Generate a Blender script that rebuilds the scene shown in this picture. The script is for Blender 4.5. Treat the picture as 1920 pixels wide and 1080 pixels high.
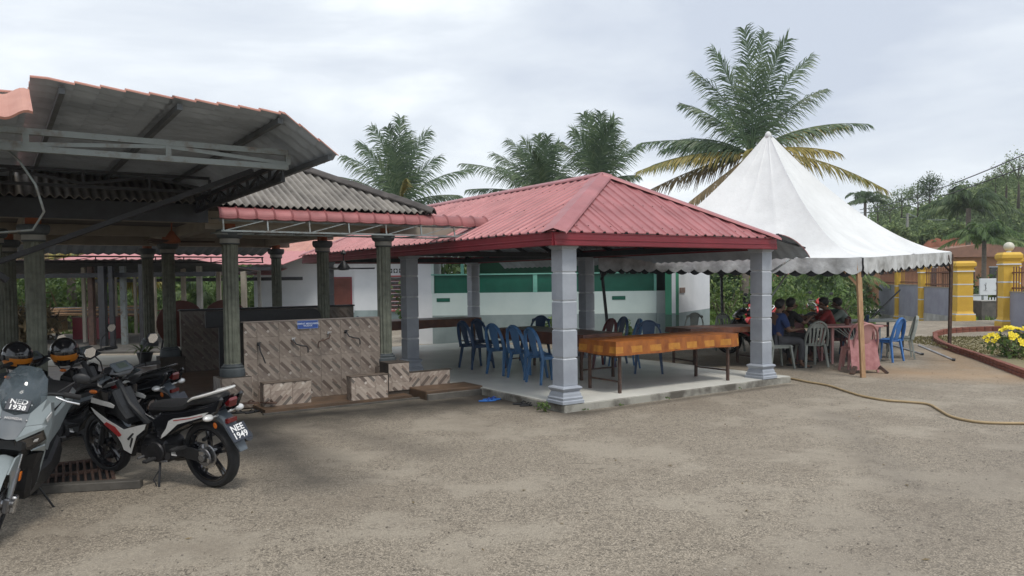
import bpy, math, random
import numpy as np
from mathutils import Vector, Matrix
R = math.radians
random.seed(7); rng = np.random.default_rng(7)
sc = bpy.context.scene
for o in list(bpy.data.objects): bpy.data.objects.remove(o)
COL = sc.collection

# ------------------------------------------------------------------ camera, sky, sun, exposure
cam = bpy.data.cameras.new('camera'); cam_o = bpy.data.objects.new('camera', cam); COL.objects.link(cam_o)
cam.sensor_width = 36; cam.lens = 27.0; cam.shift_y = 35/1920; cam.clip_start = .05; cam.clip_end = 2000
cam_o.matrix_world = Matrix.Translation((0,0,1.7)) @ Matrix.Rotation(R(88),4,'X') @ Matrix.Rotation(R(-.7),4,'Z')
sc.camera = cam_o
SUN_EL, SUN_ROT = R(62), R(150)
w = bpy.data.worlds.new('World'); sc.world = w; w.use_nodes = True
nt = w.node_tree; N = nt.nodes; L = nt.links; N.clear()
wo = N.new('ShaderNodeOutputWorld'); bg = N.new('ShaderNodeBackground'); bg.inputs[1].default_value = .1
sky = N.new('ShaderNodeTexSky'); sky.sky_type = 'NISHITA'; sky.sun_disc = False
sky.sun_elevation = SUN_EL; sky.sun_rotation = SUN_ROT
tc = N.new('ShaderNodeTexCoord'); mp = N.new('ShaderNodeMapping'); mp.inputs['Scale'].default_value = (1.1,1.1,3.4); mp.inputs['Location'].default_value = (.35,.2,.1)
mp.inputs['Rotation'].default_value = (0,R(14),0)
n1 = N.new('ShaderNodeTexNoise'); n1.inputs['Scale'].default_value = 1.5; n1.inputs['Detail'].default_value = 8; n1.inputs['Roughness'].default_value = .52
n1.inputs['Distortion'].default_value = .35
cr = N.new('ShaderNodeValToRGB')
cr.color_ramp.elements[0].position = .36; cr.color_ramp.elements[0].color = (5.6,6.15,7.1,1)
cr.color_ramp.elements[1].position = .66; cr.color_ramp.elements[1].color = (11.,11.4,11.5,1)
e = cr.color_ramp.elements.new(.5); e.color = (7.4,7.9,8.5,1)
mx = N.new('ShaderNodeMix'); mx.data_type = 'RGBA'; mx.inputs[0].default_value = .93
L.new(tc.outputs['Generated'], mp.inputs[0]); L.new(mp.outputs[0], n1.inputs[0]); L.new(n1.outputs[0], cr.inputs[0])
L.new(sky.outputs[0], mx.inputs[6]); L.new(cr.outputs[0], mx.inputs[7]); L.new(mx.outputs[2], bg.inputs[0]); L.new(bg.outputs[0], wo.inputs[0])
sl = bpy.data.lights.new('sun','SUN'); sl.energy = 1.7; sl.angle = R(14); sl.color = (1,.95,.87)
so = bpy.data.objects.new('sun', sl); COL.objects.link(so)
sdir = Vector((math.sin(SUN_ROT)*math.cos(SUN_EL), math.cos(SUN_ROT)*math.cos(SUN_EL), math.sin(SUN_EL)))
so.rotation_euler = sdir.to_track_quat('Z','Y').to_euler(); so.location = (0,0,30)
sc.view_settings.view_transform = 'Standard'; sc.view_settings.look = 'None'; sc.view_settings.gamma = 1; sc.view_settings.exposure = .28
sc.cycles.max_bounces = 6; sc.cycles.transparent_max_bounces = 8

# ------------------------------------------------------------------ materials
def nmat(name):
    m = bpy.data.materials.new(name); m.use_nodes = True
    return m, m.node_tree, m.node_tree.nodes['Principled BSDF']
def ramp(T, a, b, p0=.35, p1=.65):
    r = T.nodes.new('ShaderNodeValToRGB'); r.color_ramp.elements[0].color = (*a,1); r.color_ramp.elements[1].color = (*b,1)
    r.color_ramp.elements[0].position = p0; r.color_ramp.elements[1].position = p1
    return r
def coords(T, kind='Object', scale=(1,1,1), rot=(0,0,0)):
    t = T.nodes.new('ShaderNodeTexCoord'); m = T.nodes.new('ShaderNodeMapping')
    m.inputs['Scale'].default_value = scale; m.inputs['Rotation'].default_value = rot
    T.links.new(t.outputs[kind], m.inputs[0]); return m.outputs[0]
def noise(T, co, sc_, det=5, rough=.6):
    n = T.nodes.new('ShaderNodeTexNoise'); n.inputs['Scale'].default_value = sc_; n.inputs['Detail'].default_value = det
    n.inputs['Roughness'].default_value = rough; T.links.new(co, n.inputs['Vector']); return n.outputs[0]
def mixc(T, f, a, b, bt='MIX'):
    m = T.nodes.new('ShaderNodeMix'); m.data_type = 'RGBA'; m.blend_type = bt
    for i, v in ((0,f),(6,a),(7,b)):
        if hasattr(v,'is_output'): T.links.new(v, m.inputs[i])
        elif i == 0: m.inputs[0].default_value = v
        else: m.inputs[i].default_value = (*v,1)
    return m.outputs[2]
def math_(T, op, a, b=0., c=None):
    m = T.nodes.new('ShaderNodeMath'); m.operation = op
    for i, v in enumerate((a,b) if c is None else (a,b,c)):
        if hasattr(v,'is_output'): T.links.new(v, m.inputs[i])
        else: m.inputs[i].default_value = v
    return m.outputs[0]
def bump(T, P, h, s=.3, d=.01):
    b = T.nodes.new('ShaderNodeBump'); b.inputs['Strength'].default_value = s; b.inputs['Distance'].default_value = d
    T.links.new(h, b.inputs['Height']); T.links.new(b.outputs[0], P.inputs['Normal'])
MC = {}
def M(name, col=(.5,.5,.5), col2=None, s=4., rough=.6, metal=0., bmp=.15, bs=40., bd=.004, p0=.35, p1=.7, stretch=(1,1,1), alpha=None, coat=0., emit=None):
    if name in MC: return MC[name]
    m, T, P = nmat(name); MC[name] = m
    co = coords(T, scale=stretch)
    col2 = col2 or tuple(c*.72 for c in col)
    r = ramp(T, col2, col, p0, p1); T.links.new(noise(T,co,s), r.inputs[0]); T.links.new(r.outputs[0], P.inputs['Base Color'])
    P.inputs['Roughness'].default_value = rough; P.inputs['Metallic'].default_value = metal; P.inputs['Coat Weight'].default_value = coat
    rr = math_(T,'MULTIPLY_ADD', noise(T,co,s*2.3,3), .25, rough-.12); T.links.new(rr, P.inputs['Roughness'])
    if bmp: bump(T, P, noise(T,co,bs,4), bmp, bd)
    if alpha is not None: P.inputs['Alpha'].default_value = alpha
    return m
red_roof = M('red_roof_paint',(.41,.15,.155),(.29,.10,.105),2.2,.45,.1,bmp=.05)
red_awn = M('red_awning_paint',(.38,.13,.13),(.23,.08,.08),2.6,.5,.1,bmp=.08)
red_trim = M('dark_red_trim',(.23,.025,.035),(.17,.018,.028),1.5,.4,.1,bmp=.04)
tile_roof = M('pale_terracotta_coating',(.52,.27,.21),(.40,.18,.14),3,.6)
zinc = M('galvanised_underside',(.42,.47,.53),(.28,.315,.355),2.5,.55,.15,bmp=.1)
darkzinc = M('dark_sheet_metal',(.05,.055,.062),(.03,.033,.038),3,.6,.3)  # dark metal for the undersides of roof sheets
steel_grey = M('weathered_grey_steel',(.24,.27,.27),(.15,.12,.10),9,.55,.3,p0=.3,p1=.5)
steel_dark = M('dark_painted_steel',(.035,.037,.042),(.022,.022,.025),6,.5,.3)
pave_p = M('grey_blue_pillar_paint',(.37,.40,.445),(.28,.305,.35),3,.6,bmp=.25,bs=160,bd=.002)
pave_w = M('pillar_joint_white',(.56,.58,.61),(.42,.45,.48),8,.6)
green_col = M('fluted_column_green',(.20,.215,.17),(.10,.108,.085),7,.6,bmp=.2)
flute_dark = M('column_capital_slate',(.085,.10,.11),(.05,.06,.065),8,.6)
orange_p = M('orange_column_paint',(.36,.12,.05),(.26,.08,.04),6,.7)
cream = M('cream_plaster',(.38,.34,.28),(.28,.25,.205),2.5,.8)
white_w = M('white_wall_paint',(.72,.74,.77),(.62,.65,.68),1.2,.75,bmp=.1)
grey_w = M('grey_green_dado_paint',(.30,.36,.37),(.22,.28,.28),2.0,.75,bmp=.1)
mint_w = M('mint_wall_paint',(.62,.72,.70),(.52,.63,.62),1.0,.7)
green_g = M('dark_green_panel',(.012,.125,.085),(.008,.09,.06),2.0,.35,bmp=.03)
green_l = M('light_green_trim',(.20,.50,.40),(.15,.40,.33),4,.5)
brick_red = M('red_brick',(.27,.095,.06),(.17,.06,.045),6,.85,bmp=.5,bs=60,bd=.004)
conc = M('worn_concrete',(.37,.36,.33),(.24,.235,.215),2.5,.85,bmp=.35,bs=30)
conc_dk = M('wet_stained_concrete',(.13,.12,.105),(.06,.056,.05),4,.6,bmp=.3)
wood_br = M('brown_door_paint',(.16,.045,.03),(.11,.032,.022),3,.5)
rust = M('rusty_steel',(.13,.075,.055),(.06,.04,.034),12,.7,.3)
timber = M('pale_timber',(.50,.32,.18),(.33,.19,.10),6,.75,stretch=(6,6,1))
black_pl = M('black_plastic',(.018,.019,.022),(.011,.012,.014),20,.5,bmp=.05)
black_gl = M('gloss_black_paint',(.010,.011,.014),(.008,.008,.01),4,.18,bmp=0,coat=.6)
rubber = M('tyre_rubber',(.022,.022,.023),(.013,.013,.014),12,.85,bmp=.3)
vinyl = M('black_vinyl_seat',(.016,.016,.018),(.011,.011,.012),30,.6,bmp=.3,bs=300,bd=.001)
chrome = M('bright_metal',(.62,.63,.65),(.45,.45,.46),9,.28,.95,bmp=0)
alu = M('cast_aluminium',(.33,.33,.34),(.2,.2,.21),12,.45,.8)
white_pl = M('white_bodywork',(.72,.72,.70),(.63,.63,.62),3,.25,bmp=0,coat=.5)
grey_pl = M('pale_grey_bodywork',(.27,.31,.32),(.23,.265,.275),3,.45,bmp=0,coat=.15)
slate_pl = M('slate_bodywork',(.10,.12,.14),(.075,.09,.105),3,.5,bmp=0,coat=.0)
red_pl = M('red_bodywork',(.55,.015,.015),(.42,.012,.012),3,.3,bmp=0,coat=.5)
orange_pl = M('orange_gloss',(.50,.17,.012),(.38,.12,.01),3,.3,bmp=0,coat=.4)
lens_w = M('clear_indicator_lens',(.75,.76,.75),(.6,.6,.6),9,.12,.3,bmp=0)
lens_a = M('amber_reflector',(.85,.22,.03),(.6,.15,.02),9,.2,bmp=0)
lens_d = M('smoked_lens',(.09,.08,.075),(.05,.045,.04),9,.12,.2,bmp=0,coat=.6)
lens_r = M('red_lens',(.16,.008,.012),(.10,.006,.008),9,.15,bmp=0,coat=.5)
mirror_g = M('mirror_glass',(.86,.88,.92),(.84,.86,.9),2,.12,1,bmp=0)
decal_w = M('white_print',(.8,.8,.8),(.74,.74,.74),8,.5,bmp=0)
decal_r = M('red_print',(.4,.02,.02),(.35,.02,.02),8,.5,bmp=0)
plate_b = M('plate_black',(.028,.034,.05),(.02,.025,.04),8,.4,bmp=0)
blue_pl = M('blue_chair_plastic',(.065,.165,.33),(.045,.125,.26),3,.45,bmp=.06)
navy_pl = M('navy_chair_plastic',(.03,.07,.15),(.02,.05,.11),3,.5,bmp=.06)
bright_bl = M('bright_blue_chair_plastic',(.06,.20,.52),(.045,.155,.42),3,.4,bmp=.06)
greych = M('grey_green_chair_plastic',(.32,.35,.32),(.22,.24,.22),5,.5,bmp=.08)
pinkch = M('faded_pink_chair_plastic',(.50,.27,.26),(.40,.2,.19),5,.55,bmp=.08)
maroonch = M('maroon_chair_plastic',(.14,.03,.035),(.09,.02,.025),5,.5,bmp=.08)
sign_bl = M('sign_blue',(.03,.085,.33),(.025,.07,.28),3,.4,bmp=0)
blue_fl = M('flip_flop_blue',(.03,.17,.55),(.02,.12,.42),9,.6)
yellow_p = M('yellow_fence_paint',(.72,.46,.06),(.60,.36,.045),2.2,.65,bmp=.15)
lilac_w = M('lilac_grey_plaster',(.33,.34,.41),(.26,.26,.32),1.6,.8,bmp=.2)
hose_m = M('tan_hose',(.42,.31,.17),(.33,.24,.13),9,.55)
terra = M('terracotta_wall',(.52,.27,.15),(.42,.21,.11),1,.8)
skin_m = M('brown_skin',(.16,.085,.055),(.13,.07,.045),9,.55,bmp=0)
hair_m = M('black_hair',(.012,.011,.011),(.008,.008,.008),60,.6,bmp=.4,bs=200)
sh_blue = M('navy_shirt_cloth',(.02,.045,.14),(.014,.03,.10),6,.9,bmp=.4,bs=25,bd=.01)
sh_black = M('black_shirt_cloth',(.018,.018,.02),(.012,.012,.013),6,.9,bmp=.4,bs=25,bd=.01)
sh_red = M('red_shirt_cloth',(.26,.03,.03),(.18,.02,.02),6,.9,bmp=.4,bs=25,bd=.01)
sh_green = M('grey_green_shirt_cloth',(.24,.29,.26),(.17,.21,.19),6,.9,bmp=.4,bs=25,bd=.01)
trous = M('grey_trouser_cloth',(.07,.072,.08),(.05,.05,.056),6,.9,bmp=.4,bs=25,bd=.01)
trunk_m = M('palm_trunk_bark',(.22,.19,.155),(.12,.10,.08),8,.9,bmp=.6,bs=18,bd=.03,stretch=(1,1,5))
bark = M('tree_bark',(.14,.11,.085),(.08,.065,.05),8,.9,bmp=.6,bs=20,bd=.02)
soil = M('red_soil',(.34,.13,.08),(.22,.085,.05),.6,.95,bmp=.4,bs=8,bd=.05)

def leaf_mat(name, a, b, c, rough=.5, ns=.35):
    m, T, P = nmat(name)
    g = T.nodes.new('ShaderNodeNewGeometry')
    r = ramp(T, a, b, 0., 1.); e = r.color_ramp.elements.new(.5); e.color = (*c,1)
    co = coords(T)
    f = math_(T,'MULTIPLY_ADD', g.outputs['Random Per Island'], .55, math_(T,'MULTIPLY_ADD', noise(T,co,ns,3), 1.5, -.55))
    T.links.new(f, r.inputs[0]); T.links.new(r.outputs[0], P.inputs['Base Color']); P.inputs['Roughness'].default_value = rough
    P.inputs['Specular IOR Level'].default_value = .35
    tr = T.nodes.new('ShaderNodeBsdfTranslucent'); T.links.new(r.outputs[0], tr.inputs[0])
    ms = T.nodes.new('ShaderNodeMixShader'); ms.inputs[0].default_value = .3
    out = T.nodes['Material Output']
    T.links.new(P.outputs[0], ms.inputs[1]); T.links.new(tr.outputs[0], ms.inputs[2]); T.links.new(ms.outputs[0], out.inputs[0])
    MC[name] = m; return m
palm_g = leaf_mat('palm_green',(.045,.085,.045),(.21,.27,.14),(.095,.15,.075),.40,.9)
palm_y = leaf_mat('palm_yellowing',(.12,.15,.045),(.46,.33,.08),(.30,.25,.065),.5)
palm_b = leaf_mat('palm_dry_brown',(.10,.08,.045),(.30,.22,.12),(.19,.145,.075),.7)
leaf_d = leaf_mat('foliage_dark',(.02,.045,.018),(.13,.19,.06),(.06,.105,.035))
leaf_m = leaf_mat('foliage_mid',(.035,.075,.022),(.24,.30,.09),(.11,.18,.05))
leaf_l = leaf_mat('foliage_light',(.06,.11,.03),(.25,.29,.09),(.13,.19,.05))
leaf_far = leaf_mat('foliage_hillside',(.045,.085,.035),(.36,.42,.17),(.17,.235,.09),.7,.07)
grass_m = leaf_mat('long_grass',(.07,.15,.025),(.26,.34,.09),(.15,.25,.05),.6,.2)
dead_g = leaf_mat('dry_grass',(.12,.10,.05),(.32,.28,.15),(.21,.19,.09),.8,.6)

# ablution tiles: printed timber strips with one brown and one grey bar per 30 cm tile
def tile_mat(name, flip=1, bright=1.0, dirt=.35, dark=1.):
    m, T, P = nmat(name); t = T.nodes.new('ShaderNodeTexCoord'); sp = T.nodes.new('ShaderNodeSeparateXYZ')
    T.links.new(t.outputs['Object'], sp.inputs[0]); x = sp.outputs[0]; z = math_(T,'MULTIPLY', sp.outputs[2], flip)
    al = math_(T,'MULTIPLY', math_(T,'SUBTRACT', x, z), .7071); ac = math_(T,'MULTIPLY', math_(T,'ADD', x, z), .7071)
    i = math_(T,'FLOOR', math_(T,'DIVIDE', ac, .0265)); j = math_(T,'FLOOR', math_(T,'DIVIDE', math_(T,'ADD', al, math_(T,'MULTIPLY', i, .083)), .19))
    cb = T.nodes.new('ShaderNodeCombineXYZ'); T.links.new(i, cb.inputs[0]); T.links.new(j, cb.inputs[1])
    wn = T.nodes.new('ShaderNodeTexWhiteNoise'); T.links.new(cb.outputs[0], wn.inputs['Vector'])
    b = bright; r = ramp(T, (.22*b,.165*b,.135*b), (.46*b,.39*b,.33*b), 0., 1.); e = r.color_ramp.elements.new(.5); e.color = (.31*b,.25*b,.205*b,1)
    T.links.new(wn.outputs[0], r.inputs[0]); c = r.outputs[0]
    def bar(cx, cz, hl, hw, col, c):
        al0 = (cx-cz*flip)*.7071; ac0 = (cx+cz*flip)*.7071
        f = math_(T,'MULTIPLY', math_(T,'LESS_THAN', math_(T,'ABSOLUTE', math_(T,'SUBTRACT', al, al0)), hl), math_(T,'LESS_THAN', math_(T,'ABSOLUTE', math_(T,'SUBTRACT', ac, ac0)), hw))
        return mixc(T, f, c, col)
    for dx in (0, .3, -.3):
        c = bar(.085+dx, .16, .098, .0225, (.075*dark,.045*dark,.034*dark), c)
        c = bar(.225+dx, .15, .082, .0195, (.085*dark,.07*dark,.06*dark), c)
        c = bar(.195+dx, .205, .05, .013, (.17*b,.11*b,.085*b), c)
        c = bar(.15+dx, .075, .016, .016, (.55*b,.50*b,.45*b), c)
    co = coords(T, scale=(1,1,1)); n = noise(T, coords(T, scale=(30,1,30), rot=(0,R(45*flip),0)), 3, 4)
    c = mixc(T, .22, c, mixc(T, n, (.15,.13,.11),(.48*b,.44*b,.40*b)))
    g2 = T.nodes.new('ShaderNodeNewGeometry'); dn = noise(T, g2.outputs['Position'], 1.7, 6)
    rr = ramp(T,(0,0,0),(1,1,1),.42,.75); T.links.new(dn, rr.inputs[0])
    c = mixc(T, math_(T,'MULTIPLY', rr.outputs[0], dirt), c, (.07,.058,.048))
    T.links.new(c, P.inputs['Base Color']); P.inputs['Roughness'].default_value = .38
    MC[name] = m; return m
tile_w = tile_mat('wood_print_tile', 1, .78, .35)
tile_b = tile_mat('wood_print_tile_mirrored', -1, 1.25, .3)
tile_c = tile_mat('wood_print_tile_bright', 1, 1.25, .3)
tile_dk = M('dark_brown_marble_tile',(.075,.05,.04),(.03,.022,.02),5,.35)
grout = M('dark_grout',(.075,.06,.048),(.04,.033,.028),6,.9)
brown_fl = M('brown_floor_tile',(.20,.115,.07),(.12,.07,.045),2,.35,bmp=.05)
orange_fl = M('orange_brown_floor_tile',(.14,.085,.05),(.07,.048,.033),3,.45,bmp=.05)
floor_gl = M('glossy_pale_floor_tile',(.72,.71,.65),(.58,.575,.53),1.4,.40,bmp=0)

def cloth_mat(name, a, b, spot, dk):
    m, T, P = nmat(name); co = coords(T)
    r = ramp(T, a, b, .3, .7); T.links.new(noise(T, coords(T, scale=(1,1,.5)), 7, 5), r.inputs[0])
    sp = T.nodes.new('ShaderNodeSeparateXYZ'); T.links.new(co, sp.inputs[0])
    fx = math_(T,'FRACT', math_(T,'DIVIDE', math_(T,'ADD', math_(T,'ADD', sp.outputs[0], sp.outputs[1]), 20.), .36)); fz = sp.outputs[2]
    f = math_(T,'MULTIPLY', math_(T,'LESS_THAN', math_(T,'ABSOLUTE', math_(T,'SUBTRACT', fx, .5)), .30), math_(T,'LESS_THAN', math_(T,'ABSOLUTE', math_(T,'SUBTRACT', fz, dk)), .045))
    n = noise(T, co, 16, 4); f2 = math_(T,'MULTIPLY', f, math_(T,'MULTIPLY', n, 1.3))
    c = mixc(T, f2, r.outputs[0], spot); T.links.new(c, P.inputs['Base Color']); P.inputs['Roughness'].default_value = .55
    bump(T, P, noise(T,co,9,3), .3, .01); MC[name] = m; return m
cloth_o = cloth_mat('orange_brown_oilcloth',(.17,.043,.008),(.40,.13,.016),(.50,.23,.03),.61)
cloth_d = M('dark_brown_oilcloth',(.17,.06,.028),(.085,.03,.018),5,.4,bmp=.25,bs=9,bd=.01)

def asphalt():
    m, T, P = nmat('worn_asphalt'); g = T.nodes.new('ShaderNodeNewGeometry'); pos = g.outputs['Position']
    v = T.nodes.new('ShaderNodeTexVoronoi'); v.inputs['Scale'].default_value = 125; T.links.new(pos, v.inputs['Vector'])
    r = ramp(T,(.11,.10,.086),(.44,.40,.345),0.,1.); e = r.color_ramp.elements.new(.55); e.color = (.245,.22,.187,1)
    wn = T.nodes.new('ShaderNodeTexWhiteNoise'); T.links.new(v.outputs['Position'], wn.inputs['Vector']); T.links.new(wn.outputs[0], r.inputs[0])
    v2 = T.nodes.new('ShaderNodeTexVoronoi'); v2.inputs['Scale'].default_value = 42; T.links.new(pos, v2.inputs['Vector'])
    wn2 = T.nodes.new('ShaderNodeTexWhiteNoise'); T.links.new(v2.outputs['Position'], wn2.inputs['Vector'])
    spk = ramp(T,(0,0,0),(1,1,1),.86,.90); T.links.new(wn2.outputs[0], spk.inputs[0])
    c = mixc(T, math_(T,'MULTIPLY',spk.outputs[0],.6), r.outputs[0], (.09,.08,.068))
    # pale worn patches (stones covered with dust) and darker binder-rich areas
    p = ramp(T,(0,0,0),(1,1,1),.50,.57); T.links.new(noise(T,pos,.75,9,.66), p.inputs[0])
    c = mixc(T, math_(T,'MULTIPLY', p.outputs[0], .62), c, (.35,.325,.285))
    d = ramp(T,(0,0,0),(1,1,1),.50,.68); T.links.new(noise(T,coords(T,'Object',(1,1,1),(0,0,.7)),.9,8,.7), d.inputs[0])
    c = mixc(T, math_(T,'MULTIPLY', d.outputs[0], .6), c, (.165,.142,.118))
    f = ramp(T,(0,0,0),(1,1,1),.3,.75); T.links.new(noise(T,pos,6,6,.7), f.inputs[0]); c = mixc(T, math_(T,'MULTIPLY', f.outputs[0], .3), c, (.30,.27,.225))
    # tone bands along segments: wet trail from the wash area, dirt, painted tent shade
    sp = T.nodes.new('ShaderNodeSeparateXYZ'); T.links.new(pos, sp.inputs[0]); X, Y = sp.outputs[0], sp.outputs[1]
    nz = math_(T,'MULTIPLY_ADD', noise(T,pos,2.2,6), .9, -.45)
    def seg(ax,ay,bx,by,wd,c,col,amt):
        dx,dy = bx-ax,by-ay; l2 = dx*dx+dy*dy
        t = math_(T,'DIVIDE', math_(T,'ADD', math_(T,'MULTIPLY', math_(T,'SUBTRACT',X,ax), dx), math_(T,'MULTIPLY', math_(T,'SUBTRACT',Y,ay), dy)), l2)
        t.node.use_clamp = True
        qx = math_(T,'SUBTRACT', X, math_(T,'MULTIPLY_ADD', t, dx, ax)); qy = math_(T,'SUBTRACT', Y, math_(T,'MULTIPLY_ADD', t, dy, ay))
        dist = math_(T,'SQRT', math_(T,'ADD', math_(T,'MULTIPLY',qx,qx), math_(T,'MULTIPLY',qy,qy)))
        dd = math_(T,'ADD', dist, math_(T,'MULTIPLY', nz, wd))
        rr = ramp(T,(1,1,1),(0,0,0),0.,1.); T.links.new(math_(T,'DIVIDE', dd, wd), rr.inputs[0])
        return mixc(T, math_(T,'MULTIPLY', rr.outputs[0], amt), c, col)
    c = seg(-3.2,9.2,-1.7,6.5,.62,c,(.05,.046,.042),.72)
    c = seg(-2.2,9.0,-.9,7.6,.5,c,(.08,.072,.064),.4)
    c = seg(-4.2,8.95,-.2,11.05,1.15,c,(.028,.025,.021),1.)  # wet ground before the benches, with contact shade painted into the same band
    c = seg(-.5,11.2,.75,9.75,.5,c,(.045,.038,.032),.95)
    c = seg(.9,9.7,4.3,12.0,.16,c,(.07,.062,.05),.7)  # darker strip along the front slab edge
    c = seg(1.2,3.6,5.2,7.5,.9,c,(.15,.135,.12),.35)
    c = seg(3.2,6.2,3.9,9.4,.35,c,(.14,.128,.115),.35)
    c = seg(6.9,13.3,9.6,11.9,1.3,c,(.37,.25,.145),.62)
    c = seg(8.2,13.9,9.7,17.0,.8,c,(.30,.20,.11),.6)
    c = seg(3.5,14.6,8.0,16.2,1.2,c,(.10,.085,.07),.5)  # shade under the tent, painted into the ground colour
    c = mixc(T, 1., c, (.95,.90,.825), 'MULTIPLY')
    T.links.new(c, P.inputs['Base Color']); P.inputs['Roughness'].default_value = .9
    bump(T, P, v.outputs['Distance'], .4, .005)
    MC['worn_asphalt'] = m; return m
asph = asphalt()
earth_m = M('grassy_earth',(.10,.11,.045),(.16,.13,.08),.5,.95,bmp=.4,bs=5,bd=.05)
drybed = M('dry_grass_bed',(.26,.215,.12),(.17,.15,.085),1.3,.95,bmp=.5,bs=40,bd=.01)

def asbestos():
    m, T, P = nmat('weathered_asbestos_cement'); co = coords(T, scale=(1,.35,1))
    r = ramp(T,(.045,.038,.032),(.21,.19,.165),.36,.62); T.links.new(noise(T,co,3.5,8,.7), r.inputs[0])
    sp = T.nodes.new('ShaderNodeSeparateXYZ'); T.links.new(coords(T), sp.inputs[0])
    s = math_(T,'SINE', math_(T,'MULTIPLY', sp.outputs[0], 2*math.pi/.096)); s = math_(T,'MULTIPLY_ADD', s, .5, .5)
    c = mixc(T, math_(T,'MULTIPLY',s,.5), r.outputs[0], (.33,.31,.285))  # crests mixed lighter, a highlight painted along the corrugation
    T.links.new(c, P.inputs['Base Color']); P.inputs['Roughness'].default_value = .9; bump(T,P,noise(T,co,40,4),.4,.01)
    return m
asb = asbestos()
def tentmat():
    m, T, P = nmat('tent_fabric'); co = coords(T)
    r = ramp(T,(.64,.65,.65),(.78,.79,.79),.3,.6); T.links.new(noise(T,co,.9,7,.6), r.inputs[0])
    r2 = ramp(T,(0,0,0),(1,1,1),.5,.8); T.links.new(noise(T,co,7,8,.75), r2.inputs[0])
    c = mixc(T, math_(T,'MULTIPLY', r2.outputs[0], .14), r.outputs[0], (.40,.38,.34))
    T.links.new(c, P.inputs['Base Color']); P.inputs['Roughness'].default_value = .6
    tr = T.nodes.new('ShaderNodeBsdfTranslucent'); tr.inputs[0].default_value = (.5,.5,.5,1)
    ms = T.nodes.new('ShaderNodeMixShader'); ms.inputs[0].default_value = .08
    T.links.new(P.outputs[0], ms.inputs[1]); T.links.new(tr.outputs[0], ms.inputs[2]); T.links.new(ms.outputs[0], T.nodes['Material Output'].inputs[0])
    bump(T,P,noise(T,coords(T,scale=(1,1,.3)),3,4),.5,.05); return m
tent_m = tentmat()
val_m = M('dirty_valance_fabric',(.55,.56,.56),(.27,.27,.26),3.5,.7,bmp=.5,bs=6,bd=.04,p0=.3,p1=.6)
val_in = M('valance_inner_shade',(.02,.02,.024),(.014,.014,.016),3,.8)
def glassmat(name, tint=(.6,.66,.7), a=.25):
    m, T, P = nmat(name); P.inputs['Base Color'].default_value = (*tint,1); P.inputs['Roughness'].default_value = .06; P.inputs['Alpha'].default_value = a
    P.inputs['Coat Weight'].default_value = .5; return m
screen_g = glassmat('smoked_windscreen',(.10,.13,.15),.5)
louv_g = M('dark_louvre_glass',(.06,.065,.07),(.16,.16,.155),14,.12,.1,bmp=0)

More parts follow.
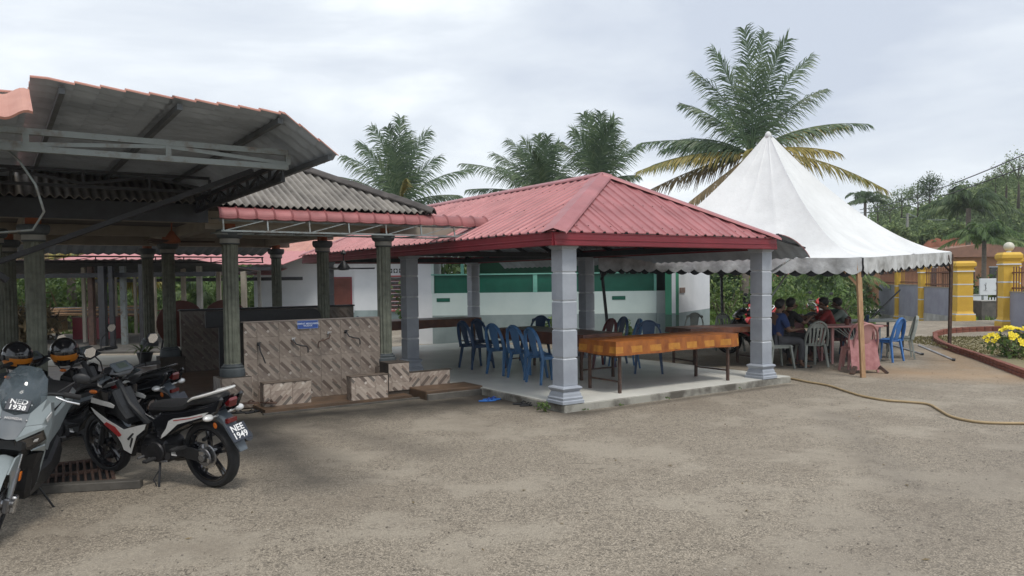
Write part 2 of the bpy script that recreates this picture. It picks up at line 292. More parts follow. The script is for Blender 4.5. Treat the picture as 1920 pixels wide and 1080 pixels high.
# ------------------------------------------------------------------ mesh helpers
class MB:
    def __init__(s): s.v=[]; s.f=[]; s.m=[]
    def add(s, vs, fs, mi=0):
        b = len(s.v); s.v += [tuple(p) for p in vs]
        for q in fs: s.f.append(tuple(i+b for i in q)); s.m.append(mi)
        return s
    def box(s, x0,x1,y0,y1,z0,z1, mi=0):
        return s.add([(x0,y0,z0),(x1,y0,z0),(x1,y1,z0),(x0,y1,z0),(x0,y0,z1),(x1,y0,z1),(x1,y1,z1),(x0,y1,z1)],
                     [(0,3,2,1),(4,5,6,7),(0,1,5,4),(1,2,6,5),(2,3,7,6),(3,0,4,7)], mi)
    def bbox(s, x0,x1,y0,y1,z0,z1, b=.005, mi=0):   # box with chamfered edges
        cx,cy,cz=(x0+x1)/2,(y0+y1)/2,(z0+z1)/2; hx,hy,hz=(x1-x0)/2,(y1-y0)/2,(z1-z0)/2
        vs=[];
        for sx in(-1,1):
            for sy in(-1,1):
                for sz in(-1,1):
                    vs += [(cx+sx*hx,cy+sy*(hy-b),cz+sz*(hz-b)),(cx+sx*(hx-b),cy+sy*hy,cz+sz*(hz-b)),(cx+sx*(hx-b),cy+sy*(hy-b),cz+sz*hz)]
        I=lambda sx,sy,sz,k:((sx*2+sy)*2+sz)*3+k
        fs=[]
        for a in(0,1):
            fs += [(I(a,0,0,0),I(a,1,0,0),I(a,1,1,0),I(a,0,1,0)),(I(0,a,0,1),I(1,a,0,1),I(1,a,1,1),I(0,a,1,1)),(I(0,0,a,2),I(1,0,a,2),I(1,1,a,2),I(0,1,a,2))]
            for c in(0,1):
                fs += [(I(a,c,0,0),I(a,c,1,0),I(a,c,1,1),I(a,c,0,1)),(I(a,0,c,0),I(a,1,c,0),I(a,1,c,2),I(a,0,c,2)),(I(0,a,c,1),I(1,a,c,1),I(1,a,c,2),I(0,a,c,2))]
                for d in(0,1): fs.append((I(a,c,d,0),I(a,c,d,1),I(a,c,d,2)))
        return s.add(vs,fs,mi)
    def beam(s, p0,p1,w,h=None,up=(0,0,1),mi=0,w1=None,h1=None):
        h = w if h is None else h; p0=Vector(p0);p1=Vector(p1); d=(p1-p0).normalized(); u=Vector(up)
        if abs(d.dot(u))>.98: u=Vector((0,1,0))
        r=d.cross(u).normalized(); u=r.cross(d); w1=w if w1 is None else w1; h1=h if h1 is None else h1
        vs=[p0-r*w/2-u*h/2,p0+r*w/2-u*h/2,p0+r*w/2+u*h/2,p0-r*w/2+u*h/2,p1-r*w1/2-u*h1/2,p1+r*w1/2-u*h1/2,p1+r*w1/2+u*h1/2,p1-r*w1/2+u*h1/2]
        return s.add(vs,[(0,3,2,1),(4,5,6,7),(0,1,5,4),(1,2,6,5),(2,3,7,6),(3,0,4,7)],mi)
    def tube(s, pts, r, n=8, mi=0, closed=False, flat=1.):
        P=[Vector(p) for p in pts]; k=len(P); rr=r if hasattr(r,'__len__') else [r]*k; vs=[]; fs=[]; prev=None
        for i in range(k):
            if closed: t=(P[(i+1)%k]-P[i-1])
            else: t=P[min(i+1,k-1)]-P[max(i-1,0)]
            t.normalize()
            if prev is None: a=Vector((0,0,1)) if abs(t.z)<.9 else Vector((0,1,0))
            else: a=prev
            u=t.cross(a).normalized(); a=u.cross(t).normalized(); prev=a
            for j in range(n):
                an=2*math.pi*j/n; vs.append(P[i]+(u*math.cos(an)+a*math.sin(an)*flat)*rr[i])
        for i in range(k if closed else k-1):
            for j in range(n):
                a0=i*n+j;a1=i*n+(j+1)%n;b0=((i+1)%k)*n+j;b1=((i+1)%k)*n+(j+1)%n; fs.append((a0,a1,b1,b0))
        if not closed: fs += [tuple(range(n))[::-1], tuple(range((k-1)*n,k*n))]
        return s.add(vs,fs,mi)
    def lathe(s, prof, c=(0,0,0), n=16, ax='z', mi=0, sq=None):
        vs=[];fs=[];k=len(prof)
        for (r,z) in prof:
            for j in range(n):
                an=2*math.pi*(j+.5)/n; a,b=r*math.cos(an),r*math.sin(an)
                p={'z':(a,b,z),'y':(a,z,b),'x':(z,a,b)}[ax]; vs.append((p[0]+c[0],p[1]+c[1],p[2]+c[2]))
        for i in range(k-1):
            for j in range(n): fs.append((i*n+j,i*n+(j+1)%n,(i+1)*n+(j+1)%n,(i+1)*n+j))
        fs += [tuple(range(n))[::-1], tuple(range((k-1)*n,k*n))]
        return s.add(vs,fs,mi)
    def prism(s, poly, a0, a1, ax='y', bev=0., mi=0, cen=None):
        # outline in the plane normal to ax, extruded a0..a1, side caps shrunk by bev for a softened edge
        n=len(poly); cx=sum(p[0] for p in poly)/n; cz=sum(p[1] for p in poly)/n
        def P(p,a): return {'y':(p[0],a,p[1]),'x':(a,p[0],p[1]),'z':(p[0],p[1],a)}[ax]
        def ins(b):
            out=[]
            for i in range(n):
                a_=Vector(poly[i-1]);b_=Vector(poly[i]);c_=Vector(poly[(i+1)%n])
                d1=(b_-a_).normalized();d2=(c_-b_).normalized(); n1=Vector((-d1.y,d1.x));n2=Vector((-d2.y,d2.x)); m=(n1+n2)
                if m.length<1e-4: m=n1
                m.normalize(); out.append(tuple(b_+m*b*SG))
            return out
        area=sum(poly[i-1][0]*poly[i][1]-poly[i][0]*poly[i-1][1] for i in range(n)); SG=1 if area>0 else -1
        if bev>0:
            q=ins(bev); sg=1 if a1>a0 else -1; bb=min(bev,abs(a1-a0)*.45)*sg
            rings=[[P(p,a0) for p in q],[P(p,a0+bb) for p in poly],[P(p,a1-bb) for p in poly],[P(p,a1) for p in q]]
        else: rings=[[P(p,a0) for p in poly],[P(p,a1) for p in poly]]
        vs=[v for r_ in rings for v in r_]; fs=[]
        for k in range(len(rings)-1):
            for i in range(n): fs.append((k*n+i,k*n+(i+1)%n,(k+1)*n+(i+1)%n,(k+1)*n+i))
        fs += [tuple(range(n))[::-1], tuple(range((len(rings)-1)*n,len(rings)*n))]
        return s.add(vs,fs,mi)
    def loft(s, rings, mi=0, cap=True):
        n=len(rings[0]); vs=[v for r_ in rings for v in r_]; fs=[]
        for k in range(len(rings)-1):
            for i in range(n): fs.append((k*n+i,k*n+(i+1)%n,(k+1)*n+(i+1)%n,(k+1)*n+i))
        if cap: fs += [tuple(range(n))[::-1], tuple(range((len(rings)-1)*n,len(rings)*n))]
        return s.add(vs,fs,mi)
    def sheet(s, S, T, fn, th=(0,0,-.004), mt=0, mb=0):
        ns,nt_=len(S),len(T); th=Vector(th); top=[Vector(fn(a,b)) for a in S for b in T]; bot=[p+th for p in top]
        vs=top+bot; o=ns*nt_; fs=[];ms=[]
        for i in range(ns-1):
            for j in range(nt_-1):
                a,b,c,d=i*nt_+j,(i+1)*nt_+j,(i+1)*nt_+j+1,i*nt_+j+1
                fs.append((a,b,c,d));ms.append(mt);fs.append((o+a,o+d,o+c,o+b));ms.append(mb)
        for i in range(ns-1):
            for j,fl in((0,0),(nt_-1,1)):
                a,b=i*nt_+j,(i+1)*nt_+j; q=(a,o+a,o+b,b); fs.append(q if not fl else q[::-1]);ms.append(mt)
        for j in range(nt_-1):
            for i,fl in((0,1),(ns-1,0)):
                a,b=i*nt_+j,i*nt_+j+1; q=(a,o+a,o+b,b); fs.append(q if not fl else q[::-1]);ms.append(mt)
        b0=len(s.v); s.v += [tuple(p) for p in vs]
        for q,m_ in zip(fs,ms): s.f.append(tuple(i+b0 for i in q)); s.m.append(m_)
        return s
    def ell(s, c, r, nu=12, nv=8, mi=0, fn=None):
        vs=[];fs=[]
        for i in range(nv+1):
            th=math.pi*i/nv
            for j in range(nu):
                ph=2*math.pi*j/nu; d=Vector((math.sin(th)*math.cos(ph),math.sin(th)*math.sin(ph),math.cos(th)))
                p=Vector((c[0]+d.x*r[0],c[1]+d.y*r[1],c[2]+d.z*r[2])); vs.append(fn(p,d) if fn else p)
        for i in range(nv):
            for j in range(nu): fs.append((i*nu+j,(i+1)*nu+j,(i+1)*nu+(j+1)%nu,i*nu+(j+1)%nu))
        return s.add(vs,fs,mi)
    def xf(s, mat):
        s.v=[tuple(mat@Vector(p)) for p in s.v]; return s
    def mesh(s, name, mats, smooth=False):
        me=bpy.data.meshes.new(name); me.from_pydata(s.v,[],s.f)
        mats = mats if isinstance(mats,(list,tuple)) else [mats]
        for m_ in mats: me.materials.append(m_)
        me.polygons.foreach_set('material_index', s.m)
        if smooth is True: me.polygons.foreach_set('use_smooth',[True]*len(s.f))
        me.update()
        if smooth and smooth is not True:
            me.polygons.foreach_set('use_smooth',[True]*len(s.f)); me.set_sharp_from_angle(angle=R(smooth))
        return me
    def build(s, name, mats, parent=None, smooth=False):
        return link(name, s.mesh(name,mats,smooth), parent)
def link(name, data, parent=None):
    o=bpy.data.objects.new(name,data); COL.objects.link(o)
    if parent is not None: o.parent=parent
    return o
def tag(o, label=None, cat=None, group=None, kind=None):
    if label: o['label']=label
    if cat: o['category']=cat
    if group: o['group']=group
    if kind: o['kind']=kind
    return o
def thing(name, label, cat, loc=(0,0,0), rz=0, group=None):
    o=bpy.data.objects.new(name,None); COL.objects.link(o); o.location=loc; o.rotation_euler=(0,0,rz); o.empty_display_size=.1
    return tag(o,label,cat,group)
def dup(root, loc, rz, label=None, group=None, mats=None, scale=None):
    def cp(o,par):
        c=o.copy(); COL.objects.link(c); c.parent=par
        if mats and c.type=='MESH':
            names=[m.name for m in c.data.materials]
            if any(n_ in mats for n_ in names):
                key=(c.data.name,tuple(sorted((a,b.name) for a,b in mats.items())))
                if key not in DM:
                    d=c.data.copy()
                    for i,n_ in enumerate(names):
                        if n_ in mats: d.materials[i]=mats[n_]
                    DM[key]=d
                c.data=DM[key]
        for ch in list(o.children): cp(ch,c)
        return c
    r=cp(root,None); r.location=loc; r.rotation_euler=(0,0,rz)
    if scale: r.scale=(scale,)*3
    if label: r['label']=label
    if group: r['group']=group
    return r
DM={}
def text(name, s, size, mat, parent, mtx, ext=.0008, offset=0., align='CENTER', spacing=1.):
    cu=bpy.data.curves.new(name,'FONT'); cu.body=s; cu.size=size; cu.extrude=ext; cu.align_x=align; cu.align_y='CENTER'; cu.offset=offset; cu.resolution_u=2
    cu.space_character=spacing; cu.space_line=.85
    tmp=bpy.data.objects.new('tmp_text',cu); COL.objects.link(tmp); bpy.context.view_layer.update()
    me=bpy.data.meshes.new_from_object(tmp.evaluated_get(bpy.context.evaluated_depsgraph_get())); bpy.data.objects.remove(tmp)
    me.materials.clear(); me.materials.append(mat); o=link(name,me,parent); o.matrix_local=mtx; return o
TH=R(34)     # the buildings' long axis: local x = u (right and away), local y = v (left and away)
U=Vector((math.cos(TH),math.sin(TH),0)); V=Vector((-math.sin(TH),math.cos(TH),0))
P1=Vector((.676,9.91,0))
def uv(u,v,z=0.): return P1+U*u+V*v+Vector((0,0,z))

def gz(x,y):
    z=.22*math.exp(-((x-15)**2/50+(y-23.5)**2/14))
    t=min(max((y-26.5)/4,0),1); t=t*t*(3-2*t)
    return z-.18*t
# ------------------------------------------------------------------ ground, terrain
def grid_ground(name, X, Y, dz, mat, fn=gz):
    m=MB(); vs=[(x,y,fn(x,y)+dz) for x in X for y in Y]; n=len(Y)
    fs=[(i*n+j,(i+1)*n+j,(i+1)*n+j+1,i*n+j+1) for i in range(len(X)-1) for j in range(n-1)]
    m.add(vs,fs); return tag(m.build(name,mat,smooth=True),kind='structure')
grid_ground('ground',[-500,-200,-100,-60,-40]+[i*2 for i in range(-15,31)]+[70,100,200,500],[-200,-60,-20]+[i*1.5 for i in range(-6,40)]+[65,80,120,300,900],-.06,earth_m)
grid_ground('courtyard_pavement',[-34,-25]+[i*1. for i in range(-20,20)],[-12,-6]+[i*1. for i in range(-4,29)],0,asph)

# ------------------------------------------------------------------ pavilion (red ribbed roof on grey pillars)
pav = thing('pavilion','open pavilion with ribbed red hip roof on grey square pillars over a pale tiled floor','pavilion',tuple(P1),TH)
slab_m=M('stained_slab_edge',(.33,.32,.28),(.10,.09,.075),2.6,.85,bmp=.5,bs=18,bd=.02,p0=.4,p1=.6)
m=MB(); m.bbox(-.14,4.45,-.17,2.62,-.25,.10,.012); m.build('floor_slab',slab_m,pav)
m=MB(); m.bbox(-1.25,4.45,2.625,9.3,-.25,.098,.012); m.build('floor_slab',slab_m,pav)
m=MB(); m.box(-.125,4.43,-.155,2.61,.1005,.106); m.box(-1.24,4.43,2.612,9.28,.1005,.106); m.build('floor_finish',floor_gl,pav)
def pillar(mat_joint=pave_w, h=2.14, z0=.106):
    m=MB(); hw=.115
    def sq(r,z): return [(-r,-r,z),(r,-r,z),(r,r,z),(-r,r,z)]
    prof=[(.175,z0),(.175,z0+.035),(.16,z0+.045),(.165,z0+.075),(.15,z0+.09),(.145,z0+.12),(.13,z0+.15),(.15,z0+.175),(.16,z0+.195),(.15,z0+.21),(hw,z0+.225)]
    z=z0+.225; k=0
    while z<h-.1:
        zt=min(z+.345,h-.06)
        prof += [(hw-.004,z),(hw,z+.006),(hw,zt-.006),(hw-.004,zt)]
        if zt<h-.08: prof += [(hw-.013,zt+.004),(hw-.013,zt+.018)]
        z=zt+.022
    prof += [(hw,h-.058),(hw+.02,h-.03),(hw+.03,h)]
    m.loft([sq(r,z) for r,z in prof]); me=m.mesh('pillar',[pave_p,mat_joint])
    for p in me.polygons:
        c=p.center
        if max(abs(c.x),abs(c.y))<hw-.001 and abs(p.normal.z)<.95 and c.z>z0+.25: p.material_index=1
    return me
pil_me=pillar()
for (a,b) in ((0,0),(3.92,0),(0,4.45),(3.92,4.3),(.1,8.75),(3.92,8.75)):
    o=link('pillar',pil_me,pav); o.location=(a,b,0)
UE0,UE1,VE0,VE1,UR,ZE,ZR = -.36,4.02,-.25,9.1,1.83,2.30,3.33
VA0,VA1=1.36,7.3
RIB=.19
def ribh(x):
    f=(x/RIB)%1.
    return .0 if f<.30 or f>.70 else (.028 if .38<=f<=.62 else .014)
def rib_positions(a,b):
    P=[a]; k=math.floor(a/RIB)-1
    while k*RIB<b+RIB:
        for q in (.33,.41,.59,.67):
            x=(k+q)*RIB
            if a+.004<x<b-.004: P.append(x)
        k+=1
    P.append(b); return P
def ribp(x):
    f=(x/RIB)%1.; return .021 if .40<f<.60 else 0.
def slope(eave_pt, run, a0, a1, name, par, sheetw=RIB*4, hgt=ribp, mats=(red_roof,zinc), posn=rib_positions, th=-.012, T=(0,1)):
    x=math.floor(a0/sheetw)*sheetw
    while x<a1-.01:
        s0,s1=max(x,a0),min(x+sheetw,a1)
        if s1-s0>.02:
            m=MB(); m.sheet(posn(s0,s1),list(T),lambda s,t:Vector(eave_pt(s))+Vector(run(s))*t+Vector((0,0,hgt(s)+(.007 if round(x/sheetw)%2 else 0))),(0,0,th),0,1); m.build(name,list(mats),par)
        x+=sheetw
kz=(ZR-ZE)
def lim(v): # how far up (0..1) the left/right slopes reach at v
    return max(0,min(1,(v-VE0)/(VA0-VE0),(VE1-v)/(VE1-VA1)))
slope(lambda s:(UE0,s,ZE),lambda s:((UR-UE0)*lim(s),0,kz*lim(s)),VE0,VE1,'roof_sheet',pav)
slope(lambda s:(UE1,s,ZE),lambda s:((UR-UE1)*lim(s),0,kz*lim(s)),VE0,VE1,'roof_sheet',pav)
def limu(u): return min(1,(u-UE0)/(UR-UE0) if u<UR else (UE1-u)/(UE1-UR))
slope(lambda s:(s,VE0,ZE),lambda s:(0,(VA0-VE0)*limu(s),kz*limu(s)),UE0,UE1,'roof_sheet',pav)
slope(lambda s:(s,VE1,ZE),lambda s:(0,(VA1-VE1)*limu(s),kz*limu(s)),UE0,UE1,'roof_sheet',pav)
def cap(p0,p1,w,dz,droop,par=pav,mat=red_roof,name='hip_cap',lift=.036):
    p0=Vector(p0);p1=Vector(p1); d=(p1-p0).normalized(); r=d.cross(Vector((0,0,1))).normalized(); m=MB()
    def fn(s,t): return p0+(p1-p0)*s+r*w*t+Vector((0,0,lift-abs(t)*droop-(.022 if abs(t)>.95 else 0)))
    m.sheet([0,1],[-1,-.93,-.12,0,.12,.93,1],fn,(0,0,-.004)); return m.build(name,mat,par)
A0=(UR,VA0,ZR);A1=(UR,VA1,ZR)
for c_ in ((UE0,VE0,ZE),(UE1,VE0,ZE)): cap(c_,A0,.17,0,.055)
for c_ in ((UE0,VE1,ZE),(UE1,VE1,ZE)): cap(c_,A1,.17,0,.055)
cap(A0,A1,.17,0,.065,name='ridge_cap')
def fascia(a,b,nrm,h0,h1,par=pav,mat=red_trim,name='fascia'):
    a=Vector(a);b=Vector(b);n=Vector(nrm); m=MB(); H=h1-h0
    prof=[(h0,0),(h0,.022),(h0+H*.06,.03),(h0+H*.30,.03),(h0+H*.33,.022),(h0+H*.42,.022),(h0+H*.45,.030),(h0+H*.52,.030),(h0+H*.55,.020),(h0+H*.92,.020),(h0+H*.95,.028),(h1,.028),(h1,0)]
    def P(p,z,o): q=p+n*o; return (q.x,q.y,z)
    m.loft([[P(a,z,o) for z,o in prof],[P(b,z,o) for z,o in prof]]); return m.build(name,mat,par)
e_=.03
fascia((UE0+e_,VE0+e_,0),(UE1-e_,VE0+e_,0),(0,-1,0),2.12,2.285); fascia((UE0+e_,VE0+e_,0),(UE0+e_,VE1-e_,0),(-1,0,0),2.12,2.285)
fascia((UE1-e_,VE0+e_,0),(UE1-e_,VE1-e_,0),(1,0,0),2.12,2.285); fascia((UE0+e_,VE1-e_,0),(UE1-e_,VE1-e_,0),(0,1,0),2.12,2.285)
for a,b in (((0,0),(3.92,0)),((0,4.45),(3.92,4.45)),((0,8.75),(3.92,8.75)),((0,0),(0,8.75)),((3.92,0),(3.92,8.75))):
    m=MB(); m.beam((a[0],a[1],2.19+(.004 if a[0]==b[0] else 0)),(b[0],b[1],2.19+(.004 if a[0]==b[0] else 0)),.10,.09); m.build('roof_beam',steel_dark,pav)
for i in range(11):
    v=VE0+.25+i*.9
    l=lim(v)
    for e0 in (UE0+.05,UE1-.05):
        m=MB(); m.beam((e0,v,ZE-.06),(e0+(UR-e0)*l,v,ZE-.06+kz*l*.97),.045,.07); m.build('rafter',steel_dark,pav)
for f in (.25,.55,.85):
    for s_,e0 in ((1,UE0),(-1,UE1)):
        u=e0+(UR-e0)*f; v0=VE0+(VA0-VE0)*f; v1=VE1-(VE1-VA1)*f
        m=MB(); m.beam((u,v0,ZE+kz*f-.035),(u,v1,ZE+kz*f-.035),.04,.035); m.build('purlin',zinc,pav)
m=MB() # roofing screws
for u in [UE0+.09+RIB*k for k in range(24)]:
    for f in (.06,.42,.8):
        if limu(u)>f+.05:
            uu=math.floor(u/RIB)*RIB+RIB*.5; l=f
            v=VE0+(VA0-VE0)*f; z=ZE+kz*f+.03
            if UE0<uu<UE1: m.box(uu-.006,uu+.006,v-.006,v+.006,z-.01,z+.0)
for k in range(53):
    v=math.floor((VE0+.1)/RIB)*RIB+RIB*(k+.5)
    for f in (.05,.4,.75):
        if VE0<v<VE1 and lim(v)>f+.05:
            u=UE0+(UR-UE0)*f; z=ZE+kz*f+.03; m.box(u-.006,u+.006,v-.006,v+.006,z-.01,z+.0)
tag(m.build('roofing_screws',rust,pav),kind='stuff')

# curved awning along the right side of the pavilion
ra = thing('curved_side_awning','curved metal awning hung along the far right eave of the red pavilion, grey underside showing','awning',tuple(uv(UE1+.03,VE0+.05,0)),TH)
m=MB()
def fra(s,t):
    a=t*math.pi/2*.95
    return (.12+.40*t+.33*math.sin(a), s, 2.36-.10*t-.27*(1-math.cos(a))+.012*math.sin(s*2*math.pi/.2))
m.sheet([i*.05 for i in range(181)],[i/9 for i in range(10)],fra,(-.004,0,-.012),0,1); m.build('curved_sheet',[red_awn,zinc],ra,smooth=40)
m=MB(); m.beam((.02,.05,2.26),(.10,.05,2.36),.05); m.beam((0.1,0,2.33),(.1,9,2.33),.05,.05)
for v in (.06,3,6,8.8):
    m.beam((.03,v,2.30),(.80,v,2.16),.025,.025)
m.build('frame',steel_dark,ra)

# ------------------------------------------------------------------ prayer hall with fluted columns (left)
MU=-3.44; MV=2.91
hall = thing('prayer_hall','open hall on green fluted columns under a weathered grey corrugated hip roof','building',tuple(uv(0,0,0)),TH)
m=MB(); m.bbox(-12,-1.26,2.86,9.6,-.25,.15,.01); m.build('floor',brown_fl,hall)
m=MB(); m.box(-12,-3.62,2.55,2.855,-.2,.10); m.build('step',conc_dk,hall)
def fluted(h0,h1,r=.105,n=60):
    rings=[]
    for z in (h0,h0+.01,h1-.01,h1):
        rr=[]
        for i in range(n):
            a=2*math.pi*i/n; q=(i%5)
            d={0:-.0,1:-.012,2:-.016,3:-.012,4:-.0}[q]
            if z in(h0,h1): d=0
            rr.append(((r+d)*math.cos(a),(r+d)*math.sin(a),z))
        rings.append(rr)
    m=MB(); m.loft(rings); return m
def column(u,v,z0,par,plinth=True,ztop=2.62):
    c=link('column',fl_me,par); c.location=(u,v,z0)
    for nme,me in (('column_base',cb_me),('capital',cc_me),('capital_band',cbd_me),('column_stub',cs_me)):
        link(nme,me,c)
    return c
H0=.17; H1=1.78
fl_me=fluted(H0,H1).mesh('column',green_col,smooth=25)
m=MB(); m.lathe([(.165,0),(.17,.05),(.165,.10),(.145,.115),(.15,.135),(.125,.15),(.12,.17)],n=20); cb_me=m.mesh('column_base',flute_dark,smooth=35)
m=MB(); m.lathe([(.115,1.78),(.13,1.79),(.13,1.80)],n=20); m.lathe([(.13,1.86),(.16,1.88),(.175,1.92),(.175,1.96),(.165,1.98)],n=20); cc_me=m.mesh('capital',flute_dark,smooth=35)
m=MB(); m.lathe([(.128,1.80),(.128,1.86)],n=20); cbd_me=m.mesh('capital_band',M('dull_white_band',(.34,.34,.31),(.25,.25,.23),5,.6),smooth=35)
m=MB(); m.lathe([(.085,1.98),(.085,2.18)],n=16); cs_me=m.mesh('column_stub',orange_p,smooth=35)
for (u,v) in ((MU,MV),(-1.19,MV),(-5.69,MV),(-7.94,MV),(-10.2,MV)): column(u,v,.44,hall)
for (u,v) in ((-1.3,5.2),(-3.57,6.6),(-1.06,8.66),(-5.9,6.6),(-6.1,3.8),(-8.2,6.6),(-3.5,9.2)): column(u,v,.44,hall)
# plinths tiled
tile30=MB(); tile30.bbox(.001,.299,-.006,.004,.001,.299,.002)
def tile_meshes(mat):
    return tile30.mesh('wall_tile',mat)
tw,tb_,tc_=tile_meshes(tile_w),tile_meshes(tile_b),tile_meshes(tile_c)
def tile_face(par,org,du,W,H,me_,start=(0,0),nm='wall_tile',T=.3):
    # clad a vertical face, org = lower-left corner, du = unit vector along it (tiles face to its right-hand normal -> local -y)
    ang=math.atan2(du[1],du[0]); mat_=me_.materials[0]
    xs=[0]; x=T-start[0] if start[0] else T
    while x<W-.02: xs.append(x); x+=T
    xs.append(W); zs=[0]; z=T-start[1] if start[1] else T
    while z<H-.02: zs.append(z); z+=T
    zs.append(H)
    for i in range(len(xs)-1):
        for j in range(len(zs)-1):
            w_,h_=xs[i+1]-xs[i],zs[j+1]-zs[j]
            if abs(w_-T)<.001 and abs(h_-T)<.001: d=me_
            else:
                # cut tile: keeps the print's scale, mesh starts at the cut offset
                ox=(T-w_) if i==0 else 0; oz=(T-h_) if j==0 else 0
                mm=MB(); mm.bbox(ox+.001,ox+w_-.001,-.006,.004,oz+.001,oz+h_-.001,.002); d=mm.mesh('wall_tile',mat_)
                p=Vector(org)+Vector((du[0],du[1],0))*(xs[i]-ox)+Vector((0,0,zs[j]-oz)); o=link(nm,d,par); o.location=p; o.rotation_euler=(0,0,ang); continue
            p=Vector(org)+Vector((du[0],du[1],0))*xs[i]+Vector((0,0,zs[j])); o=link(nm,d,par); o.location=p; o.rotation_euler=(0,0,ang)
for (u,v) in ((MU,MV),(-1.19,MV),(-5.69,MV),(-3.57,6.6),(-1.06,8.66),(-1.3,5.2)):
    m=MB(); m.box(u-.2,u+.2,v-.2,v+.2,-.1,.438); pl=m.build('plinth',grout,hall)
    if v==MV:
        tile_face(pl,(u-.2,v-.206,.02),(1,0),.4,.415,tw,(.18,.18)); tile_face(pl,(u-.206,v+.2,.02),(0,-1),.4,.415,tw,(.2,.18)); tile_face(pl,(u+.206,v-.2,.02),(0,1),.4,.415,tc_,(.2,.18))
# beams, soffit
for v,zb in ((MV,2.50),(6.2,2.50),(8.8,2.46)):
    m=MB(); m.box(-12,-.75 if v<8 else -.75,v-.1,v+.1,zb,2.66); m.build('beam',cream,hall)
for u in (MU,-1.19,-5.69,-8):
    m=MB(); m.box(u-.09,u+.09,MV+.1,8.7,2.49,2.655); m.build('beam',cream,hall)
m=MB(); m.box(-12,-.7,2.35,9.3,2.665,2.68); m.build('ceiling_board',M('dingy_ceiling',(.15,.135,.12),(.10,.09,.08),2,.9),hall)
m=MB(); m.box(-12,-3.85,2.27,2.30,2.46,2.68); m.build('fascia_board',steel_dark,hall)
# corrugated asbestos-cement roof
AE,AU,AZ=2.26,-.66,2.705; AP=.483; AB=9.35; AM=(AE+AB)/2; ARZ=AZ+(AM-AE)*AP; AUR=AU-(AM-AE)
def wav(x): return .018*math.sin(2*math.pi*x/.096)
def wpos(a,b):
    n=max(2,int((b-a)/.012)); return [a+(b-a)*i/n for i in range(n+1)]
def l2(s): return min(1,(AU-s)/(AM-AE))
x=-12.
slope(lambda s:(s,AE,AZ),lambda s:(0,(AM-AE)*l2(s),(ARZ-AZ)*l2(s)),-12.,AU-.02,'roof_sheet',hall,.864,wav,(asb,darkzinc),wpos,-.01)
slope(lambda s:(s,AB,AZ),lambda s:(0,(AM-AB)*l2(s),(ARZ-AZ)*l2(s)),-12.,AU-.02,'roof_sheet',hall,.876,wav,(asb,darkzinc),lambda a,b:[a+(b-a)*i/10 for i in range(11)],-.01)
def l3(v): return min(1,(v-AE)/(AM-AE),(AB-v)/(AB-AM))
slope(lambda s:(AU,s,AZ),lambda s:((AUR-AU)*l3(s),0,(ARZ-AZ)*l3(s)),AE+.02,AB-.02,'roof_sheet',hall,.864,wav,(asb,darkzinc),wpos,-.01)
asb_d=M('dark_cement_ridge',(.085,.075,.07),(.045,.04,.038),5,.9,bmp=.4)
hd=Vector((AUR,AM,ARZ))-Vector((AU,AE,AZ))
for k in range(8):
    a=Vector((AU,AE,AZ))+hd*(k/8); b=Vector((AU,AE,AZ))+hd*((k+1.06)/8)
    m=MB(); r_=hd.cross(Vector((0,0,1))).normalized()
    m.sheet([0,1],[-1,-.6,-.25,0,.25,.6,1],lambda s,t:a+(b-a)*s+r_*.13*t+Vector((0,0,.075+.012*s-.07*abs(t)**1.6)),(0,0,-.02)); m.build('hip_tile',asb_d,hall,smooth=40)
m=MB(); m.sheet([-7.2+6.4*i/128 for i in range(129)],[0,1],lambda s,t:(s,9.42+1.1*t,2.60-.24*t+.018*math.sin(2*math.pi*s/.2)),(0,0,-.01)); m.build('rear_awning_sheet',M('blue_grey_sheet',(.12,.15,.19),(.08,.10,.13),2,.6),hall)
m=MB(); m.beam((-7.2,10.5,2.30),(-.8,10.5,2.30),.03,.03); m.beam((-7.2,10.5,2.18),(-.8,10.5,2.18),.025,.025)
for k in range(12): m.beam((-7.2+.58*k,10.5,2.18),(-7.2+.58*k,10.5,2.30),.02); m.beam((-7.2+.58*k,10.5,2.18),(-6.62+.58*k if k<11 else -.85,10.5,2.30),.012)
m.build('rear_awning_frame',steel_dark,hall)
m=MB(); m.prism([(9.42,2.62),(10.6,2.36),(10.6,2.20),(9.42,2.35)],-7.26,-7.21,'x'); m.build('rear_awning_end',red_trim,hall)
# red bullnose awning with scalloped ribs
awn = thing('bullnose_awning','narrow red curved awning with scalloped ribs below the grey corrugated roof','awning',tuple(uv(-3.74,2.16)),TH)
AW=3.98; RW=.234
def awf(s,t):
    a=t*math.pi/2; f=(s/RW)%1.; rib=.020*max(0,1-abs(f-.0)/.07)+.020*max(0,1-abs(f-1)/.07)
    rad=.115+rib*1.; sc_=.012*math.sin(math.pi*f)*t
    return (s-.035*math.sin(a)*0, .22-.03-(rad+.03)*math.sin(a)*1.15, 2.54+(rad+.012)*math.cos(a)*1.08-sc_-(.012 if t>.99 else 0))
n_r=17
for k in range(n_r):
    s0,s1=k*RW,min((k+1)*RW,AW)
    m=MB(); m.sheet([s0+(s1-s0)*i for i in (0,.035,.07,.2,.35,.5,.65,.8,.93,.965,1)],[i/10 for i in range(11)],awf,(0,.006,-.008),0,1); m.build('awning_panel',[red_awn,zinc],awn)
m=MB()
m.beam((.02,.02,2.36),(AW,.02,2.36),.022,.022); m.beam((.02,.12,2.50),(AW,.12,2.50),.022,.022); m.beam((.02,.6,2.36),(AW,.6,2.36),.022,.022)
for k in range(8):
    s=.05+k*.555; m.beam((s,.02,2.36),(s,.05,2.52),.018); m.beam((s,.02,2.36),(s,.7,2.36),.018); m.beam((s,.05,2.52),(s,.7,2.56),.018)
    if k<7: m.beam((s,.02,2.36),(s+.5,.04,2.50),.012)
m.build('frame',steel_grey,awn)
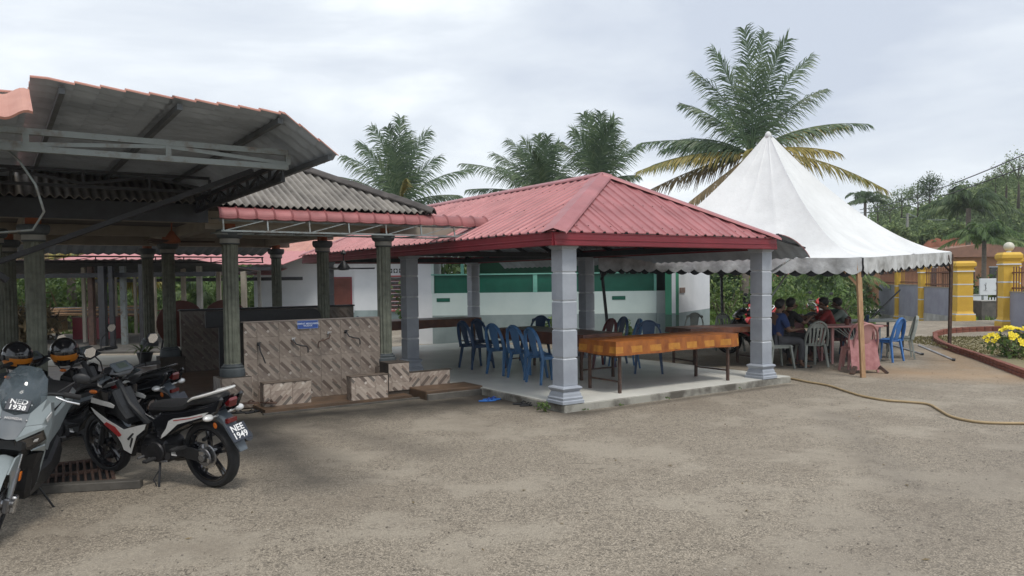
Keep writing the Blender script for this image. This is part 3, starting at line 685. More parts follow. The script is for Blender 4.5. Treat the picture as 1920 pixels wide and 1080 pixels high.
m=MB(); m.box(-.02,AW,.70,.72,2.42,2.64); m.build('back_board',cream,awn)

# ablution wall, benches, taps, sign
ab = thing('ablution_wall','tiled wash wall with wood print tiles and four bent taps between two fluted columns','wall',tuple(uv(MU,MV)),TH)
m=MB(); m.box(.13,2.13,-.075,.055,-.1,1.155); m.build('wall_core',grout,ab)
tile_face(ab,(.13,-.082,.055),(1,0),2.0,1.10,tw,(.12,0))
m=MB(); m.bbox(.13,2.13,-.09,.07,1.156,1.172,.004); m.build('coping',M('tile_coping',(.27,.23,.20),(.2,.17,.15),8,.5),ab)
m=MB(); m.box(.2,2.3,-.78,-.09,-.1,.055); m.build('foot_platform',orange_fl,ab)
m=MB(); m.box(.16,2.5,-.84,-.785,-.1,.02); m.build('kerb',conc_dk,ab)
for k,(x,z,fl) in enumerate(((.32,.86,1),(.80,.90,1),(1.32,.96,-1),(1.58,.97,1))):
    t=thing('water_tap',['bent tap nearest the left fluted column on the tiled wash wall','second bent tap from the left, just left below the blue sign','silver headed tap right of the blue sign, its spout bent left','bent tap nearest the right fluted column on the tiled wash wall'][k],'tap',tuple(uv(MU+x,MV-.09,0)),TH,'bent taps along the ablution wall')
    m=MB(); m.lathe([(.022,-.035),(.022,-.01)],(0,0,z),10,'y'); m.tube([(0,0,z),(0,-.05,z)],.012,8); m.box(-.03,.03,-.06,-.05,z+.018,z+.03); m.build('valve',chrome if k in(2,1) else black_pl,t,smooth=40)
    m=MB()
    if k==0: m.tube([(0,-.05,z),(0,-.075,z-.02),(.005,-.085,z-.09),(.04,-.085,z-.17),(.07,-.09,z-.26)],.0095,8)
    else: m.tube([(0,-.05,z),(0,-.08,z-.02),(.02*fl,-.095,z-.06),(.09*fl,-.10,z-.085),(.17*fl,-.10,z-.10),(.185*fl,-.10,z-.13),(.185*fl,-.10,z-.19)],.0095,8)
    m.build('spout',steel_dark if k!=2 else rust,t,smooth=40)
sg = thing('wash_place_sign','blue sign with white lettering on top of the tiled wash wall','sign',tuple(uv(MU+1.02,MV-.098,0)),TH)
m=MB(); m.bbox(-.15,.15,-.006,.0,1.045,1.16,.002); m.build('panel',sign_bl,sg)
m=MB();
for a in ((-.147,.147,1.047,1.051),(-.147,.147,1.154,1.158),(-.147,-.143,1.05,1.155),(.143,.147,1.05,1.155)): m.box(a[0],a[1],-.0085,-.0065,a[2],a[3])
m.build('border',M('sign_border',(.25,.35,.65),(.25,.35,.65),3,.5,bmp=0),sg)
text('lettering','TEMPAT MENGAMBIL\nWUDUK',.034,M('sign_letter',(.55,.62,.75),(.5,.57,.7),3,.5,bmp=0),sg,Matrix.Translation((0,-.0085,1.10))@Matrix.Rotation(R(90),4,'X'),.0006,.0008)
def bench(name,label,u0,u1,v0,v1,z0,z1,front,st):
    b=thing(name,label,'bench',tuple(uv(u0,v0)),TH); m=MB(); m.box(0,u1-u0,.006,v1-v0,z0-.1,z1-.012); m.build('core',grout,b)
    tile_face(b,(0,0,z0),(1,0),u1-u0,z1-z0-.014,front,st); tile_face(b,(-.002,v1-v0,z0),(0,-1),v1-v0,z1-z0-.014,tw,(.2,.1))
    m=MB(); m.bbox(-.012,u1-u0+.008,-.012,v1-v0,z1-.012,z1,.003); m.build('top_slab',M('brown_stained_slab',(.17,.13,.10),(.09,.07,.055),6,.5),b); return b
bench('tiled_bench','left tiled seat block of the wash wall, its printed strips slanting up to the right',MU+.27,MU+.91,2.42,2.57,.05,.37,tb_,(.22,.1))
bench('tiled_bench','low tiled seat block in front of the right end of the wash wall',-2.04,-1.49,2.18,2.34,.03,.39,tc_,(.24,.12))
lw = thing('low_tiled_ledge','low ledge clad in slanted wood print tiles stepping down right of the right fluted column','ledge',tuple(uv(-1.19,2.5)),TH)
m=MB(); m.box(-.19,.14,-.1,.2,-.05,.50); m.box(.145,.86,-.05,.05,.12,.335); m.build('core',grout,lw)
tile_face(lw,(-.19,-.108,.10),(1,0),.33,.40,tc_,(.25,.18)); tile_face(lw,(.146,-.058,.125),(1,0),.71,.21,tb_,(.1,.1))
m=MB(); m.bbox(-.195,.15,-.115,.2,.501,.515,.003); m.bbox(.15,.90,-.065,.055,.336,.348,.003); m.build('top_trim',grout,lw)
m=MB(); m.bbox(.15,1.1,-.62,-.07,-.1,.13,.01); m.build('orange_step',orange_fl,lw)
m=MB(); m.bbox(.15,1.18,-.67,-.625,-.1,.09,.01); m.build('step_edge',conc_dk,lw)
# interior counter wall and dark table top leaning on it
iw = thing('interior_half_wall','dark tiled half wall inside the hall behind the wash wall','wall',tuple(uv(-3.4,6.6)),TH)
m=MB(); m.box(0,3.2,-.06,.06,.15,1.22); m.build('wall_core',tile_dk,iw)
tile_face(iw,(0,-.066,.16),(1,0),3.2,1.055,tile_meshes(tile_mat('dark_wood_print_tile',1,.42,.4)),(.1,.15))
m=MB(); m.bbox(-.02,3.22,-.09,.09,1.221,1.25,.004); m.build('coping',steel_dark,iw)
bt = thing('round_ended_board','long black board with a rounded end lying on the half wall inside the hall','board',tuple(uv(-3.35,4.9)),TH)
m=MB(); pts=[(0,1.02),(0,1.24)]+[(1.75+.16*math.sin(a),1.10+.16*math.cos(a)) for a in [i*math.pi/2/6 for i in range(7)]]+[(1.91,1.02)]
pts=[(0,1.0),(0,1.26),(1.6,1.26)]+[(1.72+.16*math.sin(a),1.10+.16*math.cos(a)) for a in [i*math.pi/2/8 for i in range(9)]]+[(1.88,1.0)]
m.prism(pts,-.03,.03,'y',.006); m.build('board',black_pl,bt)
m=MB(); m.box(.2,.26,-.03,.03,.15,1.0); m.box(1.5,1.56,-.03,.03,.15,1.0); m.build('leg',steel_dark,bt)
for k,(u,v) in ((1,(-3.1,8.1)),(2,(-2.3,8.0))):
    d=thing('round_table_top',['dark brown round table top leaning behind the half wall, left of the fluted column','dark brown round table top leaning behind the half wall, middle one','reddish brown round table top leaning behind the half wall, nearest the white house'][k],'table top',tuple(uv(u,v)),TH,'round table tops stored on edge')
    m=MB(); m.lathe([(.44,-.02),(.45,-.01),(.45,.01),(.44,.02)],(0,0,.93),28,'y'); m.build('disc',[black_pl,wood_br,wood_br][k],d,smooth=30)
    m=MB(); m.beam((-.4,.1,.15),(-.3,.03,.8),.03); m.beam((.4,.1,.15),(.3,.03,.8),.03); m.build('support',steel_dark,d)
# ceiling fans
def fan(loc,label,rz,blade=orange_p,motor=rust,s=1.):
    f=thing('ceiling_fan',label,'fan',loc,rz,'ceiling fans')
    m=MB(); m.lathe([(.02,.30),(.055,.24),(.045,.22),(.012,.215)],n=14); m.build('canopy_cup',motor,f,smooth=40)
    m=MB(); m.tube([(0,0,.24),(0,0,.03)],.01,8); m.build('down_rod',motor,f,smooth=40)
    m=MB(); m.lathe([(.025,.10),(.06,.05),(.115,-.02),(.12,-.06),(.085,-.075),(.03,-.08)],n=18); m.build('motor_housing',motor,f,smooth=40)
    for k in range(3):
        a=k*2*math.pi/3; m=MB(); m.sheet([0,.15,1],[-1,1],lambda q,t:(.1+q*.48,t*(.02+.045*min(1,q*5)),-.045+.012*t),(0,0,-.006)); o=m.build('blade',steel_dark if blade is None else blade,f); o.rotation_euler=(0,0,a)
    return f
fan(tuple(uv(-3.95,4.1,2.36)),'rusty orange ceiling fan under the hall ceiling left of the near fluted column',.4,rust,orange_p)
fan(tuple(uv(-.6,6.0,2.0)),'black ceiling fan hanging left of the rear pavilion pillar, in front of the toilet block',.1,black_pl,black_pl)

# ------------------------------------------------------------------ metal carport canopy over the motorcycles
cp_ = Vector((-1.42,6.40,0))
car = thing('carport_canopy','low metal carport with a kinked red tile roof, dark underside and grey trusses','canopy',tuple(cp_),TH)
def prof(x):   # x <= 0 from eave inwards
    x=-x
    if x<.44: return 2.75+.29*(x/.44)
    if x<2.16: return 3.04+.055*(x-.44)/1.72
    return 2.995-.11*(x-2.16)
CS=.158
def wv(y): return .016*math.sin(2*math.pi*y/.19)
def cst(x):
    f=((-x)/CS)%1.; return .014*(f)   # courses step down towards the eave
def csheet(x0,x1,y0,y1,name='roof_sheet',rowf=None):
    xs=[]; k=math.floor(-x0/CS+1e-6)
    x=x0
    while x>x1+1e-6:
        nx=max(x1,-(math.floor(-x/CS+1e-4)+1)*CS); xs+= [x,nx+.002] ; x=nx
    n=max(2,int((y1-y0)/.024)); ys=[y0+(y1-y0)*i/n for i in range(n+1)]
    def fn(x,y):
        k_=cst(x)
        return (x,y,prof(x)+wv(y)+k_)
    m=MB(); m.sheet(xs,ys,fn,(0,0,-.010),0,1); m.build(name,[tile_roof,zinc],car)
csheet(0,-.4399,0,4.95); 
for a,b in ((-.43,-1.28),(-1.25,-2.158),(-2.162,-3.2),(-3.17,-4.4)): csheet(a,b,0,4.95)
# hipped bit of tiled roof facing us at the far left
m=MB()
def hf(s,t):
    c=s*2.2; return (-2.17-c, -.01-.55*t, 3.0-.11*c-.13*t+.022*math.sin(2*math.pi*c/.22+.6)-.030*math.floor(t*4.999))
m.sheet([i/90 for i in range(91)],[0,.199,.2,.399,.4,.599,.6,.799,.8,1.],hf,(0,.01,-.014),0,1); m.build('roof_sheet',[tile_roof,zinc],car)
for x in (-.05,-.46,-1.21,-1.97,-2.75,-3.6):
    m=MB(); m.beam((x,.06,prof(x)-.045),(x,4.9,prof(x)-.045),.038,.045); m.build('purlin',M('purlin_steel',(.12,.135,.15),(.08,.085,.09),4,.6),car)
def truss(y,x0,x1,zb,zt,mat,name,nb=3,w=.05,wd=.03,first=0):
    m=MB(); m.beam((x0,y,zt),(x1,y,zt),w,w); m.build(name,mat,car)
    m=MB(); m.beam((x0,y,zb),(x1,y,zb),w,w); m.build(name,mat,car)
    L_=(x1-x0)/nb
    for k in range(nb+1):
        x=x0+L_*k; m=MB(); m.beam((x,y,zb+w/2),(x,y,zt-w/2),w*.9,w*.9,up=(0,1,0)); m.build('truss_post',mat,car)
        if k<nb:
            a,b=((x,zt-.03),(x+L_,zb+.03)) if (k+first)%2 else ((x,zb+.03),(x+L_,zt-.03))
            m=MB(); m.beam((a[0],y-.01,a[1]),(b[0],y-.01,b[1]),wd*.4,wd); m.build('truss_brace',mat,car)
truss(.55,-.25,-4.1,2.70,2.825,steel_grey,'truss_chord',4,.045,first=0)
truss(3.0,-.35,-4.1,2.72,2.88,steel_dark,'truss_chord',6,.03)
m=MB(); m.beam((-.28,.6,2.60),(-.28,4.9,2.60),.04,.04); m.beam((-.28,.6,2.74),(-.28,4.9,2.74),.04,.04)
for k in range(11):
    y=.6+k*.375; m.beam((-.28,y,2.61 if k%2 else 2.73),(-.28,y+.375,2.73 if k%2 else 2.61),.02,.02); m.beam((-.28,y,2.6),(-.28,y,2.74),.025,.025)
m.build('eave_truss',steel_dark,car)
m=MB(); m.beam((-.365,1.21,2.745),(-2.6,2.355,1.815),.045,.045); m.build('diagonal_brace',steel_dark,car)
m=MB(); m.beam((-2.3,2.3,1.75),(-3.1,1.9,2.5),.05,.05); m.build('diagonal_brace',steel_dark,car)
for (x,y) in ((-4.15,.55),(-4.15,4.6),(-.25,4.75)):
    if x<-3: m=MB(); m.beam((x,y,0),(x,y,2.72),.08,.08); m.build('post',steel_dark,car)
m=MB(); m.box(-4.3,-3.05,2.62,2.64,2.46,2.80); m.build('side_board',M('grey_green_board',(.13,.14,.125),(.09,.10,.09),3,.8),car)
cw = thing('loose_cable','loose grey cable hanging from the carport truss at the far left','cable',(-3.4,5.3,0))
m=MB(); m.tube([(-.35,.4,2.75),(-.22,.4,2.62),(-.12,.42,2.45),(-.08,.45,2.25),(-.2,.5,2.12),(-.5,.5,2.1),(-.9,.5,2.2)],.009,6); m.build('cable',steel_grey,cw,smooth=True)

# ------------------------------------------------------------------ white marquee tent
F_=Vector((5.84,12.80,0));Rr=Vector((10.06,17.62,0));Lf=Vector((1.87,16.35,0));Bk=Vector((5.75,21.1,0))
tent = thing('marquee_tent','white peaked marquee tent with a dirty scalloped valance on thin timber and steel poles','tent',(5.9,16.95,0))
T0=Vector((5.9,16.95,0))
AP_=Vector((5.66,16.95,4.86)); ez=[1.99,2.21,2.14,2.13]; cor=[F_,Rr,Bk,Lf]
import mathutils.noise as mn
def tfn(k):
    a,b=cor[k].copy(),cor[(k+1)%4].copy(); a.z=ez[k]; b.z=ez[(k+1)%4]
    def fn(s,t):      # s along the side, t 0 apex .. 1 eave
        e=a.lerp(b,s); ax=Vector((AP_.x,AP_.y,0)); r=t
        p=Vector((AP_.x+(e.x-AP_.x)*r, AP_.y+(e.y-AP_.y)*r, 0))
        h=(1-r)**(1.62+.25*(abs(s-.5)<.5)*math.sin(math.pi*s)); z=e.z+(AP_.z-e.z)*h
        seam=abs(math.sin(s*math.pi*4)); z+=.018*(1-seam)**3*(t>.03)+.012*mn.noise(Vector((s*9,t*5,k*7.)))*t+.02*math.sin(s*40+3*mn.noise(Vector((s*5,t*3,k))))*max(0,t-.8)
        return Vector((p.x,p.y,z))-T0
    return fn
for k in range(4):
    m=MB(); m.sheet([i/64 for i in range(65)],[.012+ .988*(j/30)**1.15 for j in range(31)],tfn(k),(0,0,-.012),0,1)
    m.build('roof_panel',[tent_m,tent_m],tent,smooth=30)
m=MB(); m.lathe([(.02,4.88),(.06,4.84),(.085,4.74)],(AP_.x-T0.x,AP_.y-T0.y,0),12); m.build('peak_cap',tent_m,tent,smooth=True)
for k in range(4):
    a,b=cor[k].copy(),cor[(k+1)%4].copy(); a.z=ez[k]; b.z=ez[(k+1)%4]; d=(b-a); Ln=d.length; nrm=Vector((d.y,-d.x,0)).normalized(); ns=int(Ln/.27)
    S=[i/(ns*8) for i in range(ns*8+1)]
    def vf(s,t,off=0,extra=0,ph=0):
        p=a.lerp(b,s); sc_=abs(math.sin(math.pi*(s*ns+ph))); H=.215+extra+.065*sc_
        z=p.z+.005-H*t; bul=.02*t*math.sin(s*ns*math.pi)+.02*mn.noise(Vector((s*14,t*2,k*3)))*t
        return Vector((p.x,p.y,z))+nrm*(.025+off+bul)-T0
    m=MB(); m.sheet(S,[0,.25,.5,.75,1],lambda s,t:vf(s,t),tuple(-nrm*.004)); m.build('valance',val_m,tent,smooth=30)
    m=MB(); m.sheet(S,[0,.5,1],lambda s,t:vf(s,t,-.03,.045,.5),tuple(-nrm*.004)); m.build('valance_shade',val_in,tent,smooth=30)  # black scallops stand in for the shade inside the valance
    m=MB(); m.beam(a-T0-Vector((0,0,.03)),b-T0-Vector((0,0,.03)),.04); m.build('eave_rail',steel_dark,tent)
def tpole(base,top,w,mat,k0,k1):
    m=MB(); b=Vector(base)-T0; t=Vector(top)-T0; m.beam(b,t,w,w); m.build('pole',mat,tent)
    for q in (k0,k1):
        d=(Vector((q.x,q.y,0))-Vector((top[0],top[1],0))).normalized()*.34
        m=MB(); m.beam(t-Vector((0,0,.42)),t+d-Vector((0,0,.02)),w*.6,w*.6); m.build('knee_brace',mat,tent)
tpole((5.84,12.76,0),(5.80,12.86,1.95),.07,timber,Rr,Lf)
tpole((10.04,17.6,.05),(10.08,17.62,2.16),.06,rust,F_,Bk)
tpole((2.1,16.4,0),(1.9,16.38,2.1),.06,steel_dark,F_,Bk)
tpole((5.78,21.05,0),(5.75,21.1,2.1),.06,steel_dark,Rr,Lf)
m=MB(); m.tube([(AP_.x-T0.x,AP_.y-T0.y,2.6),(AP_.x-T0.x,AP_.y-T0.y,4.8)],.03,8); m.build('king_pole',steel_dark,tent)
for q in cor:
    m=MB(); m.beam((AP_.x-T0.x,AP_.y-T0.y,2.6),(q.x-T0.x,q.y-T0.y,1.90),.03); m.build('king_pole_stay',steel_dark,tent)
for k,(a,b) in enumerate((((4.35,12.9,1.77),(4.75,13.0,2.02)),((4.5,14.2,.9),(5.3,14.3,2.0)),((9.2,18.2,1.35),(7.9,17.3,.55)))):
    pp=thing('prop_pole',['short pale pole slanting up to the tent edge right of the right front pavilion pillar','long thin pole slanting up behind the seated people at the pavilion pillar','dark pole slanting up behind the long timber tent pole'][k],'pole',(a[0],a[1],0),0,'slanting prop poles')
    m=MB(); a=Vector(a);b=Vector(b); d=(b-a)
    if k==0: a=a-d*.6
    m.tube([(a-Vector((pp.location.x,pp.location.y,0))),(b-Vector((pp.location.x,pp.location.y,0)))],.018,8); m.build('pole',steel_grey if k<2 else steel_dark,pp,smooth=40)
    m=MB(); m.lathe([(.024,-.03),(.03,0),(.024,.03)],tuple(b-Vector((pp.location.x,pp.location.y,0))),8); m.build('end_cap',steel_dark,pp)

# ------------------------------------------------------------------ toilet block (mint and green)
tb=thing('toilet_block','mint and white toilet block with a dark green panel band and grey base','building',(-2.15,20.7,0))
def wallp(par,x0,x1,y0,y1,splits,name='wall'):
    for (z0,z1,mt) in splits:
        m=MB(); m.box(x0,x1,y0,y1,z0,z1); m.build(name,mt,par)
# front half wall: grey base, white, green glazed panel
wallp(tb,0,6.05,0,.12,((-.3,.76,grey_w),(.76,1.36,mint_w)))
for (a,b) in ((.06,2.72),(2.84,5.98)):
    m=MB(); m.box(a,b,.03,.09,1.36,1.84); m.build('green_panel',green_g,tb)
m=MB(); m.box(-.02,6.05,-.02,.14,1.841,1.875); m.build('rail',green_l,tb)
m=MB(); m.box(2.722,2.838,-.005,.125,1.36,1.84); m.build('mullion',green_l,tb)
m=MB(); m.box(-.02,.055,-.005,.125,1.362,2.45); m.build('corner_post',mint_w,tb)
m=MB(); m.box(5.985,6.05,-.005,.125,1.362,2.45); m.build('corner_post',green_l,tb)
m=MB(); m.box(.78,.86,.0,.12,1.878,2.45); m.build('post',green_l,tb)
for x in (.12,4.85):
    m=MB(); m.box(x,x+.36,-.008,.0,1.13,1.23); m.build('vent_slot',green_g,tb)
wallp(tb,6.055,6.42,-.05,.10,((-.3,.76,grey_w),(.76,1.36,M('mid_grey_pier',(.38,.42,.42),(.32,.36,.36),3,.8)),))  # pier above the base is plain mid grey
m=MB(); m.box(.9,6.3,2.6,2.7,-.3,2.6); m.build('back_wall',M('mid_green_wall',(.03,.19,.10),(.02,.15,.08),1,.5),tb)
m=MB(); m.box(-.4,.0,.0,2.7,-.3,2.45); m.build('side_wall',white_w,tb)
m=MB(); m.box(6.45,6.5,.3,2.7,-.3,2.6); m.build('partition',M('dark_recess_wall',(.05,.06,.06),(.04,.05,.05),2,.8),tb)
m=MB(); m.prism([(-.5,2.50),(-.5,2.54),(3.2,3.3),(6.9,2.54),(6.9,2.50),(3.2,3.26)],-.5,3.2,'y',.0); m.build('roof',green_l,tb)
m=MB(); m.box(-.55,6.9,-.56,-.50,2.40,2.53); m.build('eave_trim',green_l,tb)
# right part, wall turned away
def along(par,a,b,thk,splits,name='wall'):
    a=Vector(a);b=Vector(b); d=(b-a).normalized(); n=Vector((-d.y,d.x))*thk
    for z0,z1,mt in splits:
        m=MB(); m.prism([tuple(a),tuple(b),tuple(b+n),tuple(a+n)],z0,z1,'z'); m.build(name,mt,par)
along(tb,(6.42,-.75),(8.05,2.2),.12,((-.3,.78,grey_w),(.78,2.5,white_w)))
along(tb,(6.20,-.42),(6.415,-.755),.10,((-.3,.74,M('green_grey_base',(.08,.17,.13),(.06,.13,.1),2,.7)),(.74,2.5,M('green_door_frame',(.06,.30,.18),(.05,.25,.15),2,.5))),'door_frame')
d_=(Vector((8.05,2.2))-Vector((6.42,-.75))).normalized()
pl=thing('wall_plaque','small brown stone plaque on the white end wall of the toilet block','plaque',(4.27+d_.x*.28,19.95+d_.y*.28,0),math.atan2(d_.y,d_.x))
m=MB(); m.bbox(0,.46,-.025,-.004,1.30,1.44,.004); m.build('panel',M('plaque_stone',(.26,.17,.14),(.16,.11,.09),18,.5),pl)
# ------------------------------------------------------------------ white house with brown door and louvre window
ho=thing('white_house','white walled house with a grey dado, brown door and red louvre window behind the hall','house',(-9.9,29.5,0))
hx0,hx1=0.,7.3
wallp(ho,0,3.85,0,.15,((-.3,.52,grey_w),(.52,2.75,white_w)))
wallp(ho,3.85,hx1,-.06,.15,((-.3,.60,grey_w),(.60,2.62,white_w)))
wallp(ho,0,.15,.16,5,((-.3,.52,grey_w),(.52,2.75,white_w)))
wallp(ho,hx1-.15,hx1,.16,5,((-.3,.60,grey_w),(.60,2.62,white_w)))
m=MB(); m.box(2.97,3.72,-.045,-.005,-.18,1.84); dr=m.build('door',wood_br,ho)
m=MB()
for z0,z1 in ((.0,.30),(.42,1.5),(1.6,1.74)): m.bbox(3.08,3.61,-.058,-.046,z0,z1,.008)
m.build('door_panel',wood_br,dr)
m=MB(); m.box(2.92,2.968,-.06,-.002,-.18,1.89); m.box(3.722,3.77,-.06,-.002,-.18,1.89); m.box(2.97,3.72,-.06,-.002,1.842,1.89); m.build('door_frame',red_trim,ho)
pinkred=M('pinkish_red_frame',(.45,.10,.10),(.36,.08,.08),4,.5)
wx=5.05
fr=MB()
for a in ((wx,wx+.05,.60,1.92),(wx+.62,wx+.68,.60,1.92),(wx+1.25,wx+1.3,.60,1.92)): fr.box(a[0],a[1],-.12,-.061,a[2],a[3])
fr.box(wx+.05,wx+.62,-.12,-.061,1.87,1.92); fr.box(wx+.68,wx+1.25,-.12,-.061,1.87,1.92); fr.box(wx-.03,wx+1.33,-.14,-.061,.55,.60)
wf=fr.build('window',pinkred,ho)
for bx in (wx+.05,wx+.68):
    for k in range(8):
        z=.64+k*.153; m=MB(); m.beam((bx,-.085,z+.06),(bx+.57,-.085,z+.06),.006,.135,up=(0,-.5,1)); m.build('louvre_pane',louv_g,wf)
        m=MB(); m.box(bx,bx+.57,-.118,-.11,z-.012,z+.006); m.build('louvre_bar',pinkred,wf)
for k in range(7):
    x=4.95+k*.205
    m=MB()
    for a in ((x,x+.02,2.0,2.2),(x+.18,x+.2,2.0,2.2)): m.box(a[0],a[1],-.075,-.061,a[2],a[3])
    m.box(x+.02,x+.18,-.075,-.061,2.18,2.2); m.box(x+.02,x+.18,-.075,-.061,2.0,2.02)
    m.prism([(x+.10,2.03),(x+.155,2.10),(x+.10,2.17),(x+.045,2.10)],-.075,-.061,'y')
    o=m.build('vent_block',white_w,ho); mm=MB(); mm.box(x+.02,x+.18,-.0625,-.0605,2.02,2.18); mm.build('vent_shade_plate',black_pl,o)  # flat black plate stands in for the shade in the vent holes
m=MB(); m.sheet([i/60 for i in range(61)],[0,1],lambda s,t:(-.6+s*8.4,-.7+t*3.2,2.80+t*1.15+.03*math.sin(s*8.4/.25*2*math.pi)),(0,0,-.02)); m.build('roof',tile_roof,ho)
m=MB(); m.box(-.6,7.8,-.72,-.69,2.62,2.80); m.build('fascia',red_trim,ho)
m=MB(); m.bbox(-9.0,-2.6,26.0,29.4,-.3,-.02,.02); tag(m.build('concrete_apron',conc,None),kind='structure')

# ------------------------------------------------------------------ yellow boundary fence
def fpil(name,label,x,y,w,zb,zt,rz,ball=False,group='yellow gate and fence pillars'):
    t=thing(name,label,'pillar',(x,y,zb),rz,group); H=zt-zb
    def sq(r,z): return [(-r,-r,z),(r,-r,z),(r,r,z),(-r,r,z)]
    m=MB(); h=w/2
    m.loft([sq(r,z) for r,z in ((h*1.28,-.15),(h*1.28,.16),(h*1.22,.18),(h,.30),(h,H-.36),(h*1.12,H-.33),(h*1.12,H-.28),(h*1.05,H-.27),(h*1.05,H-.24),(h*1.32,H-.16),(h*1.32,H-.07),(h*1.05,H)) ]); m.build('shaft',yellow_p,t)
    for z0,r in ((H*.40,1.02),(H*.60,1.02),(H-.35,1.16),(.19,1.26)):
        m=MB(); hh=h*r; m.box(-hh,hh,-hh,hh,z0,z0+.035); m.build('white_band',white_w,t)
    if ball:
        m=MB(); m.lathe([(.07,H),(.05,H+.04)],n=12); m.build('lamp_neck',white_w,t)
        m=MB(); m.ell((0,0,H+.16),(.135,.135,.13),20,12); m.build('lamp_globe',M('ivory_globe',(.62,.60,.50),(.56,.54,.45),3,.4,bmp=0),t,smooth=True)
    return t
fa=math.atan2(1,.21)-math.pi/2
fpil('fence_pillar','thin yellow fence pillar farthest left, at the end of the railing',15.95,31.6,.30,-.2,2.2,fa)
fpil('fence_pillar','thin yellow fence pillar between the two grey wall panels, seen right of the blue chair',15.30,28.5,.33,-.13,2.12,fa)
fpil('gate_pillar','thick yellow pillar at the left side of the open gate',14.68,25.0,.46,.20,2.13,fa)
fpil('gate_pillar','yellow pillar with a round ivory lamp at the right side of the gate',13.97,21.6,.40,.18,2.30,fa,True)
fpil('fence_pillar','partly cut off yellow fence pillar at the right picture edge behind the lamp pillar',14.65,22.5,.34,.18,2.22,fa)
rail_m=M('reddish_brown_railing',(.20,.085,.05),(.14,.055,.035),9,.6)
def fpanel(name,label,a,b,zb,zw,zr,white=0.):
    a=Vector(a);b=Vector(b); d=(b-a); L_=d.length; t=thing(name,label,'fence',(a.x,a.y,0),math.atan2(d.y,d.x),'fence panels between the yellow pillars')
    m=MB(); m.box(0,L_,-.06,.06,zb+white,zw); m.build('wall',lilac_w,t)
    if white: m=MB(); m.box(0,L_,-.075,.065,zb-.3,zb+white-.003); m.build('plinth',M('flaking_white_plinth',(.55,.55,.53),(.33,.32,.3),2.5,.8),t)
    m=MB(); m.box(0,L_,-.075,.075,zw,zw+.03); m.build('coping',cream,t)
    for z in (zw+.12,zr-.12):
        m=MB(); m.box(0,L_,-.02,.02,z-.02,z+.02); m.build('rail',rail_m,t)
    n=int(L_/.16)
    for k in range(n):
        x=(k+.5)*L_/n; m=MB(); m.box(x-.012,x+.012,-.012,.012,zw+.03,zr); m.lathe([(.012,zr),(.022,zr+.02),(.002,zr+.06)],(x,0,0),4); m.build('bar',rail_m,t)
fpanel('fence_panel','grey lilac wall panel with brown railing farthest left',(15.95,31.6),(15.30,28.5),-.25,1.30,1.98,.33)
fpanel('fence_panel','grey lilac wall panel with brown railing left of the gate pillar',(15.30,28.5),(14.70,25.2),-.1,1.24,1.9,.40)
fpanel('fence_panel','grey lilac wall panel at the right picture edge beside the lamp pillar',(13.95,21.4),(13.2,17.6),.12,1.18,1.85)
fpanel('fence_panel','grey lilac wall end far left of the first yellow pillar',(16.6,34.6),(15.97,31.8),-.3,1.28,1.9,.3)
gl_m=M('rusty_gate_steel',(.20,.13,.08),(.12,.08,.055),14,.8)
gt=thing('metal_gate','rusty mesh gate leaf standing open behind the gate pillars','gate',(14.3,22.4,.18),R(62),'open gate leaves')
def gatebars(t,Lg,H):
    for z in (.05,.45,.85,H*.62,H-.02):
        m=MB(); m.box(.03,Lg-.03,-.015,.015,z-.018,z+.018); m.build('rail',gl_m,t)
    m=MB(); m.box(-.03,.03,-.03,.03,0,H+.05); m.box(Lg-.03,Lg+.03,-.03,.03,0,H+.05); m.build('gate_frame',gl_m,t)
    n=int(Lg/.11)
    for k in range(1,n):
        x=k*Lg/n; m=MB(); m.box(x-.008,x+.008,-.008,.008,.05,H+.03*(k%2)); m.lathe([(.008,H),(.016,H+.03),(.001,H+.12)],(x,0,0),4); m.build('gate_bar',gl_m,t)
gatebars(gt,1.5,1.6)
g2_=dup(gt,(14.75,25.5,.18),R(75),'narrow rusty gate leaf folded back beside the left gate pillar')

# ------------------------------------------------------------------ brick edged flower bed
EDG=[(11.1,20.1),(10.5,19.0),(10.15,18.2),(9.75,17.0),(9.32,15.45),(8.86,14.0),(8.42,12.64),(8.0,11.3)]
EDT=[(11.1,20.1),(11.7,20.7),(12.5,21.0),(13.45,21.05)]
poly=[(p[0],p[1]) for p in EDG[::-1]]+[(p[0],p[1]) for p in EDT[1:]]+[(13.3,17.8),(12.9,11.3)]
bm_=MB(); bm_.prism(poly,-.1,.075,'z'); tag(bm_.build('flower_bed_ground',drybed,None),kind='structure')
be=thing('brick_edging','low curved edging of red bricks round the dry grass bed','kerb',(9.3,16,0))
bmesh_=MB(); bmesh_.bbox(-.108,.108,-.05,.05,0,.068,.006); bme=bmesh_.mesh('brick',brick_red)
def along_pts(P,step):
    out=[];acc=0
    for i in range(len(P)-1):
        a=Vector(P[i]);b=Vector(P[i+1]); L_=(b-a).length; t=acc
        while t<L_: out.append((a+(b-a)*(t/L_),math.atan2((b-a).y,(b-a).x))); t+=step
        acc=t-L_
    return out
def smoothpts(P,n=6):
    out=[]
    for i in range(len(P)-1):
        p0=Vector(P[max(i-1,0)]);p1=Vector(P[i]);p2=Vector(P[i+1]);p3=Vector(P[min(i+2,len(P)-1)])
        for k in range(n):
            t=k/n; out.append(tuple(.5*((2*p1)+(p2-p0)*t+(2*p0-5*p1+4*p2-p3)*t*t+(3*p1-3*p2+p0*1-p0*2+p3-0*p0)*0+(-p0+3*p1-3*p2+p3)*t**3)))
    out.append(tuple(P[-1])); return out
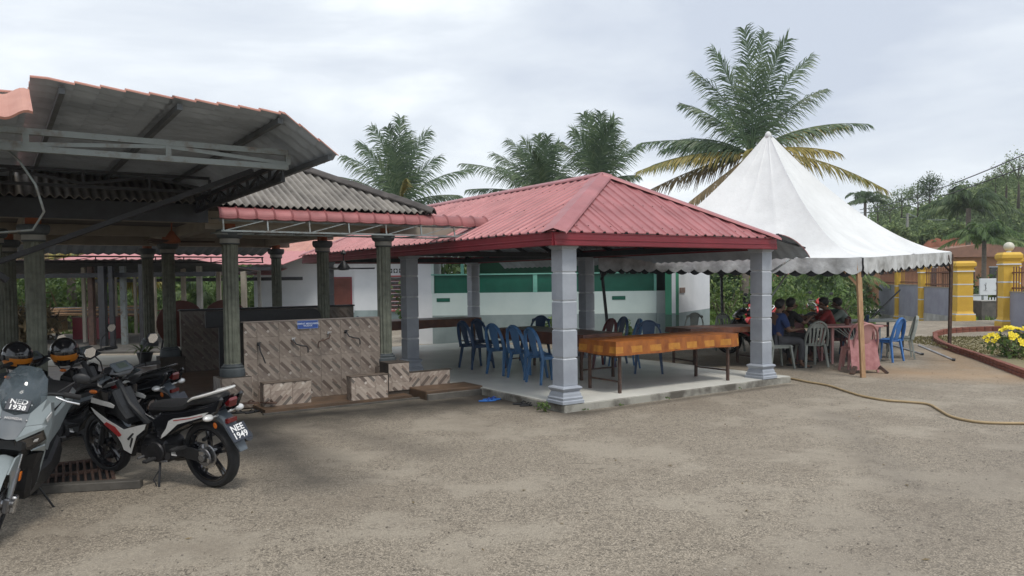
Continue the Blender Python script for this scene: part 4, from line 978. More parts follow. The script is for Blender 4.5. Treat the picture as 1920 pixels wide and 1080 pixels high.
for PP in (EDG,EDT):
    for row in range(2):
        for k,(p,a) in enumerate(along_pts([(q[0]-(0),q[1]) for q in smoothpts(PP)],.226)):
            o=link('brick',bme,be); o.location=(p.x-9.3+random.uniform(-.006,.006)+.11*row*math.cos(a)*0,p.y-16,row*.074-.01+gz(p.x,p.y)); o.rotation_euler=(0,random.uniform(-.02,.02),a+random.uniform(-.04,.04)+.0)
# garden hose
hz=[(2.9,14.6),(3.6,13.9),(4.4,13.1),(4.62,12.5),(4.70,12.18),(4.85,11.75),(4.86,11.05),(4.89,10.64),(5.02,10.3),(5.22,10.15),(5.40,9.95),(5.30,9.5),(5.2,9.1),(5.22,8.82),(5.36,8.65),(5.74,8.58),(6.6,8.5),(9,8.6)]
ho_=thing('garden_hose','long tan garden hose snaking across the courtyard from the pavilion corner to the right','hose',(4.5,12.3,0))
m=MB(); m.tube([(p[0]-4.5,p[1]-12.3,.018) for p in smoothpts(hz,5)],.016,8); m.build('hose',hose_m,ho_,smooth=True)

# ------------------------------------------------------------------ vegetation helpers
def npmesh(name, verts, quads, mat, parent=None, kind=None, loc=None, smooth=False):
    me=bpy.data.meshes.new(name); nv=len(verts); nq=len(quads); k=quads.shape[1]
    me.vertices.add(nv); me.vertices.foreach_set('co',np.ascontiguousarray(verts,dtype=np.float32).ravel())
    me.loops.add(nq*k); me.loops.foreach_set('vertex_index',quads.astype(np.int32).ravel())
    me.polygons.add(nq); me.polygons.foreach_set('loop_start',np.arange(0,nq*k,k,dtype=np.int32)); me.polygons.foreach_set('loop_total',np.full(nq,k,dtype=np.int32))
    me.update(calc_edges=True); me.materials.append(mat); o=link(name,me,parent)
    if kind: o['kind']=kind
    return o
def leafquads(C, size, up=.3, asp=.45):
    n=len(C); d=rng.normal(size=(n,3)); d[:,2]+=up; d/=np.linalg.norm(d,axis=1)[:,None]
    r=rng.normal(size=(n,3)); sd=np.cross(d,r); sd/=np.linalg.norm(sd,axis=1)[:,None]
    s=(size*rng.uniform(.6,1.3,n))[:,None]
    a=C-d*s*.5; b=C+sd*s*asp*.5; c=C+d*s*.5; e=C-sd*s*asp*.5
    nrm=np.cross(d,sd); a=a+nrm*s*.08; c=c-nrm*s*.1
    V_=np.stack([a,b,c,e],1).reshape(-1,3); Q=np.arange(n*4).reshape(n,4); return V_,Q
def clumps(cent, rad, n, k, cr):
    # n leaf clumps on an ellipsoid's outer shell, k leaves each within cr
    d=rng.normal(size=(n,3)); d/=np.linalg.norm(d,axis=1)[:,None]; rr=rng.uniform(.45,1.,n)[:,None]
    c=np.array(cent)+d*np.array(rad)*rr
    return (c[:,None,:]+rng.normal(size=(n,k,3))*cr*.5).reshape(-1,3)
def bush(name,label,loc,rad,n,k,size,mat,cat='bush',group=None,stems=True,cr=None,trunk=None):
    t=thing(name,label,cat,loc,0,group); C=clumps((0,0,rad[2]*.95 if trunk is None else trunk),rad,n,k,cr or min(rad)*.35); C=C[C[:,2]>.02]
    Vv,Q=leafquads(C,size); npmesh('foliage' if trunk is None else 'crown',Vv,Q,mat,t)
    if stems:
        m=MB()
        if trunk is None:
            for i in range(5):
                a=i*1.3; m.tube([(0,0,0),(.3*rad[0]*math.cos(a),.3*rad[1]*math.sin(a),rad[2]*.7),(.6*rad[0]*math.cos(a),.6*rad[1]*math.sin(a),rad[2]*1.3)],[.03,.02,.008],5)
        else:
            m.tube([(0,0,0),(.05,.03,trunk*.5),(0,0,trunk)],[.12*rad[2]/2+.03,.09*rad[2]/2+.02,.05],7)
            for i in range(6):
                a=i*1.05; m.tube([(0,0,trunk*.75),(.35*rad[0]*math.cos(a),.35*rad[1]*math.sin(a),trunk+rad[2]*.1),(.75*rad[0]*math.cos(a),.75*rad[1]*math.sin(a),trunk+rad[2]*.45)],[.05,.035,.012],5)
        m.build('stem' if trunk is None else 'trunk',bark,t,smooth=True)
    return t
# ------------------------------------------------------------------ coconut palms
def frond(par, P0, Pc, P2, mat, nl=74, ll=.75, dr=.35, nrm=None, wid=.05, rach=None):
    P0,Pc,P2=map(Vector,(P0,Pc,P2)); B=lambda t:P0*(1-t)**2+Pc*2*t*(1-t)+P2*t*t; D=lambda t:((Pc-P0)*2*(1-t)+(P2-Pc)*2*t).normalized()
    m=MB(); m.tube([B(i/10) for i in range(11)],[.035*(1-.85*i/10) for i in range(11)],5)
    vs=[];fs=[]
    for i in range(nl):
        t=.10+.90*i/(nl-1); p=B(t); d=D(t); n_=Vector(nrm) if nrm is not None else Vector((0,-1,.3))
        s=d.cross(n_)
        if s.length<.1: s=d.cross(Vector((1,0,0)))
        s.normalize(); L0=ll*(min(1,(t-.04)/.22)**.6)*(1-.58*max(0,(t-.45)/.55)**1.5)*random.uniform(.8,1.12)
        for sg in (-1,1):
            if random.random()<.07: continue
            L_=L0*(random.uniform(.55,.8) if random.random()<.12 else 1)
            dirn=(s*sg*random.uniform(.7,1.)+d*(.85+.8*t)+n_*random.uniform(-.25,.25)+Vector((0,0,-dr*random.uniform(.6,1.4)))).normalized()
            q1=p+dirn*L_*.45; dd=(dirn+Vector((0,0,-.45-dr*.8*random.random()))).normalized(); q2=q1+dd*L_*.55
            wv_=d.cross(dirn).normalized().cross(dirn)*wid*.5
            b=len(vs); vs += [p-wv_*.5,p+wv_*.5,q1+wv_,q1-wv_,q2]; fs += [(b,b+1,b+2,b+3),(b+3,b+2,b+4)]
    m.add(vs,fs,1); return m.build('frond',[rach or mat,mat],par)
def palm(label,x,y,cz,sc_,spec,nrand=6,lean=(0,0),cat='palm tree',seed=0,group='coconut palms',ll=1.12):
    # spec: (dx,dz,depth,bulge,mat,droop) frond tips from the crown centre, metres
    random.seed(seed+31); t=thing('coconut_palm',label,cat,(x-lean[0],y,-.1),0,group); c=Vector((lean[0],0,cz+.1))
    m=MB(); pts=[(lean[0]*(k/12)**1.5,0,(cz+.1)*k/12) for k in range(13)]
    m.tube(pts,[.20-.07*min(1,k/5)+.012*(k%2) for k in range(13)],10); m.build('trunk',trunk_m,t,smooth=True)
    m=MB(); m.ell((c.x,0,c.z-.12),(.22,.22,.35),10,6); m.build('crown_shaft',palm_b,t,smooth=True)
    for (dx,dz,dy,bu,mt,dr) in spec:
        tip=c+Vector((dx,dy,dz))*1.; L_=Vector((dx,dy,dz)).length
        side=abs(dx)/(abs(dx)+abs(dz)+.01)
        mid=c+Vector((dx*(.42-.34*(1-side)**2)+random.uniform(-.12,.12),dy*.45,dz*(.5+.10*(1-side))+L_*bu))
        nr=Vector((dx*-.15,-1,.25+side*1.1)).normalized() if dz>L_*.3 else Vector((0,-.45,1)).normalized()
        frond(t,c,mid,tip,mt,int(62+8*L_/2),ll*sc_*random.uniform(.85,1.05),dr+.12,nr,.047*sc_)
    for i in range(nrand):
        a=random.uniform(0,2*math.pi); e=random.uniform(.1,1.2); L_=random.uniform(3.2,4.4)*sc_
        dv=Vector((math.cos(a)*math.cos(e)*.8,abs(math.sin(a)*math.cos(e)),math.sin(e)))*L_
        frond(t,c,c+dv*.45+Vector((0,0,L_*.12)),c+dv*Vector((1,1,.8)) if False else c+Vector((dv.x,dv.y,dv.z*.75)),palm_g,80,ll*sc_,.4,Vector((0,-.5,1)).normalized(),.046*sc_)
    return t
k_=29/1440.
def sp(px,py,cx,cy,k,depth=0,bu=.1,mt=palm_g,dr=.5): return ((px-cx)*k,(cy-py)*k,depth,bu,mt,dr)
CX,CY=1412,292
palm('big coconut palm with green and yellow fronds towering behind the white tent',9.05,29,1.7+(519-CY)*k_,1.,[
 sp(1345,92,CX,CY,k_,.3,.04),sp(1392,70,CX,CY,k_,-.5,.02),sp(1440,66,CX,CY,k_,.2,.02),sp(1468,88,CX,CY,k_,-.6,.03),sp(1528,108,CX,CY,k_,.2,.06),
 sp(1318,128,CX,CY,k_,.8,.08,palm_g,.5),sp(1415,110,CX,CY,k_,1.6,.02),sp(1512,168,CX,CY,k_,1.2,.05),sp(1328,205,CX,CY,k_,-.9,.10,palm_g,.3),
 
 sp(1622,240,CX,CY,k_,-.3,.17,palm_g,.6),sp(1560,165,CX,CY,k_,.6,.12,palm_g,.6),sp(1290,190,CX,CY,k_,.5,.14,palm_g,.6),sp(1600,232,CX,CY,k_,.7,.14,palm_y,.6),sp(1655,362,CX,CY,k_,-.4,.20,palm_y,.7),sp(1540,300,CX,CY,k_,-1.5,.15,palm_y,.7),
 sp(1208,266,CX,CY,k_,.1,.13,palm_g,.6),sp(1262,268,CX,CY,k_,1.3,.12,palm_g,.5),sp(1198,322,CX,CY,k_,-.4,.15,palm_y,.6),sp(1225,352,CX,CY,k_,.8,.14,palm_b,.8),sp(1290,380,CX,CY,k_,-.6,.14,palm_b,.9),
 sp(1378,300,CX,CY,k_,-2.2,.12,palm_y,.6),sp(1340,400,CX,CY,k_,.8,.12,palm_b,.9),sp(1240,300,CX,CY,k_,1.0,.14,palm_g,.6),sp(1570,340,CX,CY,k_,1.4,.14,palm_g,.7)],1,(.3,0),seed=1)
k_=38/1440.; CX,CY=752,392
palm('dense coconut palm rising behind the grey corrugated roof, left of the other palms',(752-960)*k_,38,1.7+(528-CY)*k_,1.05,[
 sp(702,238,CX,CY,k_,.3,.05),sp(757,226,CX,CY,k_,0,.02),sp(738,248,CX,CY,k_,-.8,.03),sp(728,268,CX,CY,k_,.9,.04),sp(772,258,CX,CY,k_,1,.03),sp(806,250,CX,CY,k_,.1,.05),sp(765,245,CX,CY,k_,.9,.02),
 sp(826,295,CX,CY,k_,.3,.08,palm_g,.5),sp(890,322,CX,CY,k_,-.3,.16,palm_g,.6),sp(648,292,CX,CY,k_,.2,.16,palm_g,.6),sp(618,330,CX,CY,k_,-.2,.16,palm_g,.6),sp(690,280,CX,CY,k_,-1.4,.1,palm_g,.5),
 sp(775,350,CX,CY,k_,-2.4,.1,palm_y,.6),sp(700,320,CX,CY,k_,1.8,.1),sp(860,365,CX,CY,k_,.9,.14,palm_g,.6)],1,seed=2,ll=1.15)
k_=40/1440.; CX,CY=1022,378
palm('coconut palm behind the middle of the red roof ridge, its long fronds reaching left',(1022-960)*k_,40,1.7+(525-CY)*k_,1.05,[
 sp(930,288,CX,CY,k_,.2,.10),sp(958,262,CX,CY,k_,.5,.07),sp(1012,258,CX,CY,k_,0,.02),sp(985,272,CX,CY,k_,-.7,.05),sp(1042,272,CX,CY,k_,.8,.03),sp(1030,262,CX,CY,k_,-.4,.02),
 sp(872,308,CX,CY,k_,-.2,.16,palm_g,.6),sp(880,352,CX,CY,k_,.8,.12,palm_g,.6),sp(938,318,CX,CY,k_,-.9,.12,palm_g,.6),sp(1052,270,CX,CY,k_,.2,.05),sp(1085,300,CX,CY,k_,.5,.10),sp(1000,300,CX,CY,k_,-2.,.08)],1,seed=3,ll=1.15)
k_=37/1440.; CX,CY=1122,352
palm('tall coconut palm behind the peak of the red roof, upright fronds',(1122-960)*k_,37,1.7+(524-CY)*k_,1.05,[
 sp(1098,218,CX,CY,k_,0,.02),sp(1112,214,CX,CY,k_,.6,.02),sp(1128,222,CX,CY,k_,-.5,.02),sp(1155,226,CX,CY,k_,.2,.05),sp(1148,250,CX,CY,k_,-.7,.05),sp(1202,278,CX,CY,k_,.1,.13,palm_g,.4),
 sp(1180,262,CX,CY,k_,.9,.09),sp(1058,270,CX,CY,k_,.3,.12),sp(1075,255,CX,CY,k_,-.8,.08),sp(1200,330,CX,CY,k_,.4,.14,palm_g,.6),sp(1050,330,CX,CY,k_,.4,.14,palm_g,.6),sp(1135,345,CX,CY,k_,-2.5,.12,palm_y,.6)],1,seed=4,ll=1.15)
random.seed(11)
# ------------------------------------------------------------------ hill on the right with forest, red soil cut
def hh(x,y):
    a=max(0,(y-48)/46); a=min(a,1.); base=1.6+min(max(0,(x-14)),52)*.17+2.2*math.sin(x*.11+.6)*.5+1.3*mn.noise(Vector((x*.07,y*.07,0)))
    s=a*a*(3-2*min(a,1)); fall=min(1,max(0,(x+2)/26)); return -.6+ (base+1.2)*max(0,s)*fall
hX=[0]+[4+i*3.2 for i in range(30)]; hY=[46+i*4 for i in range(24)]
hm=MB(); hm.add([(x,y,hh(x,y)) for x in hX for y in hY],[(i*24+j,(i+1)*24+j,(i+1)*24+j+1,i*24+j+1) for i in range(30) for j in range(23)])
tag(hm.build('hill',M('hillside_undergrowth',(.05,.07,.03),(.03,.045,.02),.4,.95,bmp=.3,bs=3,bd=.2),smooth=True),kind='structure')
n=2600; X=rng.uniform(8,96,n); Y=rng.uniform(50,104,n)
red=(abs(X-31.5-(Y-52)*.05)<3.2)&(Y<66)
X,Y=X[~red],Y[~red]
C=[]
for x,y in zip(X,Y):
    z=hh(x,y); r=rng.uniform(.7,1.9); C.append(clumps((x,y,z+r*.6),(r,r,r*.9),18,12,.5))
C=np.concatenate(C); Vv,Q=leafquads(C,.36,asp=.6); tag(npmesh('hillside_forest',Vv,Q,leaf_far,None,'stuff'))
so_=MB(); so_.sheet([i/14 for i in range(15)],[j/8 for j in range(9)],lambda s,t:(27.6+s*5.0+.6*mn.noise(Vector((s*4,t*4,0)))+t*.8,51.5+t*4.5,-.3+4.7*t*(.86+.18*s)+.9*mn.noise(Vector((s*5,t*2,3)))*t),(0,.6,-.4)); tag(so_.build('red_soil_slope',soil,smooth=30),kind='structure')
C=np.concatenate([clumps((27.4+rng.random()*7.5,56.2+rng.random(),4.1+rng.random()*.9),(.7,.6,.5),12,10,.3) for _ in range(26)]+[clumps((27.2+rng.random()*7.,51.5+rng.random(),1.2+rng.random()*1.6),(.6,.6,.5),10,10,.3) for _ in range(16)]); Vv,Q=leafquads(C,.3,asp=.6); npmesh('bank_scrub',Vv,Q,leaf_far,None,'stuff')
# sparse trees on the skyline
for k,(px,py,D,h) in enumerate(((1645,372,86,3.6),(1690,362,88,3.4),(1720,352,84,3.8),(1742,340,80,3.4),(1795,352,82,4.),(1908,298,74,5.5),(1865,330,80,4.),(1885,312,78,4.6),(1668,385,86,2.6))):
    x=(px-960)/1440*D; zt=1.7+(515-py)/1440*D+.6
    bush('hill_tree',['thin sparse tree on the hill skyline just right of the drooping yellow frond','sparse pale tree on the hill skyline above the tent slope','small leafy tree on the hill skyline left of the power line','bushy dark tree standing highest on the left part of the hill','leafy tree on the hill skyline beside the dark palm','feathery tall tree at the top right corner of the hill','round dark tree on the hill below the power line','leafy tree on the hill just left of the feathery tall tree','low sparse tree on the hill close to the tent slope'][k],(x,D,zt-h),(1.3,1.3,h*.36),70 if k not in(3,4) else 120,12,.22,leaf_far if k!=3 else leaf_d,'tree','trees along the hill skyline',cr=.45,trunk=h*.66)
def small_palm(label,px,py,D,L_,mat,n=16,dr=.5,tall=None,name='palm_tree',cat='palm tree',rz=0):
    x=(px-960)/1440*D; z=1.7+(515-py)/1440*D; zb=max(hh(x,D),-.2) if D>46 else 0; t=thing(name,label,cat,(x,D,zb),rz,'smaller palms near the hill'); c=Vector((0,0,z-zb))
    m=MB(); m.tube([(0,0,-.3),(0,0,c.z*.5),(0,0,c.z)],[.16*L_/2,.11*L_/2,.10*L_/2],8); m.build('trunk',trunk_m,t,smooth=True)
    for i in range(n):
        a=2*math.pi*i/n+random.uniform(-.2,.2); e=random.uniform(-.1,1.25); Lf_=L_*random.uniform(.85,1.1)
        dv=Vector((math.cos(a)*math.cos(e),math.sin(a)*math.cos(e),math.sin(e)))*Lf_
        frond(t,c,c+dv*.5+Vector((0,0,Lf_*.22)),c+Vector((dv.x,dv.y,dv.z*.55-Lf_*.18)),mat,50,L_*.28,dr,Vector((0,-.4,1)).normalized(),.02*L_)
    return t
small_palm('dark ragged palm on the hillside right of the tent',1815,392,52,3.1,leaf_d,22,.9)
small_palm('low bushy palm in front of the orange house behind the gate',1845,452,40,2.1,leaf_m,26,.8)
small_palm('small dark palm beyond the right slope of the tent roof',1622,380,70,2.6,leaf_d,16,.5)
small_palm('bushy low palm behind the seated people under the tent',1570,520,34,2.2,leaf_m,22,.6)
# ------------------------------------------------------------------ mid-distance vegetation
def strip(name,x0,x1,y0,y1,zf,n,r,mat,size,k=12,npl=10,base=0):
    C=[]
    for i in range(n):
        x=rng.uniform(x0,x1);y=rng.uniform(y0,y1);h=zf(x,y)*rng.uniform(.4,1.); rr=rng.uniform(.6,1.1)*r
        z=rng.uniform(.1,1)*h; C.append(clumps((x,y,base+z),(rr,rr,rr*.8),k,npl,rr*.45))
    C=np.concatenate(C); C=C[C[:,2]>base-.25]; Vv,Q=leafquads(C,size,asp=.5); return npmesh(name,Vv,Q,mat,None,'stuff')
strip('scrub_thicket',9,15.4,33,44,lambda x,y:1.3+.05*(y-33)+.3*math.sin(x),230,.8,leaf_m,.24)
strip('scrub_thicket',6.0,12.4,27.5,33,lambda x,y:.8+.10*(y-27),170,.6,leaf_l,.15)
strip('undergrowth_behind_sheds',-34,-9.5,33,42,lambda x,y:2.6+.4*math.sin(x*.7),430,1.1,leaf_m,.26)
strip('undergrowth_behind_sheds',-36,-4,42,52,lambda x,y:4.2,320,1.6,leaf_d,.4)
strip('thicket_behind_toilets',-4,9,28,34,lambda x,y:3.0+.4*math.sin(x),200,1.0,leaf_d,.26)
strip('distant_treeline',-60,30,62,80,lambda x,y:3.3+1.*math.sin(x*.21),460,2.4,leaf_far,.6)
strip('roadside_scrub',26,48,44,50,lambda x,y:1.6,130,1.1,leaf_m,.3)
# long grass
def grass(name,x0,x1,y0,y1,n,h,mat,base=None):
    X=rng.uniform(x0,x1,n);Y=rng.uniform(y0,y1,n); H=h*rng.uniform(.5,1.2,n)*(.75+.35*np.sin(X*1.3)*np.cos(Y*.9)); A=rng.uniform(0,6.28,n); Ln=rng.uniform(.05,.5,n)*H; w_=.013+.012*rng.random(n)
    Z=np.array([gz(a,b) for a,b in zip(X,Y)])-.05 if base is None else np.full(n,base)
    dx,dy=np.cos(A),np.sin(A); b=np.stack([X,Y,Z],1); s=np.stack([-dy*w_,dx*w_,0*X],1); mid=b+np.stack([dx*Ln*.3,dy*Ln*.3,H*.6],1); tp=b+np.stack([dx*Ln,dy*Ln,H],1)
    Vv=np.stack([b-s,b+s,mid+s*.8,mid-s*.8,tp+s*.2,tp-s*.2],1).reshape(-1,3); i=np.arange(n)*6
    Q=np.concatenate([np.stack([i,i+1,i+2,i+3],1),np.stack([i+3,i+2,i+4,i+5],1)]); return npmesh(name,Vv,Q,mat,None,'stuff')
grass('long_grass',5.6,11.2,23.6,29,22000,.62,grass_m)
grass('long_grass',16.5,26,23,34,9000,.25,grass_m)
grass('long_grass',-16,-9.6,27,33,9000,.35,grass_m)
grass('dry_bed_grass',9.6,12.9,12.6,20,7000,.05,dead_g,.07)
grass('edge_weeds',9.0,9.6,13.0,14.6,260,.12,grass_m,.0)
bush('leafy_bush','broad leafy bush behind the red motorcycles under the tent',(8.6,24.2,0),(1.3,.8,.75),70,14,.15,leaf_m)
bush('leafy_bush','rounded green bush behind the man in the grey green shirt',(10.3,24.6,0),(1.1,.8,.7),60,14,.15,leaf_m)
bush('leafy_bush','dark green creeper bush right of the red motorcycles, beside the wall end',(10.9,26.5,0),(1.3,.9,.8),70,14,.16,leaf_d)
bush('leafy_bush','yellowish scrub bush behind the tent, left of the far tent pole',(7.0,25.4,0),(.9,.7,.9),50,12,.14,leaf_l)
bush('potted_shrub','small green shrub against the mint wall, left of the front pillar',(1.05,20.2,0),(.42,.35,.42),34,12,.11,leaf_m,'shrub')
bush('potted_shrub','low bright green plant against the mint wall right of the front pillar',(3.1,19.9,0),(.36,.3,.30),26,12,.12,leaf_l,'shrub')
bush('weed_clump','small green weed at the foot of the front corner pillar',(.40,9.80,0),(.09,.07,.07),14,6,.05,leaf_m,'weed',stems=False)
# yellow flowering shrub
fs=thing('flowering_shrub','shrub covered in bright yellow flowers on the dry bed at the right edge','shrub',(9.75,14.9,.07))
C=clumps((0,0,.28),(.48,.4,.28),46,9,.13); C=C[C[:,2]>.02]; Vv,Q=leafquads(C,.10,asp=.5); npmesh('foliage',Vv,Q,leaf_m,fs)
m=MB()
for i in range(9): a=i*.7; m.tube([(0,0,0),(.2*math.cos(a),.2*math.sin(a),.25),(.36*math.cos(a),.3*math.sin(a),.42)],[.012,.008,.004],5)
m.build('stem',bark,fs)
yf=M('yellow_petals',(.85,.70,.02),(.75,.58,.01),9,.5,bmp=0)
m=MB()
for i in range(5):
    a=i*2*math.pi/5; c_,s_=math.cos(a),math.sin(a); m.add([(0,0,0),(.035*c_-.02*s_,.035*s_+.02*c_,.012),(.052*c_,.052*s_,.008),(.035*c_+.02*s_,.035*s_-.02*c_,.012)],[(0,1,2,3)])
m.lathe([(.01,0),(.008,.014)],n=6); fme=m.mesh('flower',yf)
for i in range(64):
    a=random.uniform(0,6.28); e=random.uniform(.05,1.5); r=random.uniform(.9,1.08)
    p=Vector((.50*math.cos(a)*math.cos(e)*r,.42*math.sin(a)*math.cos(e)*r,.28+.30*math.sin(e)*r))
    if p.y>.25: p.y*=-.8
    o=link('flower',fme,fs); o.location=p; o.scale=(1.15,)*3; o.rotation_euler=(Vector((p.x,p.y-.3,p.z)).to_track_quat('Z','Y')).to_euler()

# ------------------------------------------------------------------ beyond the gate: road, orange house, barrier, pole and wires
m=MB(); m.box(16,60,38.2,42.5,-.2,-.155); tag(m.build('road',conc,None),kind='structure')
lw2=thing('white_roadside_wall','low white wall beyond the open gate','wall',(19.2,34.5,-.2)); m=MB(); m.bbox(0,2.2,0,.15,0,.95,.01); m.build('wall',white_w,lw2)
m=MB(); m.bbox(-.03,2.23,-.03,.18,.951,1.0,.01); m.build('coping',conc,lw2)
sb=thing('white_notice_slab','white slab with dark scribbled marks standing beyond the gate','slab',(18.9,31.0,.1)); m=MB(); m.bbox(0,.85,0,.08,.75,1.42,.008); m.build('slab',white_w,sb); m=MB(); m.box(.1,.16,.01,.07,-.3,.75); m.box(.7,.76,.01,.07,-.3,.75); m.build('leg',steel_grey,sb)
m=MB()
for a,b in (((.18,1.2),(.26,1.0)),((.24,1.25),(.22,.95)),((.64,1.25),(.70,.92)),((.58,.95),(.74,.90)),((.14,.95),(.3,.92))): m.beam((a[0],-.003,a[1]),(b[0],-.003,b[1]),.018,.005)
m.build('mark',black_pl,sb)
cb=thing('concrete_block','dark stained concrete block behind the open gate','block',(17.1,27.6,.1)); m=MB(); m.bbox(-.4,.4,-.3,.3,-.2,.62,.02); m.build('block',conc_dk,cb); m=MB(); m.bbox(-.42,.42,-.32,.32,.621,.66,.01); m.build('top',conc,cb)
wf2=thing('white_picket_rail','white picket rail along the road beyond the gate','fence',(21.0,36,-.2))
for k in range(16): m=MB(); m.box(k*.14,k*.14+.06,0,.03,0,.8); m.build('picket',white_w,wf2)
m=MB(); m.box(-.1,2.3,.031,.06,.55,.62); m.build('rail',white_w,wf2)
oh=thing('orange_house','single storey terracotta coloured house behind the gate and palm','house',(27.0,46.0,0))
m=MB(); m.box(-3.5,6.,0,6,-.4,2.9); m.build('wall',terra,oh)
m=MB(); m.prism([(-4.2,2.85),(1.0,3.5),(6.8,2.85),(6.8,2.72),(-4.2,2.72)],-.6,6.6,'y'); m.build('roof',M('brownish_roof',(.28,.15,.10),(.2,.11,.08),2,.8),oh)
for x in (-2.6,-.3,1.6,4.2):
    m=MB(); m.box(x,x+1.0,-.03,.0,.9,2.1); w_=m.build('window',black_gl,oh); m=MB(); m.box(x-.06,x+1.06,-.06,-.031,2.1,2.16); m.box(x-.06,x+1.06,-.06,-.031,.84,.9); m.build('window_frame',white_w,w_)
oh2=thing('far_orange_house','far orange house with red door seen between the tent edge and the bushes','house',(17.2,54,0))
m=MB(); m.box(-1.5,4.5,0,4,-.4,2.5); m.build('wall',terra,oh2); m=MB(); m.prism([(-2.,2.45),(1.5,3.4),(5.,2.45)],-.5,4.5,'y'); m.build('roof',M('grey_sheet_roof',(.4,.4,.38),(.3,.3,.28),2,.7),oh2); m=MB(); m.box(1.,1.9,-.05,0,-.3,1.8); m.build('door',wood_br,oh2)
rv=thing('parked_red_van','red vehicle parked behind the scrub beyond the tent','van',(16.5,46,.0))
m=MB(); m.prism([(-1.5,.5),(-1.5,1.2),(-1.1,1.35),(-.8,1.9),(1.0,1.95),(1.4,1.3),(1.5,.5)],-.7,.7,'y',.08); m.build('body',red_pl,rv); m=MB(); m.prism([(-.95,1.4),(-.7,1.82),(.9,1.86),(1.15,1.4)],-.72,-.701,'y'); m.build('window',black_gl,rv)
for x in (-.9,.95): m=MB(); m.lathe([(.3,-.72),(.32,-.6)],(x,0,.32) if False else (x,0,.32),14,'y'); m.build('wheel',rubber,rv)
up=thing('utility_pole','thin grey utility pole on the hillside behind the tent slope','utility pole',(35.5,69,hh(35.5,69)-.5)); zz=1.7+(515-400)/1440*69-up.location.z
m=MB(); m.tube([(0,0,0),(0,0,zz)],[.16,.11],8); m.build('pole',conc,up); m=MB(); m.beam((-.6,0,zz-.35),(.6,0,zz-.35),.08); m.build('crossarm',steel_dark,up)
def W3(px,py,D): return ((px-960)/1440*D,D,1.7+(515-py)/1440*D)
for k,(a,b,sag) in enumerate(((W3(1612,392,68),W3(1990,262,30),.45),(W3(1612,398,68),W3(1990,288,30),.5))):
    wi=thing('power_line',['upper power line slanting over the hill at the right','lower power line slanting over the hill at the right'][k],'power line',a); a=Vector(a);b=Vector(b)
    m=MB(); m.tube([(a.lerp(b,i/16)-a-Vector((0,0,sag*4*(i/16)*(1-i/16)))) for i in range(17)],.028,5); m.build('wire',steel_dark,wi)
wi=thing('power_line','thin short cable from the utility pole towards the dark palm','power line',(35.5,68.9,W3(1703,400,69)[2])); b=Vector(W3(1775,412,60))-wi.location
m=MB(); m.tube([b*(i/8)-Vector((0,0,1.*(i/8)*(1-i/8))) for i in range(9)],.03,5); m.build('wire',steel_grey,wi)

# ------------------------------------------------------------------ tables with cloths
def table(label,u,v,rz,L_=2.44,W=.80,H=.72,z0=.106,cloth=cloth_o,leg=rust,clabel=None,loc=None,hang=.19,cl=True):
    p=loc or tuple(uv(u,v,z0)); t=thing('folding_table',label,'table',p,rz,'long folding tables')
    m=MB(); m.bbox(0,L_,0,W,H-.03,H,.004); m.build('tabletop',wood_br,t)
    for x in (.12,L_-.14):
        for y in (.07,W-.07):
            m=MB(); m.beam((x,y,0),(x,y,H-.03),.038,.038); m.build('leg',leg,t)
        m=MB(); m.beam((x,.085,.16),(x,W-.085,.16),.022,.022); m.build('stretcher',leg,t); m=MB(); m.beam((x,.085,H-.08),(x,W-.085,H-.08),.022,.022); m.build('stretcher',leg,t)
        m=MB(); s=1 if x<1 else -1; m.beam((x,W/2,H-.22),(x+s*.35,W/2,H-.04),.014,.014); m.beam((x,.08,H-.22),(x,W-.08,H-.22),.016); m.build('folding_brace',leg,t)
    if cl:
        c=thing('tablecloth',clabel,'tablecloth',p,rz,'oilcloths on the long tables')
        m=MB(); e=.012
        X=[-e-.003,-e,-e+.01]+[L_*i/24 for i in range(1,24)]+[L_+e-.01,L_+e,L_+e+.003]
        def hz_(x,y): return hang*(1+.035*math.sin(x*3.1+y*5)+.02*math.sin(x*9.3))
        # perimeter skirt as a loop with soft waves, plus top
        P=[]
        n=22
        for i in range(n*3): P.append((L_*i/(n*3),0,0,-1))
        for i in range(n): P.append((L_,W*i/n,1,0))
        for i in range(n*3): P.append((L_-L_*i/(n*3),W,0,1))
        for i in range(n): P.append((0,W-W*i/n,-1,0))
        rings=[]
        for f in (0,.05,.35,.7,1.):
            r_=[]
            for k,(x,y,nx,ny) in enumerate(P):
                wv_=(.007*math.sin(k*.42)+.006*math.sin(k*.95+1)+.004*math.sin(k*1.9))*f; ox=.014+(.012*f)+wv_
                cx_=x+(nx*ox)+( -ox if (x==0 and ny) else 0); cy_=y+(ny*ox)
                r_.append((cx_,cy_,H+.006-hz_(x,y)*f))
            rings.append(r_)
        m.loft(rings[::-1]); 
        m.f=[q for q in m.f if len(q)<10]; m.m=m.m[:len(m.f)]
        m.box(-.012,L_+.012,-.012,W+.012,H+.001,H+.0065)
        m.build('cloth',cloth,c,smooth=50)
    return t
table('folding table with rusty legs under the bright orange brown cloth at the pavilion front',.62,-.05,TH+R(-1.2),clabel='bright orange brown oilcloth with yellow blocks on the front table',loc=(1.42,10.50,.106))
table('folding table along the blue chair row, behind the left front pillar',0,0,TH+R(90),cloth=cloth_d,clabel='dark brown oilcloth on the table beside the row of blue chairs',loc=(1.75,12.35,.106))
table('far folding table beside the rear pillars, in front of the mint wall',0,0,TH,cloth=cloth_d,clabel='brown oilcloth on the far table in front of the mint wall',loc=(-2.75,16.5,.106))
table('brown table just beyond the right front pillar, under the tent',0,0,R(22),cloth=cloth_d,clabel='brown oilcloth on the table between pavilion and tent',loc=(3.25,13.95,.0),z0=0,hang=.1,H=.76,L_=1.75)
